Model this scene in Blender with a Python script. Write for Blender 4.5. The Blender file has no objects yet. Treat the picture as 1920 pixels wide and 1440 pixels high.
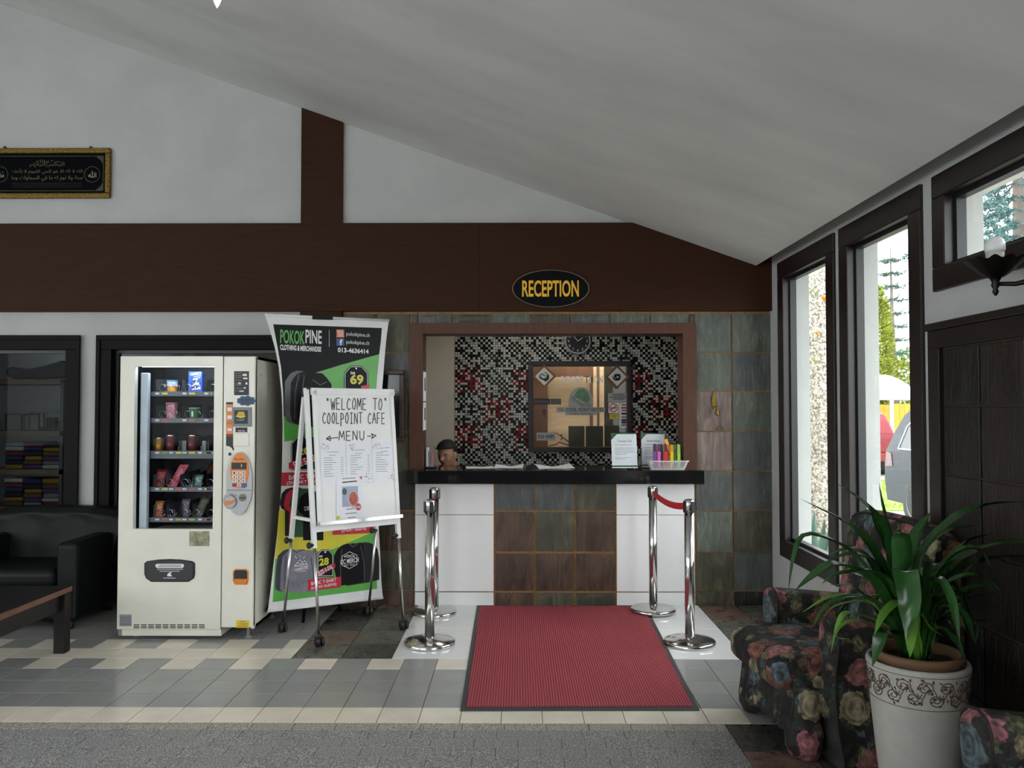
import bpy, bmesh, math, random
from mathutils import Vector, Matrix
random.seed(7)
S = bpy.context.scene
COL = S.collection

# ------------------------------------------------------------------ camera, sky, exposure
F, CAM_H = 1540.0, 1.525                      # focal length in pixels of the 1920x1440 frame, eye height
PITCH, YAW = math.atan(46 / F), math.atan(11 / F)
cd = bpy.data.cameras.new('camera')
cd.sensor_width = 36.0
cd.lens = 36.0 * F / 1920.0
cd.clip_start, cd.clip_end = 0.05, 400
cam = bpy.data.objects.new('camera', cd)
cam.location = (0, 0, CAM_H)
cam.rotation_euler = (math.pi / 2 + PITCH, 0, YAW)
COL.objects.link(cam)
S.camera = cam

W = bpy.data.worlds.new('overcast_sky')
S.world = W
W.use_nodes = True
_bg = W.node_tree.nodes['Background']
_bg.inputs['Color'].default_value = (0.93, 0.97, 1.0, 1)
_bg.inputs['Strength'].default_value = 4.3
S.view_settings.view_transform = 'Standard'
S.view_settings.look = 'None'
S.view_settings.gamma = 1.0
S.view_settings.use_curve_mapping = False
S.view_settings.exposure = 0.65
try:
    S.cycles.use_denoising = True
    S.cycles.max_bounces = 8
    S.cycles.diffuse_bounces = 4
    S.cycles.adaptive_threshold = 0.05
    S.cycles.transparent_max_bounces = 24
    S.cycles.sample_clamp_indirect = 8.0
except Exception:
    pass

# ------------------------------------------------------------------ room constants (metres)
YW = 6.42        # face of the back wall
YB = 6.37        # face of the brown beam
XR = 1.975       # inner face of the right wall
SLOPE = 0.354    # ceiling pitch
CX, CZ = 1.853, 2.636   # lower edge of the sloping ceiling
def ceil_z(x): return CZ + SLOPE * (CX - x)

# ------------------------------------------------------------------ where a sight line meets a real surface
_R = cam.rotation_euler.to_matrix()
_C = Vector((0, 0, CAM_H))
def ray(x, y): return _R @ Vector(((x - 960) / F, -(y - 720) / F, -1.0))
def atY(x, y, Y):
    r = ray(x, y); return _C + r * (Y / r.y)
def atX(x, y, X):
    r = ray(x, y); return _C + r * (X / r.x)
def atZ(x, y, Z=0.0):
    r = ray(x, y); return _C + r * ((Z - CAM_H) / r.z)

class Plane:
    """a real flat surface: origin o, u to the right, v up, n towards the viewer"""
    def __init__(s, o, u, v):
        s.o, s.u, s.v = Vector(o), Vector(u).normalized(), Vector(v).normalized()
        s.n = s.u.cross(s.v).normalized()
        s.v = s.n.cross(s.u).normalized()
    def uv(s, x, y):
        r = ray(x, y); t = (s.o - _C).dot(s.n) / r.dot(s.n)
        d = _C + r * t - s.o
        return d.dot(s.u), d.dot(s.v)
    def at(s, a, b, k=0.0): return s.o + s.u * a + s.v * b + s.n * k
def wall_plane(Y): return Plane((0, Y, 0), (1, 0, 0), (0, 0, 1))

# ------------------------------------------------------------------ materials
MATS = {}
def _n(nt, t, **kw):
    n = nt.nodes.new(t)
    for k, v in kw.items(): setattr(n, k, v)
    return n
def rgba(c): return (c[0], c[1], c[2], 1.0)
def srgb(r, g, b):
    f = lambda v: (v / 255 / 12.92) if v / 255 <= 0.04045 else ((v / 255 + 0.055) / 1.055) ** 2.4
    return (f(r), f(g), f(b))
def base_mat(name):
    m = bpy.data.materials.new(name); m.use_nodes = True
    nt = m.node_tree
    return m, nt, nt.nodes['Principled BSDF']
def coords(nt, stretch=(1, 1, 1), rnd=False, kind='Object'):
    tc = _n(nt, 'ShaderNodeTexCoord')
    mp = _n(nt, 'ShaderNodeMapping')
    mp.inputs['Scale'].default_value = stretch
    src = tc.outputs[kind]
    if rnd:
        oi = _n(nt, 'ShaderNodeObjectInfo')
        mu = _n(nt, 'ShaderNodeMath', operation='MULTIPLY'); mu.inputs[1].default_value = 57.0
        nt.links.new(oi.outputs['Random'], mu.inputs[0])
        ad = _n(nt, 'ShaderNodeVectorMath', operation='ADD')
        nt.links.new(src, ad.inputs[0]); nt.links.new(mu.outputs[0], ad.inputs[1])
        src = ad.outputs[0]
    nt.links.new(src, mp.inputs['Vector'])
    return mp.outputs[0]
def noise(nt, vec, scale, detail=4, rough=0.6, dist=0.0):
    n = _n(nt, 'ShaderNodeTexNoise')
    n.inputs['Scale'].default_value = scale; n.inputs['Detail'].default_value = detail
    n.inputs['Roughness'].default_value = rough; n.inputs['Distortion'].default_value = dist
    nt.links.new(vec, n.inputs['Vector'])
    return n
def ramp(nt, fac, stops, interp='LINEAR'):
    r = _n(nt, 'ShaderNodeValToRGB'); r.color_ramp.interpolation = interp
    e = r.color_ramp.elements
    while len(e) < len(stops): e.new(0.5)
    for i, (p, c) in enumerate(stops):
        e[i].position = p; e[i].color = rgba(c)
    nt.links.new(fac, r.inputs['Fac'])
    return r
def mixc(nt, fac, a, b, blend='MIX'):
    m = _n(nt, 'ShaderNodeMix', data_type='RGBA', blend_type=blend)
    for s, v in ((m.inputs[0], fac), (m.inputs[6], a), (m.inputs[7], b)):
        if isinstance(v, (int, float)): s.default_value = v
        elif isinstance(v, tuple): s.default_value = rgba(v)
        else: nt.links.new(v, s)
    return m.outputs[2]
def bump(nt, b, height, strength, dist=0.01):
    bp = _n(nt, 'ShaderNodeBump')
    bp.inputs['Strength'].default_value = strength; bp.inputs['Distance'].default_value = dist
    nt.links.new(height, bp.inputs['Height']); nt.links.new(bp.outputs[0], b.inputs['Normal'])
def mat(name, col, rough=0.5, metal=0.0, var=0.06, vs=6.0, bmp=0.0, bs=60.0, col2=None, stretch=(1, 1, 1), rnd=0.0, coat=0.0, spec=0.5, lo=0.35, hi=0.7):
    if name in MATS: return MATS[name]
    m, nt, b = base_mat(name)
    b.inputs['Roughness'].default_value = rough; b.inputs['Metallic'].default_value = metal
    b.inputs['Coat Weight'].default_value = coat; b.inputs['Coat Roughness'].default_value = 0.05
    b.inputs['Specular IOR Level'].default_value = spec
    vec = coords(nt, stretch, rnd > 0)
    nz = noise(nt, vec, vs)
    c2 = col2 if col2 else tuple(max(0, v * (1 - 3 * var)) for v in col)
    c = ramp(nt, nz.outputs['Fac'], [(lo, c2), (hi, col)]).outputs[0]
    if rnd > 0:
        oi = _n(nt, 'ShaderNodeObjectInfo')
        hs = _n(nt, 'ShaderNodeHueSaturation')
        mr = _n(nt, 'ShaderNodeMapRange')
        mr.inputs['To Min'].default_value = 1 - rnd; mr.inputs['To Max'].default_value = 1 + rnd
        nt.links.new(oi.outputs['Random'], mr.inputs['Value'])
        nt.links.new(mr.outputs[0], hs.inputs['Value']); nt.links.new(c, hs.inputs['Color'])
        c = hs.outputs[0]
    nt.links.new(c, b.inputs['Base Color'])
    if bmp > 0:
        bump(nt, b, noise(nt, vec, bs, 6).outputs['Fac'], bmp)
    MATS[name] = m
    return m
def emis_mat(name, col, strength):
    if name in MATS: return MATS[name]
    m, nt, b = base_mat(name)
    b.inputs['Base Color'].default_value = rgba(col)
    b.inputs['Emission Color'].default_value = rgba(col); b.inputs['Emission Strength'].default_value = strength
    MATS[name] = m
    return m
def glass_mat(name, tint=(1, 1, 1), refl=0.08, rough=0.0):
    if name in MATS: return MATS[name]
    m = bpy.data.materials.new(name); m.use_nodes = True
    nt = m.node_tree; nt.nodes.clear()
    out = _n(nt, 'ShaderNodeOutputMaterial'); tr = _n(nt, 'ShaderNodeBsdfTransparent'); gl = _n(nt, 'ShaderNodeBsdfGlossy')
    mx = _n(nt, 'ShaderNodeMixShader'); lw = _n(nt, 'ShaderNodeLayerWeight'); lw.inputs['Blend'].default_value = 0.5
    tr.inputs['Color'].default_value = rgba(tint); gl.inputs['Roughness'].default_value = rough
    pw = _n(nt, 'ShaderNodeMath', operation='POWER'); pw.inputs[1].default_value = 5.0
    ad = _n(nt, 'ShaderNodeMath', operation='MULTIPLY_ADD'); ad.inputs[1].default_value = 0.6 - refl; ad.inputs[2].default_value = refl
    ad.use_clamp = True
    nt.links.new(lw.outputs['Facing'], pw.inputs[0]); nt.links.new(pw.outputs[0], ad.inputs[0]); nt.links.new(ad.outputs[0], mx.inputs[0])
    nt.links.new(tr.outputs[0], mx.inputs[1]); nt.links.new(gl.outputs[0], mx.inputs[2])
    nt.links.new(mx.outputs[0], out.inputs['Surface'])
    MATS[name] = m
    return m

# ------------------------------------------------------------------ mesh builder
class MB:
    def __init__(s): s.v, s.f, s.m, s.sm = [], [], [], []
    def add(s, vs, fs, mi=0, smooth=False):
        k = len(s.v); s.v += [tuple(v) for v in vs]
        for f in fs:
            s.f.append([k + i for i in f]); s.m.append(mi); s.sm.append(smooth)
        return s
    def box(s, x0, x1, y0, y1, z0, z1, mi=0):
        vs = [(x, y, z) for z in (z0, z1) for y in (y0, y1) for x in (x0, x1)]
        return s.add(vs, [(0, 2, 3, 1), (4, 5, 7, 6), (0, 1, 5, 4), (2, 6, 7, 3), (0, 4, 6, 2), (1, 3, 7, 5)], mi)
    def hexa(s, p, mi=0):
        """8 points: bottom ring of 4, then top ring of 4"""
        return s.add(p, [(3, 2, 1, 0), (4, 5, 6, 7), (0, 1, 5, 4), (1, 2, 6, 5), (2, 3, 7, 6), (3, 0, 4, 7)], mi)
    def lathe(s, prof, c=(0, 0, 0), n=24, mi=0, ax='z', caps=True, smooth=True):
        def pt(r, h, a):
            x, y = r * math.cos(a), r * math.sin(a)
            p = (x, y, h) if ax == 'z' else ((x, h, y) if ax == 'y' else (h, x, y))
            return (p[0] + c[0], p[1] + c[1], p[2] + c[2])
        vs, fs = [], []
        for r, h in prof:
            for i in range(n): vs.append(pt(max(r, 1e-5), h, 2 * math.pi * i / n))
        for j in range(len(prof) - 1):
            for i in range(n):
                a, b = j * n + i, j * n + (i + 1) % n
                fs.append((a, b, b + n, a + n) if ax != 'y' else (a, a + n, b + n, b))
        s.add(vs, fs, mi, smooth)
        if caps:
            k = len(s.v) - len(vs)
            s.f.append([k + i for i in range(n)][::-1]); s.m.append(mi); s.sm.append(False)
            s.f.append([k + (len(prof) - 1) * n + i for i in range(n)]); s.m.append(mi); s.sm.append(False)
        return s
    def tube(s, pts, r, n=8, mi=0, caps=True, smooth=True):
        pts = [Vector(p) for p in pts]
        rs = r if isinstance(r, (list, tuple)) else [r] * len(pts)
        vs, fs = [], []
        up = Vector((0, 0, 1))
        prev = None
        for i, p in enumerate(pts):
            d = (pts[min(i + 1, len(pts) - 1)] - pts[max(i - 1, 0)])
            d = d.normalized() if d.length > 1e-9 else Vector((0, 0, 1))
            if prev is None:
                a = d.cross(up if abs(d.dot(up)) < 0.95 else Vector((1, 0, 0))).normalized()
            else:
                a = (prev - d * prev.dot(d))
                a = a.normalized() if a.length > 1e-6 else d.orthogonal().normalized()
            prev = a; b = d.cross(a)
            for k in range(n):
                t = 2 * math.pi * k / n
                vs.append(p + (a * math.cos(t) + b * math.sin(t)) * rs[i])
        for j in range(len(pts) - 1):
            for k in range(n):
                q, w = j * n + k, j * n + (k + 1) % n
                fs.append((q, w, w + n, q + n))
        if caps:
            fs.append(tuple(range(n))[::-1]); fs.append(tuple((len(pts) - 1) * n + k for k in range(n)))
        return s.add(vs, fs, mi, smooth)
    def bar(s, a, b, w, h, up=(0, 0, 1), mi=0):
        """rectangular bar from a to b: w across, h along up"""
        a, b, up = Vector(a), Vector(b), Vector(up)
        d = (b - a).normalized(); x = d.cross(up).normalized() * w / 2; z = x.cross(d).normalized() * h / 2
        return s.hexa([a - x - z, a + x - z, a + x + z, a - x + z, b - x - z, b + x - z, b + x + z, b - x + z], mi)
    def prism(s, pts, d, mi=0):
        """planar polygon pts (3D) pushed by vector d"""
        d = Vector(d); n = len(pts); P = [Vector(p) for p in pts]
        vs = P + [p + d for p in P]
        fs = [tuple(range(n))[::-1], tuple(range(n, 2 * n))] + [(i, (i + 1) % n, n + (i + 1) % n, n + i) for i in range(n)]
        return s.add(vs, fs, mi)
    def grid(s, fn, nu, nv, mi=0, smooth=True, wrap=False):
        vs = [fn(i / nu, j / nv) for j in range(nv + 1) for i in range(nu + (0 if wrap else 1))]
        w = nu if wrap else nu + 1
        fs = []
        for j in range(nv):
            for i in range(nu):
                a, b = j * w + i, j * w + (i + 1) % w
                fs.append((a, b, b + w, a + w))
        return s.add(vs, fs, mi, smooth)
    def ellipsoid(s, c, r, n=16, m=10, mi=0):
        def fn(u, v):
            t, p = 2 * math.pi * u, math.pi * (v - 0.5)
            return (c[0] + r[0] * math.cos(t) * math.cos(p), c[1] + r[1] * math.sin(t) * math.cos(p), c[2] + r[2] * math.sin(p))
        return s.grid(fn, n, m, mi, True, True)

MW = {}
def mw(o): return MW.get(o.name, Matrix.Identity(4))
def obj(name, mb, m=None, parent=None, world=False, bevel=0.0, seg=2, fix=False, kind=None):
    """one mesh object; coordinates are local to the parent thing unless world=True"""
    me = bpy.data.meshes.new(name)
    vs = mb.v
    if world and parent is not None:
        inv = mw(parent).inverted(); vs = [inv @ Vector(v) for v in vs]
    me.from_pydata([tuple(v) for v in vs], [], mb.f)
    ms = m if isinstance(m, (list, tuple)) else [m]
    for x in ms:
        if x: me.materials.append(x)
    me.polygons.foreach_set('material_index', mb.m)
    me.polygons.foreach_set('use_smooth', mb.sm)
    if fix:
        bm = bmesh.new(); bm.from_mesh(me); bmesh.ops.recalc_face_normals(bm, faces=bm.faces); bm.to_mesh(me); bm.free()
    me.update()
    o = bpy.data.objects.new(name, me); COL.objects.link(o)
    if parent is not None:
        o.parent = parent; MW[o.name] = mw(parent)
    if bevel > 0:
        md = o.modifiers.new('bevel', 'BEVEL'); md.width = bevel; md.segments = seg; md.limit_method = 'ANGLE'; md.angle_limit = 0.6
        md.harden_normals = False
    if kind: o['kind'] = kind
    return o
def thing(name, label, cat, loc=(0, 0, 0), rz=0.0, group=None):
    o = bpy.data.objects.new(name, None); COL.objects.link(o)
    o.empty_display_size = 0.1
    o.location = loc; o.rotation_euler = (0, 0, rz)
    MW[o.name] = Matrix.Translation(Vector(loc)) @ Matrix.Rotation(rz, 4, 'Z')
    return tag(o, label, cat, group)
def tag(o, label, cat, group=None):
    o['label'] = label; o['category'] = cat
    if group: o['group'] = group
    return o
def top(name, mb, m, label, cat, loc=(0, 0, 0), rz=0.0, group=None, **kw):
    """a thing that is one mesh, coordinates local to loc"""
    o = obj(name, mb, m, None, **kw)
    o.location = loc; o.rotation_euler = (0, 0, rz)
    MW[o.name] = Matrix.Translation(Vector(loc)) @ Matrix.Rotation(rz, 4, 'Z')
    return tag(o, label, cat, group)
def struct(name, mb, m, **kw):
    return obj(name, mb, m, None, kind='structure', **kw)
def copy_thing(o, loc=None, rz=None, label=None, parent=None):
    c = o.copy(); COL.objects.link(c)
    if parent is not None: c.parent = parent
    if loc is not None: c.location = loc
    if rz is not None: c.rotation_euler = (0, 0, rz)
    if label: c['label'] = label
    for ch in [x for x in bpy.data.objects if x.parent == o]: copy_thing(ch, parent=c)
    if parent is None: MW[c.name] = Matrix.Translation(c.location) @ Matrix.Rotation(c.rotation_euler.z, 4, 'Z')
    return c

# ------------------------------------------------------------------ flat print: lettering and patches on a plane
def text_mesh(s, bold=0.0, spacing=1.0):
    cu = bpy.data.curves.new('t', 'FONT'); cu.body = s; cu.fill_mode = 'FRONT'; cu.resolution_u = 3
    cu.offset = bold; cu.space_character = spacing
    o = bpy.data.objects.new('t', cu); COL.objects.link(o)
    dg = bpy.context.evaluated_depsgraph_get()
    me = bpy.data.meshes.new_from_object(o.evaluated_get(dg))
    vs = [tuple(v.co) for v in me.vertices]; fs = [tuple(p.vertices) for p in me.polygons]
    bpy.data.objects.remove(o); bpy.data.curves.remove(cu); bpy.data.meshes.remove(me)
    return vs, fs
def text_uv(s, pl, a0, b0, a1, b1, m, parent, k=0.001, bold=0.0, spacing=1.0, shear=0.0, rot=0.0, name='lettering', flip=False):
    """lettering fitted into the box a0..a1 x b0..b1 of the plane"""
    vs, fs = text_mesh(s, bold, spacing)
    if not vs: return None
    x0, x1 = min(v[0] for v in vs), max(v[0] for v in vs); y0, y1 = min(v[1] for v in vs), max(v[1] for v in vs)
    mb = MB(); P = []
    for v in vs:
        p, q = (v[0] - x0) / (x1 - x0 or 1) - 0.5, (v[1] - y0) / (y1 - y0 or 1) - 0.5
        p, q = p * (a1 - a0), q * (b1 - b0)
        p += q * shear
        p, q = p * math.cos(rot) - q * math.sin(rot), p * math.sin(rot) + q * math.cos(rot)
        P.append(pl.at((a0 + a1) / 2 + p, (b0 + b1) / 2 + q, k))
    mb.add(P, fs)
    return obj(name, mb, m, parent, world=True)
def text(s, pl, px, m, parent, **kw):
    """px: box x0,y0,x1,y1 measured on the plane along sight lines"""
    xm, ym = (px[0] + px[2]) / 2, (px[1] + px[3]) / 2
    a0, a1, b1, b0 = pl.uv(px[0], ym)[0], pl.uv(px[2], ym)[0], pl.uv(xm, px[1])[1], pl.uv(xm, px[3])[1]
    return text_uv(s, pl, a0, b0, a1, b1, m, parent, **kw)
def poly(pl, pts, m, parent, k=0.0006, name='patch', thick=0.0):
    P = [pl.at(*pl.uv(*p), k) for p in pts]
    return poly3(P, pl.n, m, parent, name, thick)
def poly_uv(pl, pts, m, parent, k=0.0006, name='patch', thick=0.0):
    return poly3([pl.at(a, b, k) for a, b in pts], pl.n, m, parent, name, thick)
def poly3(P, n, m, parent, name, thick=0.0):
    mb = MB()
    if thick > 0:
        mb.prism(P, n * thick)
        return obj(name, mb, m, parent, world=True, fix=True)
    mb.add(P, [tuple(range(len(P)))])
    return obj(name, mb, m, parent, world=True)
def rect(pl, x0, y0, x1, y1, m, parent, k=0.0006, name='patch', thick=0.0):
    return poly(pl, [(x0, y1), (x1, y1), (x1, y0), (x0, y0)], m, parent, k, name, thick)
def disc_uv(pl, a, b, ra, rb, m, parent, k=0.0006, name='patch', thick=0.0, n=28):
    return poly_uv(pl, [(a + ra * math.cos(2 * math.pi * i / n), b + rb * math.sin(2 * math.pi * i / n)) for i in range(n)], m, parent, k, name, thick)
def strokes(pl, lines, w, m, parent, k=0.001, name='drawing', uvs=False):
    """flat pen strokes, each a polyline of pixel (or u,v) points"""
    mb = MB()
    for L in lines:
        Q = [Vector(p if uvs else pl.uv(*p)) for p in L]
        for a, b in zip(Q[:-1], Q[1:]):
            d = b - a
            if d.length < 1e-7: continue
            d.normalize(); o = Vector((-d.y, d.x)) * w / 2; e = d * w * 0.3
            mb.add([pl.at(*(a - o - e), k), pl.at(*(b - o + e), k), pl.at(*(b + o + e), k), pl.at(*(a + o - e), k)], [(0, 1, 2, 3)])
    return obj(name, mb, m, parent, world=True)
# ================================================================== THE SETTING
PLASTER = mat('white_plaster', (0.475, 0.485, 0.47), 0.75, var=0.03, vs=3, bmp=0.25, bs=22)
CEIL = mat('ceiling_paint', (0.62, 0.62, 0.59), 0.7, var=0.06, vs=1.2, bmp=0.06, bs=30, stretch=(0.5, 1.6, 1), lo=0.25, hi=0.6)
WOOD_D = mat('dark_brown_wood', srgb(60, 36, 23), 0.6, spec=0.12, var=0.1, vs=5, stretch=(1, 8, 18), bmp=0.03, bs=20)
WOOD_M = mat('reddish_brown_wood', srgb(92, 60, 46), 0.5, spec=0.3, var=0.08, vs=6, stretch=(6, 6, 1.0))
FRAME_D = mat('window_frame_wood', srgb(38, 30, 28), 0.35, var=0.1, vs=10)
BLACKISH = mat('black_rebate', (0.012, 0.012, 0.014), 0.4)
MORTAR = mat('orange_grout', srgb(160, 124, 80), 0.85, var=0.12, vs=30, bmp=0.3, bs=120)
FGROUT = mat('dark_floor_grout', srgb(82, 78, 70), 0.8, var=0.1, vs=30)
WHITE_TILE = mat('glossy_white_tile', (0.88, 0.88, 0.87), 0.10, var=0.01, rnd=0.01)
GLASS = glass_mat('window_glass', (0.96, 0.98, 0.97), 0.05)
BLACK_GRANITE = None
def slate_mat(name, a, b, c, rough=0.45):
    """cleft natural slate: streaks along the cleavage and a ridged surface"""
    m, nt, p = base_mat(name)
    v = coords(nt, (7, 7, 1.6), True)
    n1 = noise(nt, v, 2.2, 6, 0.65, 1.2)
    col = ramp(nt, n1.outputs['Fac'], [(0.28, a), (0.5, b), (0.72, c)]).outputs[0]
    v2 = coords(nt, (1, 1, 1), True)
    n2 = noise(nt, v2, 5, 3, 0.5)
    col = mixc(nt, ramp(nt, n2.outputs['Fac'], [(0.42, (0, 0, 0)), (0.7, (0.55, 0.55, 0.55))]).outputs[0], col, a)
    nt.links.new(col, p.inputs['Base Color'])
    r = ramp(nt, n1.outputs['Fac'], [(0.3, (rough - 0.1,) * 3), (0.7, (rough + 0.15,) * 3)])
    nt.links.new(r.outputs[0], p.inputs['Roughness'])
    n3 = noise(nt, coords(nt, (9, 9, 2.0), True), 1.3, 8, 0.6, 2.0)
    bump(nt, p, n3.outputs['Fac'], 0.55, 0.02)
    MATS[name] = m
    return m
SL_GREEN = slate_mat('slate_green', srgb(66, 72, 66), srgb(92, 98, 88), srgb(126, 130, 112))
SL_GREY = slate_mat('slate_grey', srgb(58, 62, 62), srgb(82, 86, 84), srgb(108, 112, 106))
SL_BROWN = slate_mat('slate_brown', srgb(50, 38, 30), srgb(80, 60, 46), srgb(112, 88, 66))
SL_PURPLE = slate_mat('slate_purple', srgb(84, 70, 66), srgb(124, 106, 98), srgb(158, 138, 124))
SL_OLIVE = slate_mat('slate_olive', srgb(48, 46, 36), srgb(74, 72, 56), srgb(106, 100, 78))
SL_DARK = slate_mat('slate_dark', srgb(20, 19, 18), srgb(32, 31, 29), srgb(46, 43, 40), 0.4)
SL_DARKB = slate_mat('slate_dark_brown', srgb(24, 18, 16), srgb(38, 28, 25), srgb(54, 42, 38), 0.4)

def px_x(x, Y=YW): return atY(x, 766, Y).x
def px_z(y, Y=YW, x=1000): return atY(x, y, Y).z

# ---- ceiling: slope down to the right, ridge to the left, soffit strip closing to the right wall
mb = MB()
RX = -4.7; T = 0.14
def cz(x): return ceil_z(x) if x >= RX else ceil_z(RX) - SLOPE * (RX - x)
prof = [(CX, cz(CX)), (RX, cz(RX)), (-8.2, cz(-8.2)), (-8.2, cz(-8.2) + T), (RX, cz(RX) + T), (CX - 0.02, cz(CX) + T)]
mb.prism([(x, -3.4, z) for x, z in prof], (0, 10.2, 0))
mb.box(CX - 0.03, 2.7, -3.4, 6.8, CZ + 0.13, CZ + 0.25)
struct('ceiling', mb, CEIL, fix=True)

# ---- back wall: plaster gable, slate zone, plaster zone with two doorways
DR1 = px_x(147); DL2 = px_x(183); DTOP = px_z(630)
POST0, POST1 = px_x(563), px_x(641)
OX0, OX1, OZ1 = px_x(768), px_x(1305), px_z(606)
CTZ = atY(1000, 882, 6.30).z; CTB = atY(1000, 908, 6.30).z
mb = MB()
mb.prism([(-8.0, YW, 2.9), (CX + 0.02, YW, 2.9), (CX + 0.02, YW, cz(CX + 0.02) + 0.05), (RX, YW, cz(RX) + 0.05), (-8.0, YW, cz(-8.0) + 0.05)], (0, 0.2, 0))
ZB = 2.30
Yl = 6.44
mb.box(-8.0, -5.25, Yl, 6.64, 0, ZB)
mb.box(-5.25, DR1, Yl, 6.64, DTOP, ZB)
mb.box(DR1, DL2, Yl, 6.64, 0, ZB)
mb.box(DL2, POST0, Yl, 6.64, DTOP, ZB)
back = struct('wall_back', mb, PLASTER, fix=True)
mb = MB()
Ym = YW + 0.012
mb.box(POST1, OX0 + 0.05, Ym, 6.62, 0, ZB)
mb.box(OX1 - 0.05, XR + 0.02, Ym, 6.62, 0, ZB)
mb.box(OX0 + 0.05, OX1 - 0.05, Ym, 6.62, OZ1 - 0.05, ZB)
mb.box(OX0 + 0.05, OX1 - 0.05, Ym, 6.62, 0, CTB)
obj('grout_bed', mb, MORTAR, back)

def wall_tile(x0, x1, y0, y1, m, proud=None, name='slate_tile', parent=None):
    """one tile laid on the slate wall; edges given along sight lines in the wall face"""
    a, b, c, d = px_x(x0), px_x(x1), px_z(y1), px_z(y0)
    g = 0.005 if proud is None else 0.0015
    pr = random.uniform(0.0, 0.006) if proud is None else proud
    mb = MB()
    q = lambda: random.uniform(-0.002, 0.002) if proud is None else 0
    yb, yf = YW + 0.02, YW - pr
    # front face is a slightly uneven 3x3 patch
    def fn(u, v):
        e = 0.004 if (u in (0, 1) or v in (0, 1)) and proud is None else 0
        return (a + g + (b - a - 2 * g) * u, yf + e + q() * 0.8, c + g + (d - c - 2 * g) * v)
    mb.grid(fn, 3, 3, smooth=False)
    n = len(mb.v)
    ring = [0, 1, 2, 3, 7, 11, 15, 14, 13, 12, 8, 4]
    for i in ring: mb.v.append((mb.v[i][0], yb, mb.v[i][2]))
    for i in range(12):
        j = (i + 1) % 12
        mb.f.append([ring[j], ring[i], n + i, n + j]); mb.m.append(0); mb.sm.append(False)
    return obj(name, mb, m, parent or back)
ROWS = [588, 661, 734, 809, 883, 958, 1035, 1108, 1136]
G, Gy, B, P, O, D = SL_GREEN, SL_GREY, SL_BROWN, SL_PURPLE, SL_OLIVE, SL_DARK
for k, (mA, mB_) in enumerate([(G, G), (G, Gy), (P, G), (P, Gy), (Gy, Gy), (G, O), (O, Gy), (O, D)]):
    wall_tile(1303, 1372, ROWS[k], ROWS[k + 1], mA)
    wall_tile(1373, 1447, ROWS[k], ROWS[k + 1], mB_)
for k, (mA, mB_) in enumerate([(O, O), (Gy, O), (O, D), (O, O), (D, O), (B, B), (O, O), (B, B)]):
    x1 = 768 if k < 4 else 778
    wall_tile(705, x1, ROWS[k], ROWS[k + 1], mA)
    wall_tile(642, 704, ROWS[k], ROWS[k + 1], mB_)
for k, (m1, m2, m3) in enumerate([(Gy, Gy, O), (B, O, B), (B, B, B), (B, O, O)]):
    y0, y1 = [(905, 958), (959, 1035), (1037, 1109), (1111, 1136)][k]
    for (x0, x1), m_ in zip([(928, 1001), (1003, 1077), (1079, 1153)], (m1, m2, m3)): wall_tile(x0, x1, y0, y1, m_)
xs = [770, 783, 847, 922, 995.5, 1069, 1144, 1220, 1293, 1303]
for i in range(len(xs) - 1): wall_tile(xs[i], xs[i + 1], 588, 607, [O, Gy, O, G, O, Gy, G, G, O][i])
for x0, x1 in ((779, 926), (1155, 1301)):
    for y0, y1 in ((905, 965), (965.5, 1109), (1110.5, 1136)):
        wall_tile(x0, x1, y0, y1, WHITE_TILE, 0.002, 'white_tile')

# ---- brown beam and post
mb = MB(); mb.box(-8.0, px_x(898, YB), YB, 6.6, 2.285, 2.975)
trim1 = struct('trim_1', mb, WOOD_D)
mb = MB(); mb.box(px_x(898, YB) + 0.002, XR + 0.001, YB, 6.6, 2.285, 2.975)
obj('beam_board', mb, WOOD_D, trim1)
mb = MB(); mb.box(POST0, POST1, YB + 0.02, 6.6, 0, 2.285); mb.box(POST0, POST1, YB + 0.02, 6.6, 2.975, cz(POST0) + 0.05)
struct('trim_2', mb, WOOD_D)

# ---- reception opening: timber casing with mitred corners
mb = MB()
fw = 0.105; Yf = YW - 0.03
ix0, ix1, iz1 = OX0 + fw, OX1 - fw, OZ1 - fw * 0.8
def casing(pts, name):
    m_ = MB(); m_.prism([(x, Yf, z) for x, z in pts], (0, 0.24, 0)); return m_
m_ = casing([(OX0, OZ1), (OX1, OZ1), (ix1, iz1), (ix0, iz1)], 'head')
trim3 = struct('trim_3', m_, WOOD_M, fix=True)
obj('casing_side', casing([(OX0, CTZ), (OX0, OZ1), (ix0, iz1), (ix0, CTZ)], 's'), WOOD_M, trim3, fix=True)
obj('casing_side', casing([(OX1, CTZ), (OX1, OZ1), (ix1, iz1), (ix1, CTZ)], 's'), WOOD_M, trim3, fix=True)

# ---- reception counter top (black granite slab)
m, nt, p_ = base_mat('black_granite')
vv = coords(nt)
sp = noise(nt, vv, 260, 2, 0.5)
nt.links.new(ramp(nt, sp.outputs['Fac'], [(0.66, (0.008, 0.008, 0.009)), (0.72, (0.16, 0.16, 0.17))]).outputs[0], p_.inputs['Base Color'])
p_.inputs['Roughness'].default_value = 0.08
BLACK_GRANITE = m
mb = MB(); mb.box(px_x(765, 6.3), px_x(1321, 6.3), 6.30, 6.93, CTB, CTZ)
top('counter_slab', mb, BLACK_GRANITE, 'long polished black granite slab on the reception counter', 'counter', bevel=0.006)

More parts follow.
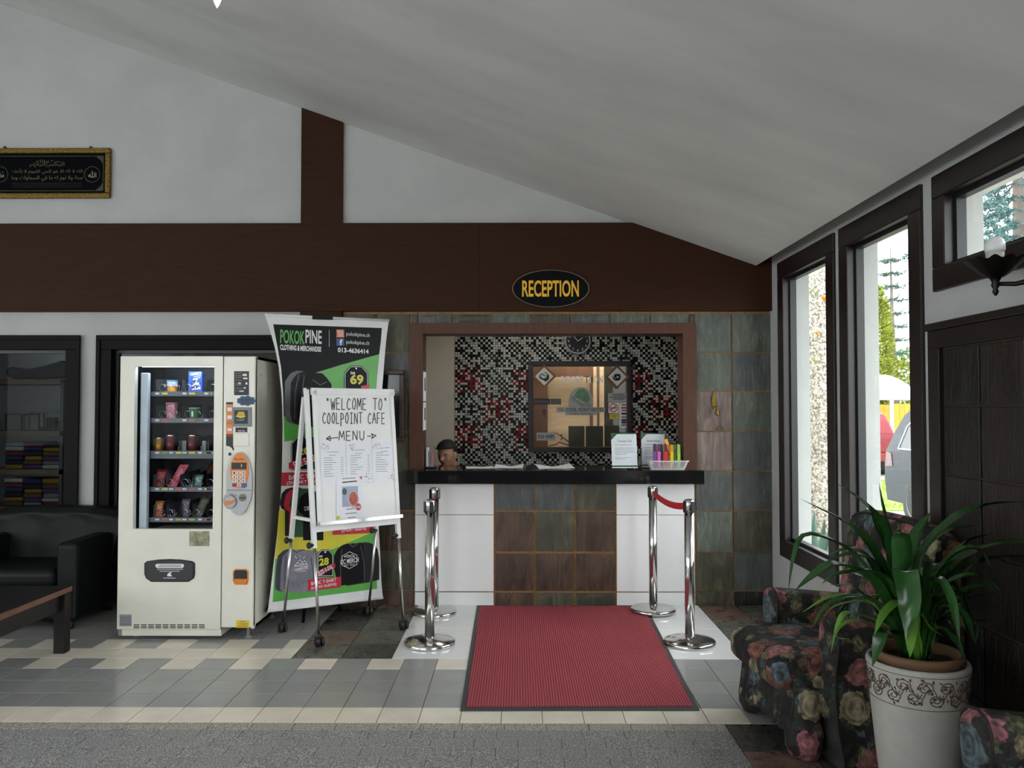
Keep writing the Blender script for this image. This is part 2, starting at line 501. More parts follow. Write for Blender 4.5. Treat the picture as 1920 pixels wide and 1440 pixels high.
# ---- back office behind the opening
YM = 8.0
mb = MB()
mb.box(-2.6, px_x(852, YM), YM - 0.02, YM + 0.12, 0, 2.75)
mb.box(px_x(852, YM), 2.1, YM + 0.01, YM + 0.12, 0, px_z(848, YM)); mb.box(px_x(852, YM), 2.1, YM + 0.01, YM + 0.12, px_z(677, YM), 2.75)
mb.box(px_x(852, YM), px_x(991, YM), YM + 0.01, YM + 0.12, px_z(848, YM), px_z(677, YM)); mb.box(px_x(1183, YM), 2.1, YM + 0.01, YM + 0.12, px_z(848, YM), px_z(677, YM))
mb.box(-2.7, -2.6, 6.6, YM + 0.1, 0, 2.75); mb.box(2.0, 2.1, 6.6, YM + 0.1, 0, 2.75)
office = struct('wall_office', mb, mat('office_paint', srgb(196, 186, 170), 0.7, var=0.02))
mb = MB(); mb.box(-2.7, 2.1, 6.5, 9.6, 2.75, 2.85)
struct('ceiling_office', mb, CEIL)
mb = MB(); mb.box(-2.7, 2.1, 6.6, 9.6, -0.06, 0.0)
struct('floor_office', mb, mat('office_floor', srgb(120, 112, 100), 0.5))
mb = MB()
mb.box(-2.7, 2.1, 9.5, 9.6, 0, 2.75); mb.box(-0.7, -0.6, YM + 0.12, 9.6, 0, 2.75); mb.box(1.5, 1.6, YM + 0.12, 9.6, 0, 2.75)
struct('wall_storeroom', mb, mat('office_paint', (1, 1, 1)))

# mosaic: small glass tiles, far too small to pick apart one by one
FL = [".R..R...R..", "...R...R...", "R..R.RR..R.", ".R.RR.R..RR", "..R...R...R", "R.RR.RRRR..", ".R....R..R.", "...R.RRR..R", "......R..R.", "R.RR......R", "..R.....R.."]
rm = random.Random(3)
x0m, z1m = px_x(853, YM), px_z(622, YM)
pm = 4.76 * YM / F
hx0, hx1, hz0, hz1 = px_x(990, YM), px_x(1184, YM), px_z(848, YM), px_z(677, YM)
mb = MB()
for r in range(-2, 62):
    for c in range(0, 96):
        x, z = x0m + (c + 0.5) * pm, z1m - (r + 0.5) * pm
        if x > 1.75: continue
        if hx0 < x < hx1 and hz0 < z < hz1: continue
        red = False; infl = False
        for fr, off in ((14, 0), (25, 11), (36, 0)):
            cc = (c - off) % 22
            if fr <= r < fr + 11 and cc < 11:
                infl = True; red = FL[r - fr][cc] == 'R'
        if red: mi = 2 if rm.random() < 0.8 else 3
        elif infl: mi = 4 if (r + c) % 2 == 0 or rm.random() < 0.2 else (1 if rm.random() < 0.75 else 3)
        else:
            t = rm.random()
            mi = 1 if ((r + c) % 2 == 0 and (c * 7 + r * 3) % 5 < 4 and t < 0.85) or t < 0.05 else (5 if t < 0.45 else (0 if t < 0.8 else 3 if t < 0.83 else 4))
        h = pm * 0.42; d = 0.004
        j = rm.uniform(-0.0006, 0.0006); k2 = rm.uniform(-0.0006, 0.0006)
        yf, yb = YM, YM + 0.011
        vs = [(x - h, yf + j, z - h), (x + h, yf - j, z - h), (x + h, yf - j + k2, z + h), (x - h, yf + j + k2, z + h)] + [(x - h, yb, z - h), (x + h, yb, z - h), (x + h, yb, z + h), (x - h, yb, z + h)]
        mb.add(vs, [(0, 1, 2, 3), (4, 5, 1, 0), (5, 6, 2, 1), (6, 7, 3, 2), (7, 4, 0, 3)], mi)
MOS = [mat('mosaic_silver', (0.60, 0.63, 0.60), 0.25, spec=0.3, var=0.05), mat('mosaic_black', (0.004, 0.005, 0.005), 0.25, spec=0.2), mat('mosaic_red', (0.28, 0.012, 0.022), 0.25, spec=0.2),
       mat('mosaic_darkgreen', (0.010, 0.026, 0.012), 0.2, spec=0.2), mat('mosaic_cream', (0.62, 0.58, 0.50), 0.25, spec=0.3), mat('mosaic_grey', (0.38, 0.42, 0.38), 0.25, spec=0.3)]
gb = MB()
for xa, xb, za, zb in ((x0m, hx0, 0.85, z1m + 0.1), (hx1, 1.76, 0.85, z1m + 0.1), (hx0, hx1, 0.85, hz0), (hx0, hx1, hz1, z1m + 0.1)): gb.box(xa, xb, YM + 0.004, YM + 0.0105, za, zb)
obj('mosaic_grout', gb, mat('black_grout', (0.012, 0.014, 0.012), 0.9), office)
obj('mosaic', mb, MOS, office, kind='stuff')

# ---- right wall with window openings
WT = 0.21
Y1a, Y1b = 6.187, 5.094
Y2a, Y2b = 5.005, 3.989
Y3a, Y3b = 3.875, 2.15
Z0, Z1 = 0.43, 2.62
Z3 = 2.073
ZT = CZ + 0.16
mb = MB()
X0, X1 = XR, XR + WT
def wb(ya, yb_, za, zb): mb.box(X0, X1, min(ya, yb_), max(ya, yb_), za, zb)
e = 0.03
wb(6.8, Y1a - e, 0, ZT); wb(Y1b + e, Y2a - e, 0, ZT); wb(Y2b + e, Y3a - e, 0, ZT); wb(Y3b + e, 1.6, 0, ZT); wb(1.6, -2.9, 2.5, ZT); wb(-2.9, -3.4, 0, ZT)
wb(Y1a - e, Y1b + e, 0, Z0 + e); wb(Y2a - e, Y2b + e, 0, Z0 + e); wb(Y3a - e, Y3b + e, 0, Z3 + e)
for a, b in ((Y1a, Y1b), (Y2a, Y2b), (Y3a, Y3b)): wb(a - e, b + e, Z1 - e, ZT)
struct('wall_right', mb, PLASTER)

def window(n, ya, yb_, z0, z1, w=0.125):
    """ya far jamb, yb_ near jamb; casing on the room face, sash rebate, pane"""
    mb = MB()
    a, b = XR - 0.02, XR + 0.055
    mb.box(a, b, yb_, ya, z1 - w, z1); mb.box(a, b, yb_, ya, z0, z0 + w)
    mb.box(a, b, ya - w, ya, z0 + w, z1 - w); mb.box(a, b, yb_, yb_ + w, z0 + w, z1 - w)
    win = struct('window_%d' % n, mb, FRAME_D, bevel=0.006)
    i = w - 0.012; t = 0.035
    mb = MB(); a, b = XR + 0.03, XR + 0.075
    ya2, yb2, z02, z12 = ya - i, yb_ + i, z0 + i, z1 - i
    mb.box(a, b, yb2, ya2, z12 - t, z12); mb.box(a, b, yb2, ya2, z02, z02 + t)
    mb.box(a, b, ya2 - t, ya2, z02 + t, z12 - t); mb.box(a, b, yb2, yb2 + t, z02 + t, z12 - t)
    obj('sash', mb, BLACKISH, win)
    mb = MB(); mb.add([(XR + 0.05, yb2 + 0.01, z02 + 0.01), (XR + 0.05, yb2 + 0.01, z12 - 0.01), (XR + 0.05, ya2 - 0.01, z12 - 0.01), (XR + 0.05, ya2 - 0.01, z02 + 0.01)], [(0, 1, 2, 3)])
    obj('pane', mb, GLASS, win)
    return win
window(1, Y1a, Y1b, Z0, Z1)
window(2, Y2a, Y2b, Z0, Z1)
window(3, Y3a, Y3b, Z3, Z1, 0.11)

# ---- slate panel in a dark timber surround below the third window
mb = MB(); a, b = XR - 0.03, XR + 0.01
pz = 1.925; pya, pyb = 3.91, 1.75
mb.box(a, b, pyb, pya, pz - 0.12, pz - 0.035); mb.box(a - 0.01, b, pyb, pya + 0.01, pz - 0.035, pz)
mb.box(a, b, pya - 0.10, pya, 0, pz - 0.12)
t4 = struct('trim_4', mb, FRAME_D, bevel=0.004)
mb = MB(); mb.box(XR - 0.006, XR - 0.001, pyb, pya - 0.1, 0.0, pz - 0.12)
obj('grout_bed', mb, mat('dark_grout', srgb(58, 48, 38), 0.9), t4)
zz = [pz - 0.125, 1.537, 1.225, 0.915, 0.605, 0.295, 0.0]
for r in range(6):
    yy = pya - 0.105
    yl = [3.80, 3.50, 3.19, 2.88, 2.57, 2.26, 1.95, 1.76]
    for c in range(7):
        mb = MB(); pr = random.uniform(0.012, 0.018)
        mb.box(XR - pr, XR - 0.003, yl[c + 1] + 0.005, yl[c] - 0.005, zz[r + 1] + 0.005, zz[r] - 0.005)
        obj('slate_tile', mb, [SL_DARK, SL_DARK, SL_DARKB][(r * 3 + c * 5) % 3], t4, bevel=0.003)

# ---- the rest of the lobby: left wall, entrance front behind the camera
mb = MB()
for ya, yb_, za, zb in ((-3.4, 6.8, 0, 0.9), (-3.4, 6.8, 2.7, cz(-8.0) + 0.1), (-3.4, -3.0, 0.9, 2.7), (0.2, 0.6, 0.9, 2.7), (3.6, 6.8, 0.9, 2.7)): mb.box(-8.2, -8.0, ya, yb_, za, zb)
struct('wall_left', mb, PLASTER)
mb = MB()
mb.box(-8.0, -6.4, -3.4, -3.2, 0, 5.2); mb.box(-2.3, XR, -3.4, -3.2, 0, 5.2); mb.box(-6.4, 1.75, -3.4, -3.2, 0, 0.9); mb.box(-6.4, 1.75, -3.4, -3.2, 3.0, 5.2)
for x in (-4.4,): mb.box(x - 0.06, x + 0.06, -3.4, -3.2, 0.9, 3.0)
struct('wall_front', mb, PLASTER)
# ---- floor: every tile that shows is a piece of its own
GREY_T = mat('grey_floor_tile', srgb(158, 157, 156), 0.2, var=0.03, vs=5, rnd=0.05)
CREAM_T = mat('cream_floor_tile', srgb(240, 230, 212), 0.2, var=0.04, vs=5, rnd=0.03)
def speckle(name, a, b, c):
    m, nt, p = base_mat(name)
    v = coords(nt, (1, 1, 1), True)
    n1 = noise(nt, v, 170, 3, 0.7)
    nt.links.new(ramp(nt, n1.outputs['Fac'], [(0.38, a), (0.5, b), (0.62, c)]).outputs[0], p.inputs['Base Color'])
    p.inputs['Roughness'].default_value = 0.5
    bump(nt, p, n1.outputs['Fac'], 0.35, 0.004)
    MATS[name] = m
    return m
TERR = speckle('grey_terrazzo', srgb(90, 90, 90), srgb(130, 130, 129), srgb(206, 204, 200))
TERR_L = speckle('light_pebble_terrazzo', srgb(96, 90, 82), srgb(160, 154, 142), srgb(214, 208, 196))
FS_G = slate_mat('floor_slate_grey', srgb(74, 74, 68), srgb(104, 103, 94), srgb(138, 134, 120), 0.3)
FS_B = slate_mat('floor_slate_rust', srgb(82, 64, 56), srgb(118, 94, 82), srgb(150, 126, 110), 0.3)
FS_D = slate_mat('floor_slate_dark', srgb(46, 45, 42), srgb(68, 66, 60), srgb(92, 88, 80), 0.3)
mb = MB(); mb.box(-8.2, XR + 0.2, -3.4, 6.6, -0.12, -0.0045)
floor = struct('floor', mb, FGROUT)
SHARED = {}
def floor_piece(x0, x1, y0, y1, m, name='floor_tile', g=0.0016, z=0.0):
    w, d = x1 - x0 - 2 * g, y1 - y0 - 2 * g
    if w < 0.01 or d < 0.01: return
    key = (round(w, 3), round(d, 3), m.name)
    if key not in SHARED:
        t = MB(); e = 0.0012
        t.add([(-w / 2, -d / 2, -0.006), (w / 2, -d / 2, -0.006), (w / 2, d / 2, -0.006), (-w / 2, d / 2, -0.006),
               (-w / 2, -d / 2, -e), (w / 2, -d / 2, -e), (w / 2, d / 2, -e), (-w / 2, d / 2, -e),
               (-w / 2 + e, -d / 2 + e, 0), (w / 2 - e, -d / 2 + e, 0), (w / 2 - e, d / 2 - e, 0), (-w / 2 + e, d / 2 - e, 0)],
              [(0, 1, 5, 4), (1, 2, 6, 5), (2, 3, 7, 6), (3, 0, 4, 7), (4, 5, 9, 8), (5, 6, 10, 9), (6, 7, 11, 10), (7, 4, 8, 11), (8, 9, 10, 11)])
        o = obj(name, t, m, floor); SHARED[key] = o.data
    else:
        o = bpy.data.objects.new(name, SHARED[key]); COL.objects.link(o); o.parent = floor
    o.location = ((x0 + x1) / 2, (y0 + y1) / 2, z)
FP = 0.2045
FR0 = 4.03                                   # near edge of the cream row
PX0, PX1, PY0 = -0.771, 1.394, 5.055         # glossy white pad in front of the counter
CXB = atZ(161, 1258).x                       # a joint that starts a cream tile of the chequered row
c0 = CXB - 0.2025 * math.ceil((CXB + 4.7) / 0.2025)
FW = 0.2025
ncol = int((XR - c0) / FW) + 1
ph = round((CXB - c0) / FW)
far_tiles = MB()
for r in range(0, 12):
    y0, y1 = FR0 + r * FP, FR0 + (r + 1) * FP
    for c in range(ncol):
        x0, x1 = c0 + c * FW, min(c0 + (c + 1) * FW, XR)
        even = (c - ph) % 2 == 0
        right = x0 > 0.9
        if r == 0: m_ = CREAM_T if x0 < 0.95 else GREY_T
        elif r in (1, 2, 3): m_ = GREY_T
        elif r == 4: m_ = (CREAM_T if even else GREY_T) if not right else GREY_T
        elif r == 5: m_ = CREAM_T
        elif r == 6: m_ = GREY_T if even else CREAM_T
        else: m_ = GREY_T
        if r >= 5:
            xe = -1.385
            if x0 >= xe - 0.02: continue
            x1 = min(x1, xe)
        if r >= 8 and x1 < -2.0 or (r >= 7 and x1 < -4.2):
            far_tiles.box(x0 + 0.0016, x1 - 0.0016, y0 + 0.0016, y1 - 0.0016, -0.006, 0.0)   # hidden behind the machine and the armchair
            continue
        if y0 > YW: continue
        floor_piece(x0, x1, y0, min(y1, YW + 0.02), m_)
obj('far_tiles', far_tiles, GREY_T, floor, kind='stuff')
# slate paving left and right of the pad
ys = [PY0 + i * (YW - PY0) / 4.4 for i in range(5)] + [YW + 0.01]
for i in range(5):
    for j, (xa, xb) in enumerate([(-1.385, -1.08), (-1.08, PX0)]):
        floor_piece(xa, xb, ys[i], ys[i + 1], [FS_G, FS_D, FS_B, FS_G, FS_D, FS_G, FS_D][(i * 2 + j) % 7], 'slate_paver', 0.004)
    for j, (xa, xb) in enumerate([(PX1, 1.69), (1.69, XR)]):
        floor_piece(xa, xb, ys[i], ys[i + 1], [FS_G, FS_G, FS_B, FS_G, FS_B][(i * 3 + j) % 5], 'slate_paver', 0.004)
ymid = atZ(1100, 1178).y
px3 = [PX0, PX0 + 0.6, PX0 + 1.2, PX0 + 1.56, PX1]
for (ya, yb_) in ((PY0, ymid), (ymid, YW + 0.005)):
    for i in range(len(px3) - 1):
        floor_piece(px3[i], px3[i + 1], ya, yb_, WHITE_TILE, 'white_floor_tile', 0.001)
# pebble strip and terrazzo blocks in the foreground, slate border on the right
XB = 1.0
ya = FR0 - 0.088
x = -2.9 ; 
while x < XB:
    floor_piece(x, min(x + FW, XB), ya, FR0, TERR_L, 'pebble_strip_tile'); x += FW
rest = MB()
for r in range(9):
    y1 = ya - r * 0.1005; y0 = y1 - 0.1005
    x = -2.9 + (r % 2) * 0.1
    while x < XB:
        if r < 7 and x > -0.66 * y1 - 0.25: floor_piece(x, min(x + 0.2, XB), y0, y1, TERR, 'terrazzo_block', 0.0012)
        else: rest.box(x + 0.0012, min(x + 0.2, XB) - 0.0012, y0 + 0.0012, y1 - 0.0012, -0.006, 0)
        x += 0.2
rest.box(-8, -2.9, ya - 9 * 0.1005, FR0, -0.006, 0)
rest.box(-8, XB, -3.2, ya - 9 * 0.1005, -0.006, 0)
obj('far_terrazzo', rest, TERR, floor, kind='stuff')
yb0 = FR0
for i in range(5):
    for xa, xb in ((XB, 1.3), (1.3, 1.61), (1.61, XR)):
        floor_piece(xa, xb, yb0 - 0.32, yb0, [FS_D, FS_G, FS_D, FS_B][(i + int(xa * 10)) % 4], 'slate_paver', 0.004)
    yb0 -= 0.32
mb = MB(); mb.box(XB, XR, -3.2, yb0, -0.006, 0)
obj('far_slate', mb, FS_D, floor, kind='stuff')
# ---- the two doorways on the left: dark timber frames, glass, and the shop behind
FRAME_B = mat('dark_door_frame', srgb(16, 13, 12), 0.6, spec=0.15, var=0.1, vs=10)
GLASS_D = glass_mat('shop_glass', (0.5, 0.53, 0.53), 0.003)
def door_frame(n, xa, xb, w, split=None):
    mb = MB(); ya, yb_ = Yl - 0.03, Yl + 0.10
    mb.box(xa, xb, ya, yb_, DTOP - w, DTOP)
    mb.box(xa, xa + w, ya, yb_, 0, DTOP - w); mb.box(xb - w, xb, ya, yb_, 0, DTOP - w)
    mb.box(xa - 0.012, xb + 0.012, ya - 0.012, ya + 0.01, DTOP - 0.03, DTOP + 0.008)
    mb.box(xa - 0.012, xa + 0.02, ya - 0.012, ya + 0.01, 0, DTOP - 0.03); mb.box(xb - 0.02, xb + 0.012, ya - 0.012, ya + 0.01, 0, DTOP - 0.03)
    d = struct('door_%d' % n, mb, FRAME_B, bevel=0.004)
    mb = MB(); i = w - 0.004; t = 0.03
    mb.box(xa + i, xb - i, yb_ - 0.06, yb_ - 0.01, DTOP - i - t, DTOP - i)
    mb.box(xa + i, xa + i + t, yb_ - 0.06, yb_ - 0.01, 0, DTOP - i - t); mb.box(xb - i - t, xb - i, yb_ - 0.06, yb_ - 0.01, 0, DTOP - i - t)
    obj('door_stop', mb, BLACKISH, d)
    mb = MB(); mb.add([(xa + i, yb_ - 0.03, 0.02), (xb - i, yb_ - 0.03, 0.02), (xb - i, yb_ - 0.03, DTOP - i), (xa + i, yb_ - 0.03, DTOP - i)], [(0, 1, 2, 3)])
    obj('pane', mb, GLASS_D, d)
    return d
door_frame(1, -5.25, DR1, 0.105)
door_frame(2, DL2, POST0, 0.105)
SHOPW = mat('shop_wall_paint', srgb(170, 174, 176), 0.8)
mb = MB()
mb.box(-6.2, -2.75, 8.6, 8.7, 0, 2.6); mb.box(-6.3, -6.2, 6.64, 8.7, 0, 2.6); mb.box(-2.8, -2.7, 6.64, 8.7, 0, 2.6); 
mb.box(-6.3, -2.7, 6.64, 8.7, 2.6, 2.7); mb.box(-6.3, -2.7, 6.6, 8.7, -0.1, 0.0)
struct('wall_shop', mb, SHOPW)
# ---- goods in the shop behind the left doorway
SHW = mat('shop_shelf_wood', srgb(112, 92, 62), 0.5, var=0.1, vs=6)
YS = 7.35
SPn = wall_plane(YS)
rk = thing('shop_shelf', 'tall wooden shop shelf seen through the left glass door', 'shelf', (-4.4, 7.6, 0))
sx0, sx1 = -5.6, SPn.uv(118, 800)[0]
zs_ = [SPn.uv(60, y)[1] for y in (711, 808, 880, 950, 1020, 1090)]
for z in zs_:
    mb = MB(); mb.box(sx0, sx1, YS, YS + 0.45, z - 0.045, z); obj('shelf_board', mb, SHW, rk, world=True)
for x in (sx0, sx1 - 0.03):
    mb = MB(); mb.box(x, x + 0.03, YS + 0.38, YS + 0.45, 0, zs_[0] + 0.3); obj('upright', mb, BLACKISH, rk, world=True)
    mb = MB(); mb.box(x, x + 0.03, YS, YS + 0.07, 0, zs_[0]); obj('upright', mb, BLACKISH, rk, world=True)
# black instrument case on the top board
mb = MB()
pa = [(4, 697), (6, 690), (14, 687), (24, 688), (34, 691), (52, 690), (74, 685), (97, 679), (108, 675), (124, 677), (124, 700), (113, 705), (95, 709), (14, 710), (6, 705)]
pts = [SPn.at(*SPn.uv(*p), -0.05) for p in pa]
mb.prism(pts, (0, 0.16, 0))
tag(obj('instrument_case', mb, mat('black_canvas', (0.016, 0.017, 0.017), 0.8), fix=True, bevel=0.015), 'black instrument case lying on the top shop shelf', 'case')
def disp(px0, px1, pyt, k, label):
    a = SPn.uv(px0, 800)[0]; b = SPn.uv(px1, 800)[0]; z0, z1 = zs_[k], SPn.uv(60, pyt)[1]
    t = thing('display_box', label, 'display box', ((a + b) / 2, YS + 0.2, z0), group='display boxes')
    mb = MB(); y0, y1 = YS + 0.08, YS + 0.32
    for x in (a, b):
        for y in (y0, y1): mb.box(x - 0.005, x + 0.005, y - 0.005, y + 0.005, z0 + 0.001, z1)
    for y in (y0, y1): mb.box(a, b, y - 0.005, y + 0.005, z1 - 0.01, z1)
    for x in (a, b): mb.box(x - 0.005, x + 0.005, y0, y1, z1 - 0.01, z1)
    obj('edge_frame', mb, BLACKISH, t, world=True)
    return a, b, z0
disp(0, 34, 776, 1, 'black-edged display box at the left of the shop shelf'); a, b, z0 = disp(44, 116, 773, 1, 'wide display box holding a dark wooden model on the shop shelf')
mdl = thing('wooden_model', 'dark wooden toy model inside the wide shop display box', 'model', ((a + b) / 2, YS + 0.2, z0))
MW_ = mat('dark_model_wood', srgb(52, 36, 32), 0.6)
mb = MB(); mb.box(a + 0.05, b - 0.02, YS + 0.14, YS + 0.26, z0 + 0.001, z0 + 0.03); obj('model_base', mb, MW_, mdl, world=True)
for u in (0.35, 0.48, 0.70):
    x = a + (b - a) * u; mb = MB(); mb.box(x - 0.02, x + 0.02, YS + 0.17, YS + 0.23, z0 + 0.03, z0 + 0.12 - 0.03 * (u > 0.6)); obj('model_post', mb, MW_, mdl, world=True)
mb = MB(); mb.box(a + (b - a) * 0.28, b - 0.01, YS + 0.19, YS + 0.21, z0 + 0.07, z0 + 0.085); obj('model_rail', mb, MW_, mdl, world=True)
rc_ = random.Random(9)
CL = [('navy', (46, 50, 96)), ('grey', (120, 124, 126)), ('mustard', (150, 120, 40)), ('maroon', (110, 40, 50)), ('purple', (84, 54, 110)), ('black', (30, 30, 34)), ('white', (170, 172, 170)), ('brown', (96, 74, 50))]
n_ = 0
for k in (2, 3):
    zt = zs_[k]; 
    for j, cxp in enumerate((22, 58, 94)):
        z = zt + 0.002; x = SPn.uv(cxp, 850)[0]
        for i in range(6):
            nm, c = CL[(i * 3 + j * 2 + k * 5) % 8]
            h = rc_.uniform(0.035, 0.048)
            w_ = 0.083; mb = MB()
            mb.box(-w_ + rc_.uniform(-.008, .008), w_ + rc_.uniform(-.008, .008), -0.13, 0.13, 0, h - 0.002)
            o = top('folded_shirt', mb, mat('shirt_' + nm, srgb(*c), 0.9, var=0.1), '%s folded shirt, %s from the bottom, %s stack, %s clothes shelf in the shop' % (nm, ['first', 'second', 'third', 'fourth', 'fifth', 'sixth'][i], ['left', 'middle', 'right'][j], ['upper', 'lower'][k - 2]), 'folded shirt', (x, YS + 0.16, z), rc_.uniform(-.03, .03), 'folded shirts in the shop', bevel=0.012)
            z += h

mb = MB(); mb.box(-0.5, 0.5, -0.05, 0.05, 0, 0.05)  # unseen fill lamp, added to lift the dark shop interior
top('shop_fill_lamp', mb, emis_mat('shop_fill_glow', (0.92, 0.97, 1.0), 6.0), 'added unseen lamp brightening the shop behind the glass door', 'lamp', (-4.3, 8.25, 2.545))
# ================================================================== VENDING MACHINE
CREAM = mat('cream_enamel', srgb(226, 224, 210), 0.32, var=0.025, vs=4, coat=0.2)
INMET = mat('grey_interior_metal', srgb(96, 102, 108), 0.45, metal=0.3, var=0.08, vs=9)
DARKMET = mat('dark_interior', srgb(30, 33, 36), 0.5, var=0.1)
CHROME = mat('bright_wire', (0.75, 0.76, 0.78), 0.18, metal=1.0, var=0.02)
INK_W = mat('white_print', (0.8, 0.8, 0.8), 0.6, var=0.01)
INK_K = mat('black_print', (0.012, 0.012, 0.013), 0.45, var=0.05)
INK_DG = mat('dark_grey_print', (0.06, 0.06, 0.065), 0.6, var=0.05)
INK_Y = mat('yellow_print', srgb(230, 196, 40), 0.5, var=0.03)
ORANGE = mat('orange_plastic', srgb(226, 128, 38), 0.35, var=0.04)
SILVER = mat('silver_plastic', srgb(172, 174, 176), 0.35, metal=0.2, var=0.03)
GREY_P = mat('grey_plastic', srgb(132, 134, 132), 0.5, var=0.04)
BLUE_S = mat('blue_sticker', srgb(22, 74, 110), 0.4)
RED_K = mat('red_key', srgb(150, 34, 34), 0.4)
BLUE_K = mat('blue_key', srgb(52, 92, 150), 0.4)
KEY_W = mat('white_key', srgb(224, 220, 210), 0.4)
YF = 5.45
VP = wall_plane(YF)
vx = lambda x, y=1180: atY(x, y, YF).x
vz = lambda y: atY(350, y, YF).z
VXL, VXR, VXD = vx(219), vx(474), vx(416, 950)
VZT, VZD, VZK = vz(668), vz(1180), vz(1193)
VD = 0.68
WXL, WXR = atY(253, 687, YF).x, atY(402, 687, YF).x
WZ0, WZ1 = vz(992), vz(687)
vm = thing('vending_machine', 'cream glass-fronted vending machine standing beside the merchandise banner', 'vending machine', ((VXL + VXR) / 2, YF + 0.35, 0))
B_ = lambda *a: MB().box(*a)
mb = MB(); w = 0.02; yb0, yb1 = YF + 0.05, YF + VD
mb.box(VXL, VXL + w, yb0, yb1, VZD, VZT); mb.box(VXR - w, VXR, yb0 - 0.03, yb1, VZD, VZT)
mb.box(VXL, VXR, yb0, yb1, VZT - w, VZT); mb.box(VXL, VXR, yb0, yb1, VZD, VZD + w); mb.box(VXL, VXR, yb1 - w, yb1, VZD, VZT)
mb.box(VXD + 0.01, VXR - w, yb0 + 0.01, yb1, VZD, VZT)
obj('cabinet', mb, CREAM, vm, world=True)
mb = MB()   # door: stiles and rails around the glass
d0, d1 = YF, YF + 0.045
xa, xb = VXL, VXD - 0.003
mb.box(xa, WXL, d0, d1, VZD, VZT); mb.box(WXR, xb, d0, d1, VZD, VZT); mb.box(WXL, WXR, d0, d1, WZ1, VZT); mb.box(WXL, WXR, d0, d1, VZD, WZ0)
door = obj('door', mb, CREAM, vm, world=True)
mb = MB(); mb.box(VXD + 0.003, VXR, d0, d1, VZD + 0.012, VZT)
colp = obj('control_panel', mb, CREAM, vm, world=True, bevel=0.006)
mb = MB(); mb.box(VXL + 0.03, VXD, YF + 0.01, YF + 0.5, VZK, VZD - 0.004)
obj('kick_plate', mb, CREAM, vm, world=True)
mb = MB(); mb.box(VXL + 0.005, VXL + 0.03, YF + 0.01, YF + 0.06, VZK, VZD - 0.004)
obj('corner_cap', mb, GREY_P, vm, world=True)
for fx, fy in ((VXL + 0.1, YF + 0.08), (VXR - 0.05, YF + 0.06), (VXL + 0.1, YF + 0.58), (VXR - 0.05, YF + 0.58)):
    mb = MB(); mb.lathe([(0.025, 0), (0.026, 0.008), (0.012, 0.012), (0.009, VZD)], (fx, fy, 0), 12)
    obj('levelling_foot', mb, GREY_P, vm, world=True)
mb = MB(); mb.add([(WXL - 0.005, YF + 0.03, WZ0 - 0.005), (WXR + 0.005, YF + 0.03, WZ0 - 0.005), (WXR + 0.005, YF + 0.03, WZ1 + 0.005), (WXL - 0.005, YF + 0.03, WZ1 + 0.005)], [(0, 1, 2, 3)])
obj('glass_pane', mb, glass_mat('machine_glass', (0.95, 0.97, 0.98), 0.004), door, world=True)
# interior lining
mb = MB(); IX0, IX1 = WXL - 0.02, VXD + 0.005
iy0, iy1 = YF + 0.05, YF + 0.52
mb.box(IX0, IX1, iy1, iy1 + 0.01, WZ0 - 0.05, WZ1 + 0.03)
mb.box(IX0 - 0.01, IX0, iy0, iy1, WZ0 - 0.05, WZ1 + 0.03); mb.box(IX1, IX1 + 0.01, iy0, iy1, WZ0 - 0.05, WZ1 + 0.03)
mb.box(IX0, IX1, iy0, iy1, WZ1 + 0.02, WZ1 + 0.03)
obj('lining', mb, DARKMET, vm, world=True)
# lamp behind the left stile lights the shelves
mb = MB(); mb.box(WXL + 0.012, WXL + 0.062, YF + 0.06, YF + 0.10, WZ0 - 0.02, WZ1 - 0.04)
obj('light_housing', mb, mat('lamp_cover', srgb(206, 216, 226), 0.4), vm, world=True, bevel=0.004)
mb = MB(); mb.tube([(WXL + 0.02, YF + 0.065, WZ1 + 0.008), (WXR - 0.01, YF + 0.065, WZ1 + 0.008)], 0.008)
obj('light_tube', mb, emis_mat('cool_tube', (0.75, 0.86, 1.0), 24.0), vm, world=True)
SY = YF + 0.11
SP = wall_plane(SY)
shelf_y = [735, 785, 846, 914, 971]
SXL = atY(283, 735, SY).x; SXR = IX1 - 0.002
shelf_z = []
TAGM = [mat('shelf_tag_yellow', srgb(214, 214, 70), 0.6), mat('shelf_tag_red', srgb(200, 90, 90), 0.6), mat('shelf_tag_lime', srgb(170, 180, 60), 0.6), mat('shelf_tag_green', srgb(70, 150, 90), 0.6), mat('shelf_tag_olive', srgb(140, 150, 60), 0.6)]
coil_me = None
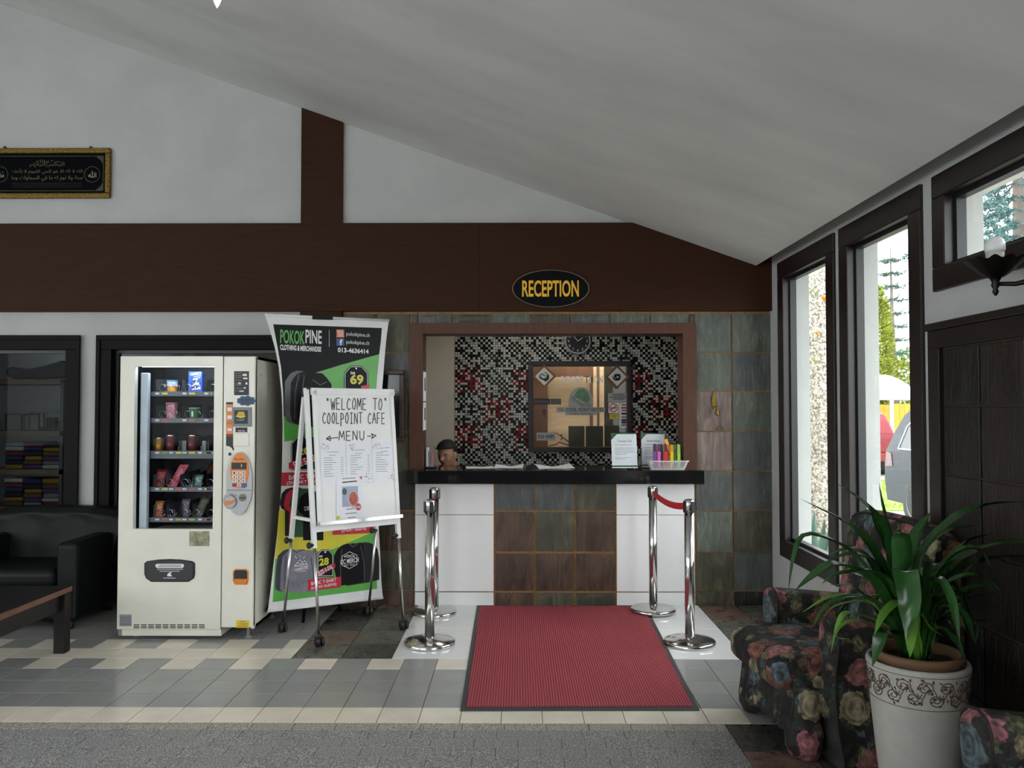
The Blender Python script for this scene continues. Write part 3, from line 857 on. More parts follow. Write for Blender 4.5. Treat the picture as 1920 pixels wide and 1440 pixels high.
for k, sy in enumerate(shelf_y):
    z = atY(330, sy, SY).z; shelf_z.append(z)
    mb = MB(); mb.box(SXL, SXR, SY, iy1 - 0.04, z - 0.006, z)
    mb.box(SXL, SXR, SY - 0.004, SY, z - (0.028 if k != 2 else 0.05), z + 0.003)
    sh = obj('shelf', mb, INMET, vm, world=True)
    for x0 in ((292, 343, 384) if k < 2 else (292, 318, 343, 372, 388)):
        rect(SP, x0, sy + 1.4, x0 + 7, sy + 4.4, INK_W, sh, k=0.006, name='shelf_tag')
        rect(SP, x0 + 12, sy + 1.2, min(x0 + 23, 398), sy + 4.6, TAGM[k if k < 2 else (k + x0) % 5], sh, k=0.006, name='shelf_tag')
        text(str(k + 1) + '1', SP, (x0 + 1.5, sy + 1.8, x0 + 5.5, sy + 4.0), INK_K, sh, k=0.007)
    for dx in ((291, 340, 388) if k < 2 else (286, 310, 336, 360, 385)):
        x = atY(dx, sy, SY).x
        mb = MB(); mb.add([(x, SY + 0.01, z), (x, iy1 - 0.05, z), (x, iy1 - 0.05, z + 0.10), (x, SY + 0.01, z + 0.085)], [(0, 1, 2, 3)])
        mb.add([(x + 0.002, SY + 0.01, z), (x + 0.002, iy1 - 0.05, z), (x + 0.002, iy1 - 0.05, z + 0.10), (x + 0.002, SY + 0.01, z + 0.085)], [(3, 2, 1, 0)])
        obj('lane_divider', mb, INMET, sh, world=True)
    if k == 2: continue
    for cx_ in ((302, 325, 350, 368, 396) if k < 2 else (296, 316, 345, 366, 392)):
        c = atY(cx_, sy - 9, SY).x; cz_ = z + 0.028
        mb = MB(); mb.tube([(c + 0.024 * math.cos(t), SY + 0.012 + 0.07 * t / 12.6, cz_ + 0.026 * math.sin(t)) for t in [i * 12.6 / 36 for i in range(37)]], 0.0016, 5)
        obj('spiral', mb, CHROME, sh, world=True)
# --- stickers and fittings on the door
pic = rect(VP, 355, 996, 393, 1024, mat('faded_photo_sticker', srgb(176, 166, 138), 0.5, col2=srgb(110, 112, 84), vs=30), door, k=0.001, name='sticker')
flap_pts = [(271, 1056), (276, 1052), (298, 1049), (319, 1048), (340, 1049), (361, 1052), (366, 1056), (366, 1076), (364, 1084), (354, 1091), (284, 1091), (274, 1084), (271, 1076)]
poly(VP, flap_pts, INK_K, door, k=0.0, name='delivery_surround', thick=0.004)
cxf, cyf = 318.5, 1070
flap = poly(VP, [(cxf + (x - cxf) * 0.94, cyf + (y - cyf) * 0.92) for x, y in flap_pts], mat('charcoal_plastic', srgb(48, 48, 50), 0.4), door, k=0.004, name='delivery_flap', thick=0.006)
poly(VP, [(293, 1058), (296, 1056.5), (343, 1056.5), (346, 1058), (346, 1062), (343, 1064.5), (296, 1064.5), (293, 1062)], INK_W, door, k=0.011, name='sticker')
strokes(VP, [[(300, 1059), (340, 1059)], [(298, 1062), (342, 1062)]], 0.004, INK_DG, door, k=0.0115, name='small_print')
strokes(VP, [[(296, 1067), (344, 1067)], [(301, 1070.4), (338, 1070.4)], [(308, 1083.3), (330, 1083.3)]], 0.003, INK_W, door, k=0.011, name='small_print')
poly(VP, [(315, 1080), (315, 1076), (319, 1072.5), (324, 1072), (321, 1075), (324, 1080)], INK_W, door, k=0.011, name='hand_symbol')
rect(VP, 224, 1152, 247, 1174, mat('silver_label', srgb(150, 154, 160), 0.4), door, k=0.001, name='sticker')
strokes(VP, [[(226, y), (245, y)] for y in (1157, 1160.5, 1164, 1168, 1171.5)], 0.003, INK_DG, door, k=0.0016, name='small_print')
mb = MB()
for g in range(10):
    for r in range(3):
        x0, y0 = 250.5 + g * 13.6, 1170.6 + r * 2.9
        a, b = VP.uv(x0, y0); c, d = VP.uv(x0 + 11, y0 + 1.7)
        mb.box(a, c, YF - 0.0006, YF + 0.01, d, b)
obj('vent_grille', mb, INK_K, door, world=True, kind='stuff')
# --- control column
pk = rect(VP, 439, 696, 467, 741, INK_K, colp, k=0.001, name='instruction_sticker')
strokes(VP, [[(441, y), (453, y)] for y in (700, 704.5, 708, 713, 719, 722, 728, 732.5)], 0.003, GREY_P, colp, k=0.0016, name='small_print')
for x0, y0, x1, y1 in ((455, 701, 463, 705), (456, 708, 464, 711), (447, 717, 451.5, 720.5), (460.5, 717, 464, 721), (457, 726, 461, 728.5), (449, 732, 457, 734.5)):
    rect(VP, x0, y0, x1, y1, INK_W, colp, k=0.0016, name='pictogram')
cl = [(462 + 17.5 * math.cos(t) * (1 + 0.05 * math.cos(9 * t)), 751.5 + 9.2 * math.sin(t) * (1 + 0.09 * math.cos(9 * t))) for t in [i * 2 * math.pi / 54 for i in range(54)]]
poly(VP, cl[::-1], BLUE_S, colp, k=0.002, name='cloud_sticker')
strokes(VP, [[(452, 748.5), (472, 748.5)], [(451, 751.5), (474, 751.5)], [(455, 755), (470, 755)]], 0.005, mat('navy_print', srgb(8, 36, 66), 0.5), colp, k=0.0026, name='small_print')
poly(VP, [(424, 836), (424, 754), (437, 754), (437, 835), (439, 842), (438.5, 844.5), (437, 845), (434.5, 840), (430, 837)], INK_K, colp, k=0.001, name='instruction_sticker')
rect(VP, 424.2, 758, 436.8, 814, ORANGE, colp, k=0.0016, name='instruction_sticker')
for y0, y1 in ((764, 771), (779, 786), (803, 808)): rect(VP, 426.5, y0, 435, y1, INK_W, colp, k=0.0022, name='pictogram')
strokes(VP, [[(426, y), (435, y)] for y in (789.5, 792, 794.5, 821, 824, 827, 830)], 0.0026, INK_DG, colp, k=0.0022, name='small_print')
rect(VP, 425, 815.5, 436, 818.5, RED_K, colp, k=0.0022, name='instruction_sticker')
bz = rect(VP, 437, 763.5, 472, 800, GREY_P, colp, k=0.0, name='note_acceptor', thick=0.012)
rect(VP, 440.5, 769, 466, 794.5, INK_K, colp, k=0.0125, name='screen')
poly(VP, [(443, 781), (446, 777), (448, 772), (458, 772), (460, 777), (461, 782), (452, 784)], INK_Y, colp, k=0.013, name='screen_print')
strokes(VP, [[(447, 775), (458, 775)], [(446, 778.5), (459, 778.5)]], 0.0026, INK_K, colp, k=0.0136, name='screen_print')
poly(VP, [(444, 785), (448, 786.5), (459, 784.5), (459, 788), (452, 789.5), (445, 788)], mat('teal_print', srgb(70, 140, 130), 0.5), colp, k=0.013, name='screen_print')
rect(VP, 441.5, 801.5, 464, 810.5, INK_K, colp, k=0.001, name='instruction_sticker')
text('Push Top', VP, (446.5, 806.5, 459, 809.5), INK_W, colp, k=0.0016, bold=0.02)
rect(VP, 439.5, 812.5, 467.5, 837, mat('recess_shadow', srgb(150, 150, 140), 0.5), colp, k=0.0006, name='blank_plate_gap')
rect(VP, 440, 813, 467, 836.4, CREAM, colp, k=0.001, name='blank_plate', thick=0.004)
disc_uv(VP, *VP.uv(431, 851.5), 0.011, 0.011, INK_K, colp, k=0.001, name='lock')
# keypad pod
pod = []
for i in range(24):
    t = math.pi * i / 23
    pod.append((450 + 24.0 * math.cos(t), 896 - 49 * math.sin(t)))
pod += [(426, 925), (422, 929), (420.3, 937), (421.5, 946), (427, 953), (435, 955), (439, 961), (446, 965.5), (452, 965.5), (459, 961), (466, 950), (472, 934), (474, 918)]
poly(VP, pod[::-1], SILVER, colp, k=0.0, name='keypad_pod', thick=0.018)
oa, ob = VP.uv(451, 882); disc_uv(VP, oa, ob, 0.062, 0.118, ORANGE, colp, k=0.0186, name='keypad_oval', thick=0.003)
KP = 0.0222
rect(VP, 436.3, 867, 464.5, 879.5, INK_K, colp, k=KP, name='price_display')
text('Pay One', VP, (442, 858.5, 459, 863.5), INK_K, colp, k=KP, bold=0.02, shear=0.1)
text('1', VP, (454, 870, 456, 875), mat('red_segment', srgb(210, 160, 150), 0.4), colp, k=KP + 0.001, bold=0.02)
for i, ch in enumerate('123456789'):
    r, c = divmod(i, 3)
    x0, y0 = 438 + c * 8.6, 883 + r * 7.6
    rect(VP, x0, y0, x0 + 7.3, y0 + 6.2, KEY_W, colp, k=KP, name='key', thick=0.003)
    text(ch, VP, (x0 + 2, y0 + 1.2, x0 + 5.2, y0 + 5.2), INK_K, colp, k=KP + 0.0036, bold=0.03)
rect(VP, 438, 906, 445.5, 912, RED_K, colp, k=KP, name='key', thick=0.003)
rect(VP, 446.6, 906, 453.9, 912, KEY_W, colp, k=KP, name='key', thick=0.003)
text('0', VP, (448.6, 907.2, 451.8, 911.2), INK_K, colp, k=KP + 0.0036, bold=0.03)
disc_uv(VP, *VP.uv(459.5, 909.5), 0.017, 0.017, BLUE_K, colp, k=KP, name='key', thick=0.003)
rect(VP, 427, 917.5, 473.5, 919.5, GREY_P, colp, k=0.0186, name='pod_groove')
a, b = VP.uv(434, 940)
disc_uv(VP, a, b, 0.044, 0.044, GREY_P, colp, k=0.018, name='return_dial_rim', thick=0.004)
disc_uv(VP, a, b, 0.038, 0.038, SILVER, colp, k=0.022, name='return_dial', thick=0.008)
poly(VP, [(424.5, 940), (427, 938), (437, 938), (444.5, 934), (445, 937), (438, 943), (428, 947), (425, 944.5)], ORANGE, colp, k=0.0305, name='return_dial_arrow', thick=0.006)
text('COIN RETURN', VP, (432, 925.5, 446, 928.5), INK_K, colp, k=0.0186, rot=-0.3)
a, b = VP.uv(456.5, 932.5)
disc_uv(VP, a, b, 0.024, 0.024, mat('brushed_steel_dark', srgb(120, 112, 104), 0.3, metal=0.8), colp, k=0.018, name='coin_slot_ring', thick=0.006)
rect(VP, 452.5, 931.5, 462, 934, INK_K, colp, k=0.0245, name='coin_slot')
# coin return cup
cup = [(437, 1071), (441, 1066.5), (462, 1066.5), (466, 1071), (466, 1089), (463, 1096), (441, 1096), (437, 1089)]
poly(VP, cup, ORANGE, colp, k=0.0, name='coin_cup_surround', thick=0.005)
poly(VP, [(439, 1072), (442, 1068.5), (461, 1068.5), (464, 1072), (464, 1085), (439, 1085)], INK_K, colp, k=0.0056, name='coin_cup_opening')
poly(VP, [(439, 1086), (464, 1086), (464, 1090), (461, 1094.5), (443, 1094.5), (439, 1090)], ORANGE, colp, k=0.0056, name='coin_cup_lip', thick=0.008)
rect(VP, 442.5, 1163, 467.5, 1177, INK_Y, colp, k=0.001, name='warning_sticker')
strokes(VP, [[(450, 1165.3), (460, 1165.3)], [(448, 1169), (465, 1169)], [(448, 1172), (464, 1172)], [(445, 1175), (464, 1175)]], 0.003, INK_DG, colp, k=0.0016, name='small_print')
# screw heads on the side sheet
for (yy, zz_) in ((0.12, 1.75), (0.14, 1.35), (0.2, 0.9), (0.35, 1.1), (0.15, 0.5), (0.4, 0.4), (0.3, 1.7)):
    mb = MB(); mb.lathe([(0.004, 0), (0.003, 0.002)], (VXR, YF + yy, zz_), 8, ax='x')
    obj('screw', mb, INK_DG, vm, world=True)

# --- goods on the shelves (each one a thing of its own)
PRODM = {}
def pm_(name, c, c2=None, vs=40): return mat(name, c, 0.35, var=0.05, vs=vs, col2=c2)
def prod_spot(px, k): 
    p = atY(px, shelf_y[k] - 1, SY + 0.035); return Vector((p.x, SY + 0.035, shelf_z[k]))
def cup(px, k, r, h, m, lid, label, taper=0.82):
    p = prod_spot(px, k)
    t = thing('snack_cup', label, 'snack cup', p, group='goods in the vending machine')
    mb = MB(); mb.lathe([(r * taper, 0), (r * (taper + 0.02), 0.004), (r * 0.98, h * 0.93)], n=20); obj('cup', mb, m, t)
    mb = MB(); mb.lathe([(r * 1.05, h * 0.93), (r * 1.06, h * 0.97), (r * 0.98, h)], n=20); obj('lid', mb, lid, t)
    return t
def px_w(dpx): return dpx * (SY + 0.035) / F
c1 = cup(323, 0, px_w(9.8), px_w(22), pm_('cup_blue_yellow', srgb(232, 196, 60), srgb(200, 60, 40)), pm_('foil_blue', srgb(60, 160, 210)), 'blue and yellow snack cup on the top shelf of the machine')
mb = MB(); mb.lathe([(px_w(9.3), px_w(11)), (px_w(9.75), px_w(20.4))], n=20, caps=False); obj('print_band', mb, pm_('band_blue', srgb(40, 130, 200), srgb(230, 230, 230), 60), c1)
p = prod_spot(366, 0)
bw, bh = px_w(13), px_w(39)
ob_ = thing('biscuit_box', 'blue upright biscuit box on the top shelf of the machine', 'box', p, group='goods in the vending machine')
mb = MB(); mb.box(-bw, bw, 0, 0.035, 0, bh); obj('carton', mb, pm_('carton_blue', srgb(20, 84, 196)), ob_, bevel=0.001)
bp = Plane(p, (1, 0, 0), (0, 0, 1))
text_uv('OREO', bp, -bw * 0.75, bh * 0.82, bw * 0.85, bh * 0.95, INK_W, ob_, k=0.0008, bold=0.03, rot=0.12)
strokes(bp, [[(-bw * 0.2, bh * 0.74), (bw * 0.8, bh * 0.79)], [(0, bh * 0.66), (bw * 0.7, bh * 0.7)]], 0.004, INK_W, ob_, k=0.0008, uvs=True, name='small_print')
rr = random.Random(5)
mb = MB()
for i in range(26):
    a, b = rr.gauss(0, 0.3) * bw, bh * (0.42 + rr.gauss(0, 0.08)); q = bw * 0.17
    mb.add([bp.at(a + q * math.cos(t), b + q * math.sin(t), 0.0009 + i * 0.00004) for t in (0.3, 1.5, 2.9, 4.0, 5.2)], [(0, 1, 2, 3, 4)], i % 2)
obj('biscuit_print', mb, [INK_W, INK_K], ob_, world=True)
poly_uv(bp, [(-bw * 0.5, bh * 0.1), (bw * 0.8, bh * 0.14), (bw * 0.75, bh * 0.26), (-bw * 0.3, bh * 0.22)], INK_W, ob_, k=0.0008, name='print_patch')
c2 = cup(322, 1, px_w(10.8), px_w(30), pm_('cup_pink', srgb(206, 170, 178), srgb(150, 60, 80), 50), pm_('lid_rose', srgb(190, 120, 120)), 'tall pink snack cup on the second machine shelf')
c3 = cup(364.5, 1, px_w(9.5), px_w(20.5), pm_('cup_green', srgb(30, 104, 58)), pm_('lid_pale', srgb(190, 190, 170)), 'short green snack cup on the second machine shelf')
cp3 = Plane(prod_spot(364.5, 1) + Vector((0, -px_w(9.2), 0)), (1, 0, 0), (0, 0, 1))
poly_uv(cp3, [(-0.006, 0.015), (0.004, 0.015), (0.004, 0.05), (-0.006, 0.05)], INK_W, c3, k=0.0012, name='print_patch')
def can(px, k, r, h, m, label):
    t = thing('drink_can', label, 'drink can', prod_spot(px, k), group='cans in the vending machine')
    mb = MB(); mb.lathe([(r * 0.8, 0), (r, 0.006), (r, h * 0.92)], n=20); obj('can_body', mb, m, t)
    mb = MB(); mb.lathe([(r, h * 0.92), (r * 0.84, h * 0.985), (r * 0.86, h), (r * 0.8, h * 0.985)], n=20); obj('can_top', mb, CHROME, t)
    return t
can(298, 2, px_w(7.6), px_w(25), mat('can_gold', srgb(190, 140, 50), 0.3, metal=0.6, var=0.15, vs=40), 'small gold drink can on the middle machine shelf')
can(320, 2, px_w(8.8), px_w(30), mat('can_red', srgb(104, 34, 40), 0.3, metal=0.4, var=0.12, vs=30), 'dark red drink can standing next to the gold can')
can(361.5, 2, px_w(8.8), px_w(30), mat('can_red2', srgb(96, 30, 34), 0.3, metal=0.4, var=0.12, vs=30), 'dark red drink can between the two grey stop blocks')
for q, lab in ((342.5, 'left'), (385, 'right')):
    p = prod_spot(q, 2); mb = MB(); h = px_w(19); w_ = px_w(6.3)
    mb.box(-w_, w_, 0, 0.03, 0, h); mb.box(-w_ * 1.2, -w_, -0.01, 0.06, 0, h * 0.5)
    top('stop_block', mb, GREY_P, 'grey plastic stop block at the %s of a red can in the machine' % ('right' if lab == 'left' else 'far right'), 'spacer', p, bevel=0.002)
def packet(px, k, w, h, lean, m, m2, label, tilt=0.0):
    """pillow pack held upright in a spiral, leaning sideways and back"""
    p = prod_spot(px, k)
    t = thing('snack_packet', label, 'snack packet', p, group='packets in the vending machine')
    W_, H_ = px_w(w), px_w(h)
    def fn(u, v):
        a = (u - 0.5) * 2; b = v
        th = 0.012 * (1 - abs(a) ** 2.5) * (1 - abs(2 * b - 1) ** 6)
        wv = 0.0015 * math.sin(40 * v + 9 * u)
        return a, b, th + wv
    for sgn, nm in ((-1, 'front'), (1, 'back')):
        mb = MB()
        def g(u, v):
            a, b, th = fn(u, v)
            return (a * W_ + lean * b * H_, tilt * b + sgn * th + 0.01, b * H_)
        mb.grid(g, 10, 12)
        obj('wrapper_' + nm, mb, m, t)
    mb = MB()
    def g2(u, v):
        a, b, th = fn(0.12 + 0.76 * u, 0.45 + 0.4 * v)
        return (a * W_ + lean * b * H_, tilt * b - th + 0.0085, b * H_)
    mb.grid(g2, 8, 6); obj('print_panel', mb, m2, t)
    return t
packet(296, 3, 10, 32, 0.05, pm_('pack_red', srgb(150, 26, 36), srgb(90, 10, 18)), pm_('pack_red_print', srgb(190, 120, 120), srgb(140, 24, 34), 90), 'dark red snack packet at the left end of the fourth machine shelf', 0.05)
packet(321, 3, 8.5, 40, 0.36, pm_('pack_pink', srgb(226, 130, 150), srgb(190, 50, 80), 30), pm_('pack_pink_print', srgb(235, 170, 180), srgb(200, 60, 90), 60), 'tall pink packet leaning right in the machine', 0.08)
packet(366, 3, 9.5, 22, 0.12, pm_('pack_teal', srgb(140, 180, 186), srgb(60, 110, 90), 30), pm_('pack_teal_print', srgb(190, 210, 200), srgb(70, 120, 120), 60), 'pale blue-green packet on the fourth machine shelf', 0.02)
packet(378, 3, 11, 46, 0.1, pm_('pack_brown', srgb(70, 50, 40), srgb(30, 20, 18), 60), pm_('pack_brown_print', srgb(120, 84, 50), srgb(40, 24, 20), 80), 'dark striped packet behind the blue-green packet in the machine', 0.18).location.y += 0.05
packet(293, 4, 8, 29, 0.03, pm_('pack_yellow', srgb(196, 150, 40), srgb(170, 60, 30), 35), pm_('pack_yellow_print', srgb(220, 200, 150), srgb(190, 80, 40), 70), 'yellow and orange packet on the lowest machine shelf', 0.04)
packet(344, 4, 7.5, 33, 0.03, pm_('pack_mauve', srgb(120, 112, 130), srgb(60, 50, 66), 50), pm_('pack_mauve_print', srgb(150, 140, 150), srgb(80, 50, 70), 70), 'clear mauve packet upright on the lowest machine shelf', 0.03)
packet(367, 4, 9, 38, 0.4, pm_('pack_olive', srgb(90, 98, 70), srgb(60, 66, 50), 30), pm_('pack_olive_print', srgb(120, 128, 110), srgb(70, 80, 60), 60), 'grey-green packet leaning right on the lowest machine shelf', 0.06)
# ================================================================== MERCHANDISE BANNER ON AN X STAND
BL_, BR_ = Vector((-1.712, 5.63, 0)), Vector((-1.025, 6.27, 0))
BP = Plane(BL_, BR_ - BL_, (0, 0, 1))
VINYL = mat('white_vinyl', (0.82, 0.82, 0.81), 0.35, var=0.02)
ARTK = mat('banner_black', (0.008, 0.008, 0.010), 0.4, spec=0.15, var=0.05)
ARTG = mat('banner_green', srgb(92, 178, 76), 0.35, var=0.03)
ARTY = mat('banner_yellow', srgb(222, 212, 60), 0.35, var=0.04)
ARTR = mat('banner_red', srgb(200, 34, 62), 0.35, var=0.03)
ARTGR = mat('banner_grey', srgb(96, 94, 98), 0.4, var=0.1)
ARTDK = mat('banner_dark_grey', srgb(44, 42, 46), 0.5, spec=0.2, var=0.1)
ARTLI = mat('banner_lilac_grey', srgb(140, 138, 150), 0.4, var=0.12, vs=14)
ARTNV = mat('banner_navy', srgb(60, 62, 84), 0.4, var=0.1)
ARTMR = mat('banner_maroon', srgb(96, 30, 48), 0.4, var=0.1)
ARTDG = mat('banner_dark_green', srgb(38, 92, 60), 0.4, var=0.1)
ban = thing('banner_stand', 'tall clothing banner with black, green and yellow print leaning beside the vending machine', 'banner', tuple((BL_ + BR_) / 2), 0)
Ledge = [(497, 591), (508, 625), (516, 655), (523, 690), (528, 740), (530, 800), (529, 860), (527, 920), (522, 980), (515, 1040), (508, 1100), (502, 1147)]
Redge = [(729, 601), (725, 630), (722, 660), (718, 712), (714, 760), (712, 810), (710, 870), (709, 930), (710, 990), (713, 1045), (715, 1090), (718, 1122)]
def edge_grid(L, R_, k, nu=14, rip=0.0):
    mb = MB(); n = len(L) - 1
    Lu = [BP.uv(*p) for p in L]; Ru = [BP.uv(*p) for p in R_]
    def fn(u, v):
        j = min(int(round(v * n)), n)
        a = Lu[j][0] * (1 - u) + Ru[j][0] * u; b = Lu[j][1] * (1 - u) + Ru[j][1] * u
        return BP.at(a, b, k + rip * math.sin(19 * u + 2 * v))
    mb.grid(fn, nu, n)
    return mb
front = edge_grid(Ledge, Redge, 0.0)
obj('sheet', front, VINYL, ban, world=True)
def art(pts, m, k, name='print'): return poly(BP, pts, m, ban, k=k, name=name)
art([(512, 608), (716, 615), (714, 640), (711, 664), (640, 684), (588, 700), (566, 716), (532, 783), (531, 740), (527, 690), (520, 650)], ARTK, 0.0010)
art([(588, 700), (640, 684), (711, 664), (706, 720), (702, 770), (700, 806), (533, 828), (532, 783), (566, 716)], ARTG, 0.0010)
art([(523, 957), (640, 945), (702, 930), (702, 985), (703, 996), (618, 1032), (516, 1048), (519, 1010)], ARTY, 0.0010)
art([(618, 1032), (703, 996), (705, 1060), (707, 1104), (511, 1129), (514, 1080), (516, 1048)], ARTG, 0.0010)
def shift(pts, dx, dy=0): return [(x + dx, y + dy) for x, y in pts]
hood = [(536, 788), (533, 770), (534, 716), (540, 706), (546, 699), (556, 695), (568, 696), (576, 704), (585, 716), (588, 760), (590, 800), (560, 797), (543, 793)]
art(hood, ARTGR, 0.0014); art(shift(hood, 11, 2), ARTDK, 0.0018); art(shift(hood, 24, 3), ARTK, 0.0022); art(shift(hood, 36, 4), ARTK, 0.0024)
def price_tag(x0, y0, x1, y1, num, numbox, rmbox):
    c = 0.26 * (x1 - x0); cy = 0.3 * (x1 - x0)
    O_ = lambda i: [(x0 + i, y1 - i), (x0 + i, y0 + cy + i * 0.4), (x0 + c + i * 0.4, y0 + i), (x1 - c - i * 0.4, y0 + i), (x1 - i, y0 + cy + i * 0.4), (x1 - i, y1 - i)]
    art(O_(0), ARTK, 0.0030, 'price_tag'); art(O_(1.2), VINYL, 0.0032, 'price_tag'); art(O_(2.2), ARTK, 0.0034, 'price_tag')
    disc_uv(BP, *BP.uv((x0 + x1) / 2, y0 + 5), 0.007, 0.007, VINYL, ban, k=0.0036, name='price_tag_hole')
    text('RM', BP, rmbox, VINYL, ban, k=0.0037, bold=0.03)
    text(num, BP, numbox, ARTY, ban, k=0.0037, bold=0.04)
price_tag(645, 686, 690, 742, '69', (656, 702, 681, 721), (657, 697, 665, 702))
price_tag(545, 815, 600, 882, '20', (556, 838, 582, 853), (557, 827, 566, 832))
price_tag(594, 1030, 625, 1081, '28', (598, 1046, 616, 1060), (598, 1041, 604, 1045))
art([(541, 868), (541, 880), (596, 862), (596, 850)], ARTR, 0.0040, 'ribbon'); text('SIZE S-3XL', BP, (549, 858, 592, 872), VINYL, ban, k=0.0046, bold=0.012, rot=0.30)
art([(676, 724), (692, 721), (693, 727), (678, 731)], ARTR, 0.0040, 'ribbon')
art([(593, 1073), (593, 1080), (628, 1064), (628, 1056)], ARTR, 0.0040, 'ribbon'); text('SIZE S-3XL', BP, (595, 1064, 624, 1073), VINYL, ban, k=0.0046, bold=0.012, rot=0.36)
art([(528, 886), (640, 884), (640, 908), (527, 911)], ARTR, 0.0030, 'caption_band')
text('BASIC T-SHIRT', BP, (541, 889, 610, 897.5), VINYL, ban, k=0.0036, bold=0.012); text('(SHORT SLEEVE)', BP, (537, 900, 614, 908), VINYL, ban, k=0.0036, bold=0.012)
tee = [(527, 953), (524, 944), (528, 925), (536, 917), (546, 914), (562, 914), (574, 920), (580, 940), (580, 957), (572, 958), (572, 1005), (534, 1005), (534, 957)]
for i, m_ in enumerate((ARTDK, ARTR, ARTDG, ARTK)): art(shift(tee, [0, 8, 18, 34][i], [0, 2, 2, 8][i]), m_, 0.0014 + 0.0004 * i)
text('CC MERCH', BP, (570, 949, 584, 957), VINYL, ban, k=0.0030, bold=0.02)
art([(623, 984), (702, 972), (702, 999), (623, 1003)], ARTR, 0.0030, 'caption_band'); text('(SHORT SLEEVE)', BP, (640, 986, 686, 998), VINYL, ban, k=0.0036, bold=0.012)
lng = [(521, 1108), (516, 1104), (516, 1090), (518, 1060), (521, 1042), (530, 1033), (540, 1029), (552, 1031), (570, 1030), (584, 1036), (589, 1048), (592, 1075), (592, 1106), (578, 1109), (546, 1111)]
art(lng, ARTNV, 0.0014); art(shift(lng, 9, 1), ARTLI, 0.0018); art(shift(lng, 20, 1)[:-3] + [(600, 1107), (566, 1110)], ARTLI, 0.0019)
for L_ in [[(536, 1042), (534, 1070), (533, 1104)], [(583, 1046), (587, 1075), (588, 1102)], [(548, 1031), (556, 1036), (566, 1031)]]: strokes(BP, [L_], 0.006, ARTNV, ban, k=0.0024, name='seam_line')
for L_ in [[(641, 1030), (638, 1060), (639, 1094)], [(676, 1024), (682, 1055), (683, 1088)], [(654, 1020), (662, 1025), (670, 1019)]]: strokes(BP, [L_], 0.005, ARTGR, ban, k=0.0024, name='seam_line')
for L_ in [[(570, 704), (566, 740), (568, 790)], [(586, 712), (600, 722), (612, 716)], [(560, 702), (553, 735), (552, 786)]]: strokes(BP, [L_], 0.006, ARTGR, ban, k=0.0028, name='seam_line')
strokes(BP, [[(551, 1062), (562, 1049), (567, 1055), (571, 1051), (577, 1062)], [(551, 1062), (577, 1062)], [(562, 1045), (562, 1041)], [(556, 1047), (553, 1043)], [(568, 1047), (571, 1043)], [(553, 1060), (575, 1058)], [(556, 1055), (570, 1058)]], 0.004, VINYL, ban, k=0.0030, name='emblem')
text('CAMERON', BP, (551, 1064, 576, 1068.5), VINYL, ban, k=0.0030, bold=0.02); strokes(BP, [[(555, 1071), (573, 1070)]], 0.003, VINYL, ban, k=0.003, name='emblem')
blk = [(626, 1066), (626, 1042), (632, 1030), (642, 1022), (652, 1019), (660, 1020), (676, 1017), (688, 1021), (694, 1030), (697, 1050), (697, 1087), (676, 1092), (640, 1098), (634, 1098)]
art(shift(blk, 9, -1), ARTMR, 0.0014); art([p for p in shift(blk, 14, 0)], ARTDK, 0.0016); art([(min(x, 682), y) for x, y in blk], ARTK, 0.0018)
hexa_ = [(655, 1034.5), (669, 1041), (669, 1058), (655, 1066), (641, 1059.5), (641, 1043), (655, 1034.5)]
strokes(BP, [hexa_], 0.004, VINYL, ban, k=0.0030, name='emblem')
text('CC MERCH', BP, (638, 1047, 672, 1056), VINYL, ban, k=0.0032, bold=0.02); text('EST 2021', BP, (645, 1057.5, 665, 1061), VINYL, ban, k=0.0032)
strokes(BP, [[(645, 1044), (651, 1040.5), (655, 1042), (660, 1040), (665, 1044)], [(645, 1044), (665, 1044)]], 0.004, VINYL, ban, k=0.0030, name='emblem')
art([(577, 1087), (639, 1081), (639, 1101), (577, 1108)], ARTR, 0.0040, 'caption_band')
text('BASIC T-SHIRT', BP, (583, 1087, 630, 1093.5), VINYL, ban, k=0.0046, bold=0.012); text('(LONG SLEEVE)', BP, (583, 1096, 630, 1102.5), VINYL, ban, k=0.0046, bold=0.012)
text('POKOK', BP, (525, 619, 571, 645), ARTG, ban, k=0.0020, bold=0.02); text('PINE', BP, (572.5, 619, 603, 644), VINYL, ban, k=0.0020, bold=0.02)
text('CLOTHING & MERCHANDISE', BP, (525, 648, 602, 658), VINYL, ban, k=0.0020, bold=0.03)
strokes(BP, [[(617, 619), (617, 650)]], 0.003, VINYL, ban, k=0.0020, name='divider_line')
ig = rect(BP, 630.5, 618, 645, 632.5, mat('icon_magenta', srgb(214, 60, 110), 0.4, col2=srgb(240, 150, 60), vs=18), ban, k=0.0020, name='icon')
strokes(BP, [[(633.5, 621), (642, 621), (642, 629.8), (633.5, 629.8), (633.5, 621)], [(637.8 + 2.4 * math.cos(t), 625.4 + 2.4 * math.sin(t)) for t in [i * math.pi / 6 for i in range(13)]]], 0.004, VINYL, ban, k=0.0026, name='icon')
rect(BP, 630.5, 634.5, 645, 648, mat('icon_blue', srgb(60, 88, 156), 0.4), ban, k=0.0020, name='icon'); text('f', BP, (636.5, 636, 641.5, 647.5), VINYL, ban, k=0.0026, bold=0.04)
text('pokokpine.ch', BP, (649, 623.5, 693, 633), VINYL, ban, k=0.0020); text('pokokpine.ch', BP, (649, 638.5, 692, 648), VINYL, ban, k=0.0020)
text('013-4636414', BP, (633, 653, 691, 662), VINYL, ban, k=0.0020, bold=0.035)
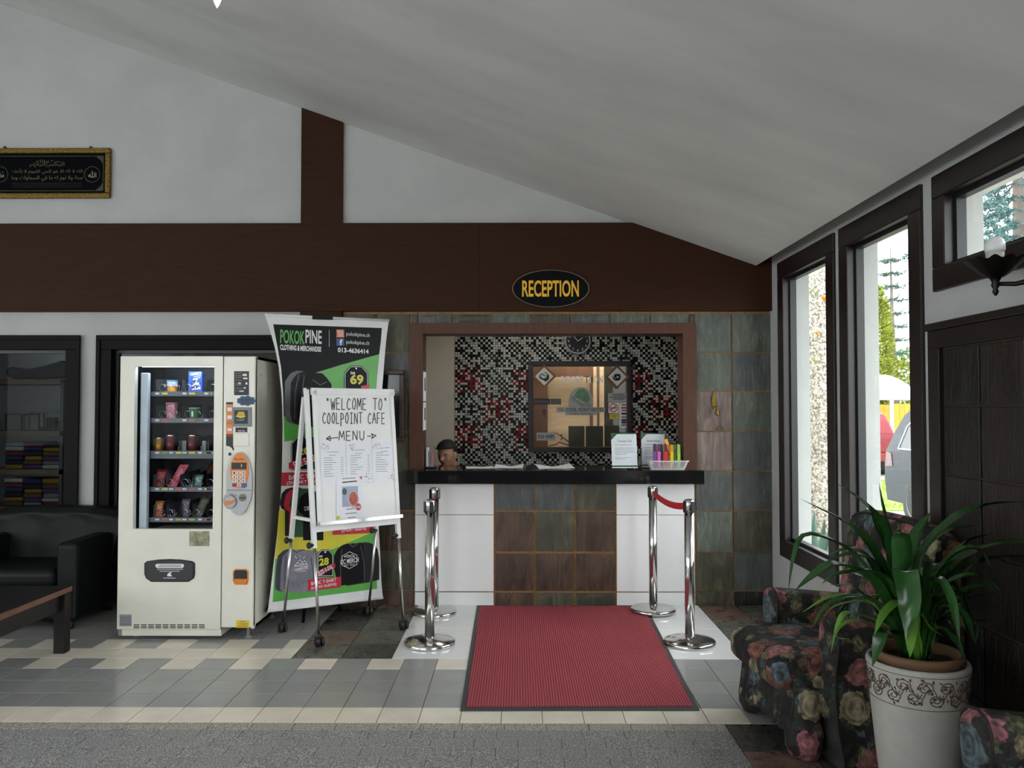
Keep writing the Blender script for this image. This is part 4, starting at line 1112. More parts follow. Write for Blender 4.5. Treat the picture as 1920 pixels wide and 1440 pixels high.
# rails, clip and X-shaped poles with a rear prop
mb = MB(); a, b = BP.uv(497, 592), BP.uv(729, 602); mb.tube([BP.at(a[0], a[1] + 0.004, -0.002), BP.at(b[0], b[1] + 0.004, -0.002)], 0.011)
obj('top_rail', mb, VINYL, ban, world=True)
mb = MB(); a, b = BP.uv(502, 1146), BP.uv(718, 1121); mb.tube([BP.at(a[0], a[1], -0.002), BP.at(b[0], b[1], -0.002)], 0.010)
obj('bottom_rail', mb, VINYL, ban, world=True)
poly(BP, [(584, 599), (584, 591), (622, 592.5), (622, 600)], ARTK, ban, k=0.012, name='clip', thick=0.004)
bk = Vector((BP.n.x, BP.n.y, 0)) * -1
ctr = BP.at(0.43, 1.05, -0.05)
ends = [BP.at(0.02, 2.14, -0.012), BP.at(0.84, 2.14, -0.012), BP.at(0.0, 0.14, -0.012), BP.at(0.84, 0.14, -0.012)]
for e_ in ends:
    mb = MB(); mb.tube([ctr, e_], 0.008); obj('pole', mb, ARTK, ban, world=True)
for fx in (0.30, 0.66):
    foot = BP.at(fx, 0.006, -0.05 + (0.0 if fx < 0.5 else -0.10))
    mb = MB(); mb.tube([ctr, foot], [0.010, 0.012]); obj('prop_leg', mb, ARTK, ban, world=True)

# ================================================================== WHITEBOARD EASEL
WFR = mat('white_painted_metal', (0.86, 0.87, 0.86), 0.35, var=0.03)
BOARD = mat('whiteboard', (0.88, 0.88, 0.86), 0.5, spec=0.3, var=0.02, vs=3)
PAPER = mat('white_paper', (0.84, 0.85, 0.90), 0.7, var=0.01)
RUBBER = mat('black_rubber', (0.012, 0.012, 0.013), 0.5)
STEEL = mat('brushed_steel', (0.62, 0.62, 0.61), 0.25, metal=1.0, var=0.03)
eFL, eFR, eBL, eBR = [Vector(atZ(*p)) for p in ((599, 1213), (757, 1181), (530, 1186), (690, 1154))]
q = 0.40
tFL, tFR = eFL.lerp(eBL, q), eFR.lerp(eBR, q)
tFL.z = tFR.z = 1.66
legv = (tFL - eFL).normalized()
EP = Plane(eFL, eFR - eFL, tFL - eFL)
ez = thing('whiteboard_easel', 'white wheeled easel board with handwritten cafe welcome and taped menus', 'easel', tuple((eFL + eBR) / 2))
def onleg(a, b, z): return a.lerp(b, z / b.z) if b.z else a
WZ = 0.62
for a, t in ((eFL, tFL), (eFR, tFR)):
    mb = MB(); p0, p1 = a.lerp(t, WZ / 1.66), t
    mb.bar(p0, p1, 0.028, 0.028, EP.u); obj('upper_leg', mb, WFR, ez, world=True)
    mb = MB(); mb.tube([a.lerp(t, 0.075 / 1.66), p0 + (p1 - p0) * 0.05], 0.010); obj('lower_leg', mb, STEEL, ez, world=True)
for a, t in ((eBL, tFL), (eBR, tFR)):
    t2 = t + (a - t).normalized() * 0.06
    tt = t.copy(); tt.z = 1.60; tt = tt.lerp(Vector((a.x, a.y, 1.60)), 0.08)
    mb = MB(); m0 = a.lerp(tt, 0.40); mb.bar(m0, tt, 0.026, 0.026, EP.u); obj('upper_leg', mb, WFR, ez, world=True)
    mb = MB(); mb.tube([a.lerp(tt, 0.045), a.lerp(tt, 0.43)], 0.010); obj('lower_leg', mb, STEEL, ez, world=True)
for a, t in ((eFL, tFL), (eFR, tFR), (eBL, tFL), (eBR, tFR)):
    p = a.copy()
    mb = MB(); ax = EP.u
    c_ = p + Vector((0, 0, 0.034))
    for s_ in (-1, 1):
        mb.tube([c_ + ax * 0.008 * s_, c_ + ax * 0.022 * s_], 0.032, 16)
    mb.tube([c_ + Vector((0, 0, 0.0)), c_ + Vector((0, 0, 0.05))], 0.012)
    obj('caster', mb, RUBBER, ez, world=True)
    kz = a.lerp(t, (WZ + 0.02) / 1.66)
    mb = MB(); mb.tube([kz + EP.n * 0.01 - EP.u * 0.03, kz - EP.u * 0.0], 0.012); mb.ellipsoid(kz - EP.u * 0.036, (0.018, 0.018, 0.022), 8, 6); obj('clamp_knob', mb, RUBBER, ez, world=True)
# board sheet and its aluminium edge
lb, rb, lt, rt = EP.uv(592, 986), EP.uv(746, 966), EP.uv(580, 729), EP.uv(741, 735)
a0, a1, b0, b1 = lb[0] - 0.0, rb[0], (lb[1] + rb[1]) / 2, (lt[1] + rt[1]) / 2
BK = 0.016
def slab(a, b, c, d, k0, k1, m, name):
    mb = MB(); mb.hexa([EP.at(a, c, k0), EP.at(b, c, k0), EP.at(b, d, k0), EP.at(a, d, k0), EP.at(a, c, k1), EP.at(b, c, k1), EP.at(b, d, k1), EP.at(a, d, k1)])
    return obj(name, mb, m, ez, world=True, fix=True)
brd = slab(a0 + 0.012, a1 - 0.012, b0 + 0.01, b1 - 0.02, BK, BK + 0.012, BOARD, 'board')
for nm, s_ in (('edge_strip', (a0 + 0.004, a0 + 0.030, b0, b1 - 0.01)), ('edge_strip', (a1 - 0.030, a1 - 0.004, b0, b1 - 0.01)), ('top_strip', (a0 - 0.004, a1 + 0.004, b1 - 0.036, b1 + 0.008)), ('pen_ledge', (a0, a1, b0 - 0.008, b0 + 0.014))):
    slab(*s_, BK, BK + (0.022 if nm != 'pen_ledge' else 0.05), WFR if nm != 'pen_ledge' else STEEL, nm)
slab(a0 - 0.03, a0 + 0.05, b1 + 0.0, b1 + 0.014, -0.01, 0.02, RUBBER, 'clip_hinge')
slab(a1 - 0.01, a1 + 0.03, b1 - 0.02, b1 - 0.006, -0.01, 0.01, GREY_P, 'clip_hinge')
slab(a0 - 0.02, a1 + 0.01, b0 - 0.05, b0 - 0.01, -0.012, 0.012, WFR, 'cross_bar')
mb = MB(); mb.bar(eFL.lerp(tFL, 0.48), eBL.lerp(tFL, 0.48), 0.02, 0.02); obj('side_brace', mb, WFR, ez, world=True)
mb = MB(); mb.bar(eFR.lerp(tFR, 0.48), eBR.lerp(tFR, 0.48), 0.02, 0.02); obj('side_brace', mb, WFR, ez, world=True)
KB = BK + 0.0135
PEN = mat('marker_ink', srgb(52, 60, 66), 0.6)
HW = {'W': [[(0, 1), (.25, 0), (.5, .75), (.75, 0), (1, 1)]], 'E': [[(.8, 1), (.1, 1), (.1, 0), (.85, 0)], [(.1, .5), (.7, .52)]], 'L': [[(.1, 1), (.1, 0), (.8, .02)]],
      'C': [[(.9, .85), (.5, 1), (.1, .6), (.15, .2), (.5, 0), (.9, .15)]], 'O': [[(.5, 1), (.1, .6), (.2, .1), (.6, 0), (.9, .45), (.75, .9), (.5, 1)]],
      'M': [[(0, 0), (.1, 1), (.5, .3), (.85, 1), (1, 0)]], 'T': [[(0, 1), (1, 1)], [(.5, 1), (.5, 0)]], 'P': [[(.1, -.2), (.1, 1), (.7, .9), (.75, .5), (.15, .4)]],
      'I': [[(.2, 1), (.8, 1)], [(.5, 1), (.5, 0)], [(.2, 0), (.8, 0)]], 'N': [[(.05, 0), (.1, 1), (.85, 0), (.9, 1)]], 'A': [[(0, 0), (.5, 1), (1, 0)], [(.2, .4), (.8, .4)]],
      'F': [[(.1, 0), (.1, 1), (.8, 1)], [(.1, .5), (.6, .5)]], 'U': [[(.1, 1), (.15, .2), (.5, 0), (.85, .2), (.9, 1)]], '"': [[(.3, 1), (.35, .8)], [(.55, 1), (.6, .8)]], ' ': []}
def handwrite(s_, x0, x1, y0, y1, w):
    L = []; n = len(s_); step = (x1 - x0) / n
    for i, ch in enumerate(s_):
        for st in HW[ch]:
            L.append([(x0 + (i + 0.08 + 0.8 * px_) * step, y1 + (y0 - y1) * py_ + 0.6 * math.sin(i * 2.1)) for px_, py_ in st])
    strokes(EP, L, w, PEN, brd, k=KB, name='handwriting')
handwrite('"WELCOME TO"', 606, 724, 748, 769, 0.006)
handwrite('COOLPOINT CAFE', 600, 719, 775, 795, 0.006)
handwrite('MENU', 631, 681, 809, 826, 0.006)
strokes(EP, [[(608, 823.5), (630, 821)], [(608, 823.5), (615, 818), (616, 827), (608, 823.5)]], 0.006, PEN, brd, k=KB, name='handwriting')
strokes(EP, [[(685, 818.5), (692, 818.5)], [(692, 814), (701, 817.5), (693, 823), (695, 818), (692, 814)]], 0.006, PEN, brd, k=KB, name='handwriting')
rp = random.Random(11)
for i, pts in enumerate([[(597.8, 913), (645.5, 908), (643.8, 829.4), (595.4, 829.4)], [(646.5, 908), (694.6, 906), (692, 828), (645, 829)], [(694.8, 905), (739, 904), (736.5, 828), (692.8, 828)]]):
    sh = poly(EP, pts, PAPER, None, k=KB + 0.0004 * i, name='menu_sheet', thick=0.0006)
    tag(sh, ['left menu sheet taped to the easel board below the handwriting', 'middle menu sheet taped to the easel board', 'right menu sheet taped to the easel board'][i], 'paper', 'menus on the easel board')
    x0, y0 = pts[3]
    L = [[(x0 + 14, y0 + 19 - i * 3), (x0 + 34, y0 + 18 - i * 3)], [(x0 + 17, y0 + 25 - i * 3), (x0 + 30, y0 + 24.5 - i * 3)]]
    for r in range(9):
        yy = y0 + 30 - 4 * i + r * 4.3
        L.append([(x0 + 8, yy), (x0 + 8 + rp.uniform(8, 24), yy - 0.5)]); L.append([(x0 + 40, yy - 1), (x0 + 44, yy - 1.2)])
    strokes(EP, L, 0.0024, INK_DG, sh, k=KB + 0.0004 * i + 0.0012, name='small_print')
    fl = []
    for cx_, cy_ in ((x0 + 9, y0 + 9), (x0 + 40, y0 + 68)):
        if cy_ > y0 + 20 and i == 0: continue
        for j in range(16):
            t = rp.uniform(0, 6.28); r_ = rp.uniform(2, 8)
            fl.append([(cx_ + r_ * math.cos(t) - 1, cy_ + r_ * math.sin(t)), (cx_ + r_ * math.cos(t) + 1.2, cy_ + r_ * math.sin(t) + rp.uniform(-2, 2))])
    strokes(EP, fl, 0.002, INK_DG, sh, k=KB + 0.0004 * i + 0.0012, name='flower_drawing')
pk = KB + 0.002
po = poly(EP, [(626.7, 973.5), (674.5, 970), (674, 892), (626, 893)], PAPER, None, k=pk, name='food_poster', thick=0.0008)
tag(po, 'small food poster with a red bowl picture on the easel board', 'poster')
kk = pk + 0.0014
poly(EP, [(637.5, 951), (667, 949), (666.5, 911.5), (636.5, 913)], mat('poster_blue', srgb(170, 182, 206), 0.6), po, k=kk, name='picture')
disc_uv(EP, *EP.uv(641.5, 922), 0.017, 0.022, mat('poster_grey', srgb(86, 88, 94), 0.6), po, k=kk + 0.0004, name='picture')
disc_uv(EP, *EP.uv(658, 936), 0.042, 0.058, mat('poster_plate', srgb(200, 196, 204), 0.6), po, k=kk + 0.0006, name='picture')
disc_uv(EP, *EP.uv(658, 935), 0.032, 0.046, mat('poster_stew', srgb(206, 120, 96), 0.6, col2=srgb(160, 66, 52), vs=90), po, k=kk + 0.0010, name='picture')
disc_uv(EP, *EP.uv(667, 950.5), 0.022, 0.024, mat('poster_red', srgb(196, 84, 92), 0.6), po, k=kk + 0.0014, name='price_bubble')
text('8.00', EP, (663, 949, 671, 952.5), VINYL, po, k=kk + 0.0018, bold=0.02)
poly(EP, [(669, 895), (674, 893), (674, 900)], mat('poster_red', (1, 0, 0)), po, k=kk, name='picture')
disc_uv(EP, *EP.uv(630, 971), 0.014, 0.014, mat('lime_sticker', srgb(190, 214, 80), 0.6), po, k=kk, name='sticker')
strokes(EP, [[(637, 898), (662, 896.5)], [(645, 955), (660, 954)], [(643, 963.5), (664, 961.5)], [(648, 971), (662, 969.5)]], 0.004, INK_DG, po, k=kk, name='small_print')
strokes(EP, [[(638, 905), (664, 902.5)]], 0.008, INK_K, po, k=kk, name='small_print')
# ================================================================== STANCHIONS, MAT, SIGN, BELL
STL_POL = mat('polished_steel', (0.66, 0.65, 0.63), 0.16, metal=1.0, var=0.03, vs=30, stretch=(1, 1, 0.05))
RED_BELT = mat('red_belt', srgb(206, 24, 30), 0.6, var=0.05)
def stanchion(p, label):
    t = thing('barrier_post', label, 'barrier post', p, group='steel barrier posts')
    mb = MB(); mb.lathe([(0.163, 0), (0.165, 0.006), (0.165, 0.022), (0.158, 0.028), (0.07, 0.048), (0.036, 0.056)], n=40); obj('base', mb, STL_POL, t)
    mb = MB(); mb.lathe([(0.0315, 0.05), (0.0315, 0.86)], n=24); obj('tube', mb, STL_POL, t)
    mb = MB(); mb.lathe([(0.033, 0.86), (0.034, 0.862), (0.034, 0.925), (0.030, 0.932), (0.012, 0.936)], n=24); hd = obj('head', mb, STL_POL, t)
    for a in (0.4, 1.97, 3.54, 5.11):
        mb = MB(); c, s_ = math.cos(a), math.sin(a)
        mb.hexa([Vector((c * r - s_ * w_, s_ * r + c * w_, z)) for z in (0.85, 0.922) for r, w_ in ((0.028, -0.012), (0.040, -0.012), (0.040, 0.012), (0.028, 0.012))])
        obj('belt_slot', mb, RUBBER, hd)
    return t
def fl(x, y): p = atZ(x, y); return (p.x, p.y, 0)
s1 = stanchion((-0.572, 5.36, 0), 'steel barrier post standing left of the red mat, the nearer one')
s2 = copy_thing(s1, (-0.622, 6.16, 0), 0.2, 'steel barrier post left of the mat close to the counter')
s3 = copy_thing(s1, (1.115, 5.38, 0), 0.1, 'steel barrier post at the right of the mat nearer to the camera')
s4 = copy_thing(s1, (1.013, 6.20, 0.0096), 0.3, 'steel barrier post right of the mat close to the counter')
def belt(a, b, z, sag, label):
    mb = MB(); a, b = Vector(a), Vector(b); d = (b - a)
    n = 16
    def fn(u, v):
        p = a.lerp(b, u); return (p.x, p.y, z + (v - 0.5) * 0.045 - sag * 4 * u * (1 - u))
    mb.grid(fn, n, 1)
    def fn2(u, v):
        p = a.lerp(b, u); return (p.x + 0.0025, p.y, z + (0.5 - v) * 0.045 - sag * 4 * u * (1 - u))
    mb.grid(fn2, n, 1)
    return tag(obj('barrier_belt', mb, RED_BELT), label, 'belt', 'barrier belts')
belt((1.016, 6.165, 0), (1.112, 5.415, 0), 0.890, 0.035, 'red belt stretched between the two right-hand barrier posts')
belt((-0.62, 6.125, 0), (-0.574, 5.395, 0), 0.890, 0.035, 'red belt hanging between the two left-hand barrier posts')

m, nt, p_ = base_mat('ribbed_red_carpet')
v = coords(nt)
wv = _n(nt, 'ShaderNodeTexWave', wave_type='BANDS', bands_direction='X'); wv.inputs['Scale'].default_value = 22; wv.inputs['Distortion'].default_value = 0.6; wv.inputs['Detail'].default_value = 2; wv.inputs['Detail Scale'].default_value = 6
nt.links.new(v, wv.inputs['Vector'])
nz = noise(nt, v, 300, 3, 0.8)
c1_ = mixc(nt, wv.outputs['Fac'], srgb(152, 44, 60), srgb(220, 104, 112))
c1_ = mixc(nt, ramp(nt, nz.outputs['Fac'], [(0.35, (0, 0, 0)), (0.7, (0.7, 0.7, 0.7))]).outputs[0], c1_, srgb(120, 30, 44))
nt.links.new(c1_, p_.inputs['Base Color']); p_.inputs['Roughness'].default_value = 0.95
hm = _n(nt, 'ShaderNodeMath', operation='ADD'); nt.links.new(wv.outputs['Fac'], hm.inputs[0]); nt.links.new(nz.outputs['Fac'], hm.inputs[1])
bump(nt, p_, hm.outputs[0], 0.8, 0.006)
CARPET = m
cor = [atZ(863, 1334), atZ(1312, 1333), atZ(1211, 1136), atZ(894, 1136)]
mc = sum(cor, Vector()) / 4
mt = thing('entrance_mat', 'red ribbed entrance mat with a grey rubber border before the counter', 'mat', (mc.x, mc.y, 0))
def quad_slab(sc, z0, z1, m_, name, n=1):
    C = [mc + (c - mc) - (c - mc).normalized() * sc for c in cor]
    mb = MB(); mb.hexa([Vector((c.x, c.y, z0)) for c in C] + [Vector((c.x, c.y, z1)) for c in C]); return obj(name, mb, m_, mt, world=True)
quad_slab(0, 0.0005, 0.005, mat('grey_rubber', srgb(70, 70, 72), 0.6), 'rubber_border', 1)
C = [c - (c - mc).normalized() * 0.055 for c in cor]
mb = MB()
def fn(u, v):
    a = C[0].lerp(C[1], u); b = C[3].lerp(C[2], u); p = a.lerp(b, v)
    return (p.x, p.y, 0.0095 + (0.006 * max(0, v - 0.9) * 10 * abs(math.sin(u * 21)) ** 3))
mb.grid(fn, 40, 30)
for i in range(4):
    a, b = C[i], C[(i + 1) % 4]
    mb.add([(a.x, a.y, 0.004), (b.x, b.y, 0.004), (b.x, b.y, 0.0095), (a.x, a.y, 0.0095)], [(0, 1, 2, 3)])
obj('carpet_pile', mb, CARPET, mt, world=True)

# oval sign on the beam
SG = wall_plane(YB)
ca, cb = SG.uv(1032.5, 541.5); ra = (SG.uv(1105, 541)[0] - SG.uv(960, 541)[0]) / 2; rb_ = (SG.uv(1032, 506)[1] - SG.uv(1032, 577)[1]) / 2
sg = thing('reception_sign', 'black oval sign with gold RECEPTION lettering on the brown beam', 'sign', SG.at(ca, cb - rb_))
disc_uv(SG, ca, cb, ra, rb_, mat('matt_black_plate', (0.004, 0.004, 0.005), 0.6, spec=0.1), sg, k=0.001, name='plate', thick=0.012, n=56)
mb = MB(); mb.tube([SG.at(ca + ra * 0.985 * math.cos(t), cb + rb_ * 0.975 * math.sin(t), 0.0135) for t in [i * 2 * math.pi / 64 for i in range(65)]], 0.0024, 6)
obj('rim_line', mb, mat('pale_gold', srgb(176, 160, 130), 0.35, metal=0.5), sg, world=True)
text('RECEPTION', SG, (979, 526, 1085, 557), mat('gold_lettering', srgb(252, 192, 44), 0.5, var=0.05), sg, k=0.0142, bold=0.02)

# brass bell on the slate
BRASS = mat('brass', srgb(196, 158, 70), 0.3, metal=0.9, var=0.2, vs=90)
SW = wall_plane(YW - 0.008)
bx, bz = SW.uv(1337, 772)
bell = thing('wall_bell', 'small brass hand bell with a chain and trefoil pull on the slate wall', 'bell', (bx, YW - 0.03, SW.uv(1337, 805)[1]))
pts = []
for i in range(25):
    t = i / 24; pts.append((1338.5 + 3.8 * math.sin(t * math.pi) * (1 + 0.25 * math.cos(t * 25)), 734 + 34 * t))
L_ = pts; R2 = [(1338.5 - (x - 1338.5), y) for x, y in pts][::-1]
poly(SW, (R2 + L_), BRASS, bell, k=0.0, name='scroll_plate', thick=0.006)
b0_ = Vector((SW.uv(1341.5, 781)[0], YW - 0.055, SW.uv(1341.5, 777)[1]))
mb = MB(); mb.tube([(b0_.x - 0.012, YW - 0.01, b0_.z + 0.055), (b0_.x, YW - 0.05, b0_.z + 0.065), b0_ + Vector((0, 0, 0.045))], 0.004); obj('bracket', mb, BRASS, bell, world=True)
mb = MB(); mb.lathe([(0.024, 0), (0.020, 0.008), (0.014, 0.022), (0.011, 0.036), (0.006, 0.044), (0.0, 0.046)], b0_, 20); obj('bell_cup', mb, BRASS, bell, world=True)
mb = MB(); mb.ellipsoid(b0_ + Vector((0, 0, -0.006)), (0.006, 0.006, 0.008), 8, 6); obj('clapper', mb, BRASS, bell, world=True)
DKIR = mat('dark_iron', (0.02, 0.02, 0.02), 0.5)
mb = MB()
for i in range(14):
    z = b0_.z + 0.04 - i * 0.0085; x = b0_.x + 0.033
    mb.tube([(x + 0.0025 * math.cos(t) * (i % 2), YW - 0.022 + 0.0025 * math.cos(t) * ((i + 1) % 2), z + 0.005 * math.sin(t)) for t in [j * math.pi / 4 for j in range(9)]], 0.0008, 4, caps=False)
obj('chain', mb, DKIR, bell, world=True)
px0 = b0_.x + 0.033; pz0 = b0_.z - 0.10
mb = MB()
mb.tube([(px0 + x, YW - 0.022, pz0 + z) for x, z in [(0, 0.025), (0, 0.012), (0.008, 0.006), (0.012, -0.002), (0.02, -0.003), (0.026, -0.012), (0.022, -0.02), (0.012, -0.022), (0.004, -0.017), (0, -0.018), (-0.004, -0.017), (-0.012, -0.022), (-0.022, -0.02), (-0.026, -0.012), (-0.02, -0.003), (-0.012, -0.002), (-0.008, 0.006), (0, 0.012)]], 0.0024, 6)
obj('pull_handle', mb, DKIR, bell, world=True)

# dark cabinet on the slate left of the opening
cbp = wall_plane(YW - 0.06)
x0, z1 = cbp.uv(700, 694); x1, z0 = cbp.uv(757, 829)
hc = thing('wall_cabinet', 'dark wooden wall cabinet on the slate behind the easel', 'cabinet', ((x0 + x1) / 2, YW - 0.03, z0))
mb = MB(); fw_ = 0.035
mb.box(x0, x1, YW - 0.07, YW - 0.005, z1 - fw_, z1); mb.box(x0, x1, YW - 0.07, YW - 0.005, z0, z0 + fw_); mb.box(x0, x0 + fw_, YW - 0.07, YW - 0.005, z0 + fw_, z1 - fw_); mb.box(x1 - fw_, x1, YW - 0.07, YW - 0.005, z0 + fw_, z1 - fw_)
obj('frame', mb, mat('cabinet_wood', srgb(58, 40, 32), 0.4, var=0.1), hc, world=True, bevel=0.006)
mb = MB(); mb.box(x0 + fw_, x1 - fw_, YW - 0.03, YW - 0.012, z0 + fw_, z1 - fw_); obj('dark_panel', mb, mat('black_gloss_panel', (0.008, 0.008, 0.009), 0.15), hc, world=True)
# ================================================================== BACK OFFICE: HATCH, SIGNS, CLOCK, CLERK, COUNTER ITEMS
HP = wall_plane(YM - 0.004)          # glass of the hatch
mb = MB(); fw_ = 0.05; y0_, y1_ = YM - 0.03, YM + 0.12
mb.box(hx0, hx1, y0_, y1_, hz1 - fw_, hz1); mb.box(hx0, hx1, y0_, y1_, hz0, hz0 + fw_); mb.box(hx0, hx0 + fw_, y0_, y1_, hz0 + fw_, hz1 - fw_); mb.box(hx1 - fw_, hx1, y0_, y1_, hz0 + fw_, hz1 - fw_)
hatch = struct('window_4', mb, mat('hatch_frame', srgb(30, 24, 22), 0.35), bevel=0.004)
mb = MB(); mb.add([(hx0 + fw_, YM, hz0 + fw_), (hx1 - fw_, YM, hz0 + fw_), (hx1 - fw_, YM, hz1 - fw_), (hx0 + fw_, YM, hz1 - fw_)], [(0, 1, 2, 3)])
obj('pane', mb, glass_mat('hatch_glass', (0.93, 0.93, 0.9), 0.02), hatch)
GOLDW = mat('plywood', srgb(236, 214, 182), 0.6, var=0.07, vs=3, stretch=(1, 1, 9))
BRNP = mat('brown_panel', srgb(122, 92, 74), 0.5, var=0.08, vs=4, stretch=(6, 6, 1))
YP = 8.42
PPL = wall_plane(YP)
def backpanel(x0, y0, x1, y1, m_, name, label, cat, Y=YP, th=0.02):
    pl = wall_plane(Y); a, b = pl.uv(x0, y0); c, d = pl.uv(x1, y1)
    mb = MB(); mb.box(0, c - a, 0, th, 0, b - d)
    return top(name, mb, m_, label, cat, (a, Y, d))
backpanel(1024, 690, 1106, 860, GOLDW, 'plywood_sheet', 'pale plywood sheet leaning behind the office hatch glass', 'panel', YP + 0.10)
backpanel(992, 660, 1027, 860, BRNP, 'timber_board', 'brown timber board behind the left of the hatch glass', 'panel', YP)
backpanel(1000, 684, 1112, 707, BRNP, 'timber_plank', 'brown timber plank behind the top of the hatch glass', 'panel', YP + 0.02)
for i, (a, b, m_) in enumerate(((1106, 1112, BRNP), (1112, 1118, GOLDW), (1119.5, 1124, BRNP), (1125, 1132, GOLDW))):
    backpanel(a, 688, b, 860, m_, 'wood_batten', ['brown', 'pale', 'dark brown', 'rightmost pale'][i] + ' upright batten beside the plywood sheet in the hatch', 'batten', YP + 0.04)
GRN_D = mat('dark_olive_box', srgb(66, 68, 58), 0.5)
backpanel(1067, 799, 1096, 846, GRN_D, 'storage_box', 'dark olive box at the foot of the hatch, left of two', 'box', YP - 0.18, 0.12)
backpanel(1100, 799, 1131, 846, GRN_D, 'storage_box', 'dark olive box at the foot of the hatch, right of two', 'box', YP - 0.18, 0.12)
backpanel(1133, 684, 1186, 860, mat('dark_green_board', srgb(48, 52, 44), 0.5), 'green_board', 'dark green board behind the right of the hatch glass', 'panel', YP + 0.05)
# driftwood twigs
mb = MB()
tw = wall_plane(YP - 0.12)
for L_ in ([(1036, 811), (1044, 812), (1052, 818), (1060, 824), (1066, 828)], [(1030, 836), (1044, 833), (1048, 829), (1058, 832), (1066, 835)], [(1050, 817), (1054, 814)], [(1055, 820), (1052, 825)]):
    mb.tube([tw.at(*tw.uv(*p), 0.0) for p in L_], 0.006, 6)
tag(obj('driftwood', mb, INK_DG), 'dark twisted driftwood twigs at the lower edge of the hatch', 'driftwood')
# unseen storeroom lamp, added to light the plywood
mb = MB(); mb.lathe([(0.14, 0), (0.15, 0.02), (0.10, 0.06), (0.03, 0.07)], n=24)
lm = top('fill_lamp', mb, emis_mat('warm_fill_glow', (1.0, 0.90, 0.76), 60.0), 'added unseen warm lamp lighting the plywood in the storeroom', 'lamp', (0.72, 8.24, 2.64))

mb = MB(); mb.lathe([(0.16, 0), (0.17, 0.02), (0.12, 0.06), (0.03, 0.07)], n=24)  # unseen fill lamp, added to brighten the office wall, letters and clerk
top('fill_lamp', mb, emis_mat('office_fill_glow', (1.0, 0.95, 0.88), 11.0), 'added unseen white lamp brightening the office behind the counter', 'lamp', (0.1, 7.15, 2.68))
# --- lettering and logo on the glass
lg = thing('hotel_logo', 'hotel logo plate with green arch and fern on the hatch glass', 'logo', HP.at(*HP.uv(1090, 778)))
LGREY = mat('logo_grey', srgb(170, 172, 168), 0.5); LGRN = mat('logo_green', srgb(96, 142, 100), 0.5); LDK = mat('logo_dark', srgb(50, 66, 62), 0.5)
arch = [(1065.5, 764)] + [(1089 - 23 * math.cos(t), 752 - 26 * math.sin(t)) for t in [i * math.pi / 16 for i in range(17)]] + [(1112, 764)]
poly(HP, arch[::-1], LGREY, lg, k=0.001, name='arch', thick=0.003)
poly(HP, [(1076, 744), (1080, 736), (1086, 729.5), (1093, 728.5), (1100, 733), (1104, 741), (1106, 750), (1100, 756), (1092, 752), (1084, 747)][::-1], LGRN, lg, k=0.0046, name='green_field')
strokes(HP, [[(1078, 741), (1105, 741)], [(1091, 729), (1091, 751)], [(1083, 733), (1091, 739)], [(1100, 733), (1091, 739)], [(1087, 736), (1091, 739), (1096, 735)]], 0.003, LGREY, lg, k=0.0052, name='window_lines')
strokes(HP, [[(1072, 743), (1078, 748), (1086, 754), (1094, 760)]] + [[(1073 + i * 3, 744 + i * 2.3), (1072.5 + i * 2.6, 751 + i * 1.7)] for i in range(7)] + [[(1090 + i * 3, 758 - i * 0.6), (1092 + i * 3, 763)] for i in range(6)], 0.004, LDK, lg, k=0.0052, name='fern_drawing')
poly(HP, [(1043, 773), (1134, 773), (1134, 763.5), (1043, 763.5)], LGREY, lg, k=0.002, name='name_plate', thick=0.004)
rect(HP, 1059.5, 773, 1118, 778.5, LGREY, lg, k=0.002, name='name_plate', thick=0.004)
text('The', HP, (1046, 765, 1057, 771), LDK, lg, k=0.007, shear=0.4); text('COOL POINT HOTEL', HP, (1061, 765, 1132, 771.5), LDK, lg, k=0.007, bold=0.015)
text('CAMERON HIGHLANDS', HP, (1068, 774.5, 1111, 777.3), LDK, lg, k=0.007)
rc = thing('hatch_lettering', 'white RECEPTION letters on the hatch glass above the logo', 'lettering', HP.at(*HP.uv(1092, 719)))
for i, ch in enumerate('RECEPTION'):
    x0 = 1052 + i * 8.9
    if ch == 'T': m_ = mat('faded_letter', srgb(120, 110, 96), 0.6)
    else: m_ = INK_W
    text(ch, HP, (x0, 705, x0 + (7 if ch != 'I' else 3), 718), m_, rc, k=0.002, bold=0.02, name='letter')
def hsign(name, box, m_, label, cat='sign', th=0.004):
    o = rect(HP, *box, m_, None, k=0.002, name=name, thick=th)
    return tag(o, label, cat)
HK = 0.0066
s_ = hsign('wifi_sign', (1006, 811, 1041, 826), LGREY, 'grey WIFI sign low on the left of the hatch glass')
text('WIFI', HP, (1023, 815, 1038.5, 822), INK_K, s_, k=HK, bold=0.02); rect(HP, 1009, 816, 1020, 821, INK_K, s_, k=HK, name='wifi_symbol'); text('FREE', HP, (1010, 817.2, 1019, 820), INK_W, s_, k=HK + 0.0006)
s_ = hsign('bar_sign', (1001, 747.5, 1031, 758.5), INK_K, 'narrow black bar sign on the left of the hatch glass')
strokes(HP, [[(1003 + i * 3.4, 751), (1003 + i * 3.4, 755.5)] for i in range(8)], 0.004, GREY_P, s_, k=HK, name='small_print')
s2_ = hsign('blank_bar', (1031.5, 747.5, 1052, 758.5), mat('slate_bar', srgb(84, 86, 80), 0.5), 'narrow grey blank bar right of the black bar sign')
s_ = hsign('office_notice', (1140, 737, 1179.5, 754), LGREY, 'grey notice plate below the right diamond picture')
strokes(HP, [[(1149, 740.5), (1170, 740.5)], [(1144, 744.5), (1176, 744.5)], [(1150, 748), (1170, 748)]], 0.008, INK_DG, s_, k=HK, name='small_print')
s_ = hsign('no_smoking_sign', (1141, 755, 1159.5, 774.5), VINYL, 'white square no-smoking sign on the hatch glass')
a, b = HP.uv(1150.2, 764.5)
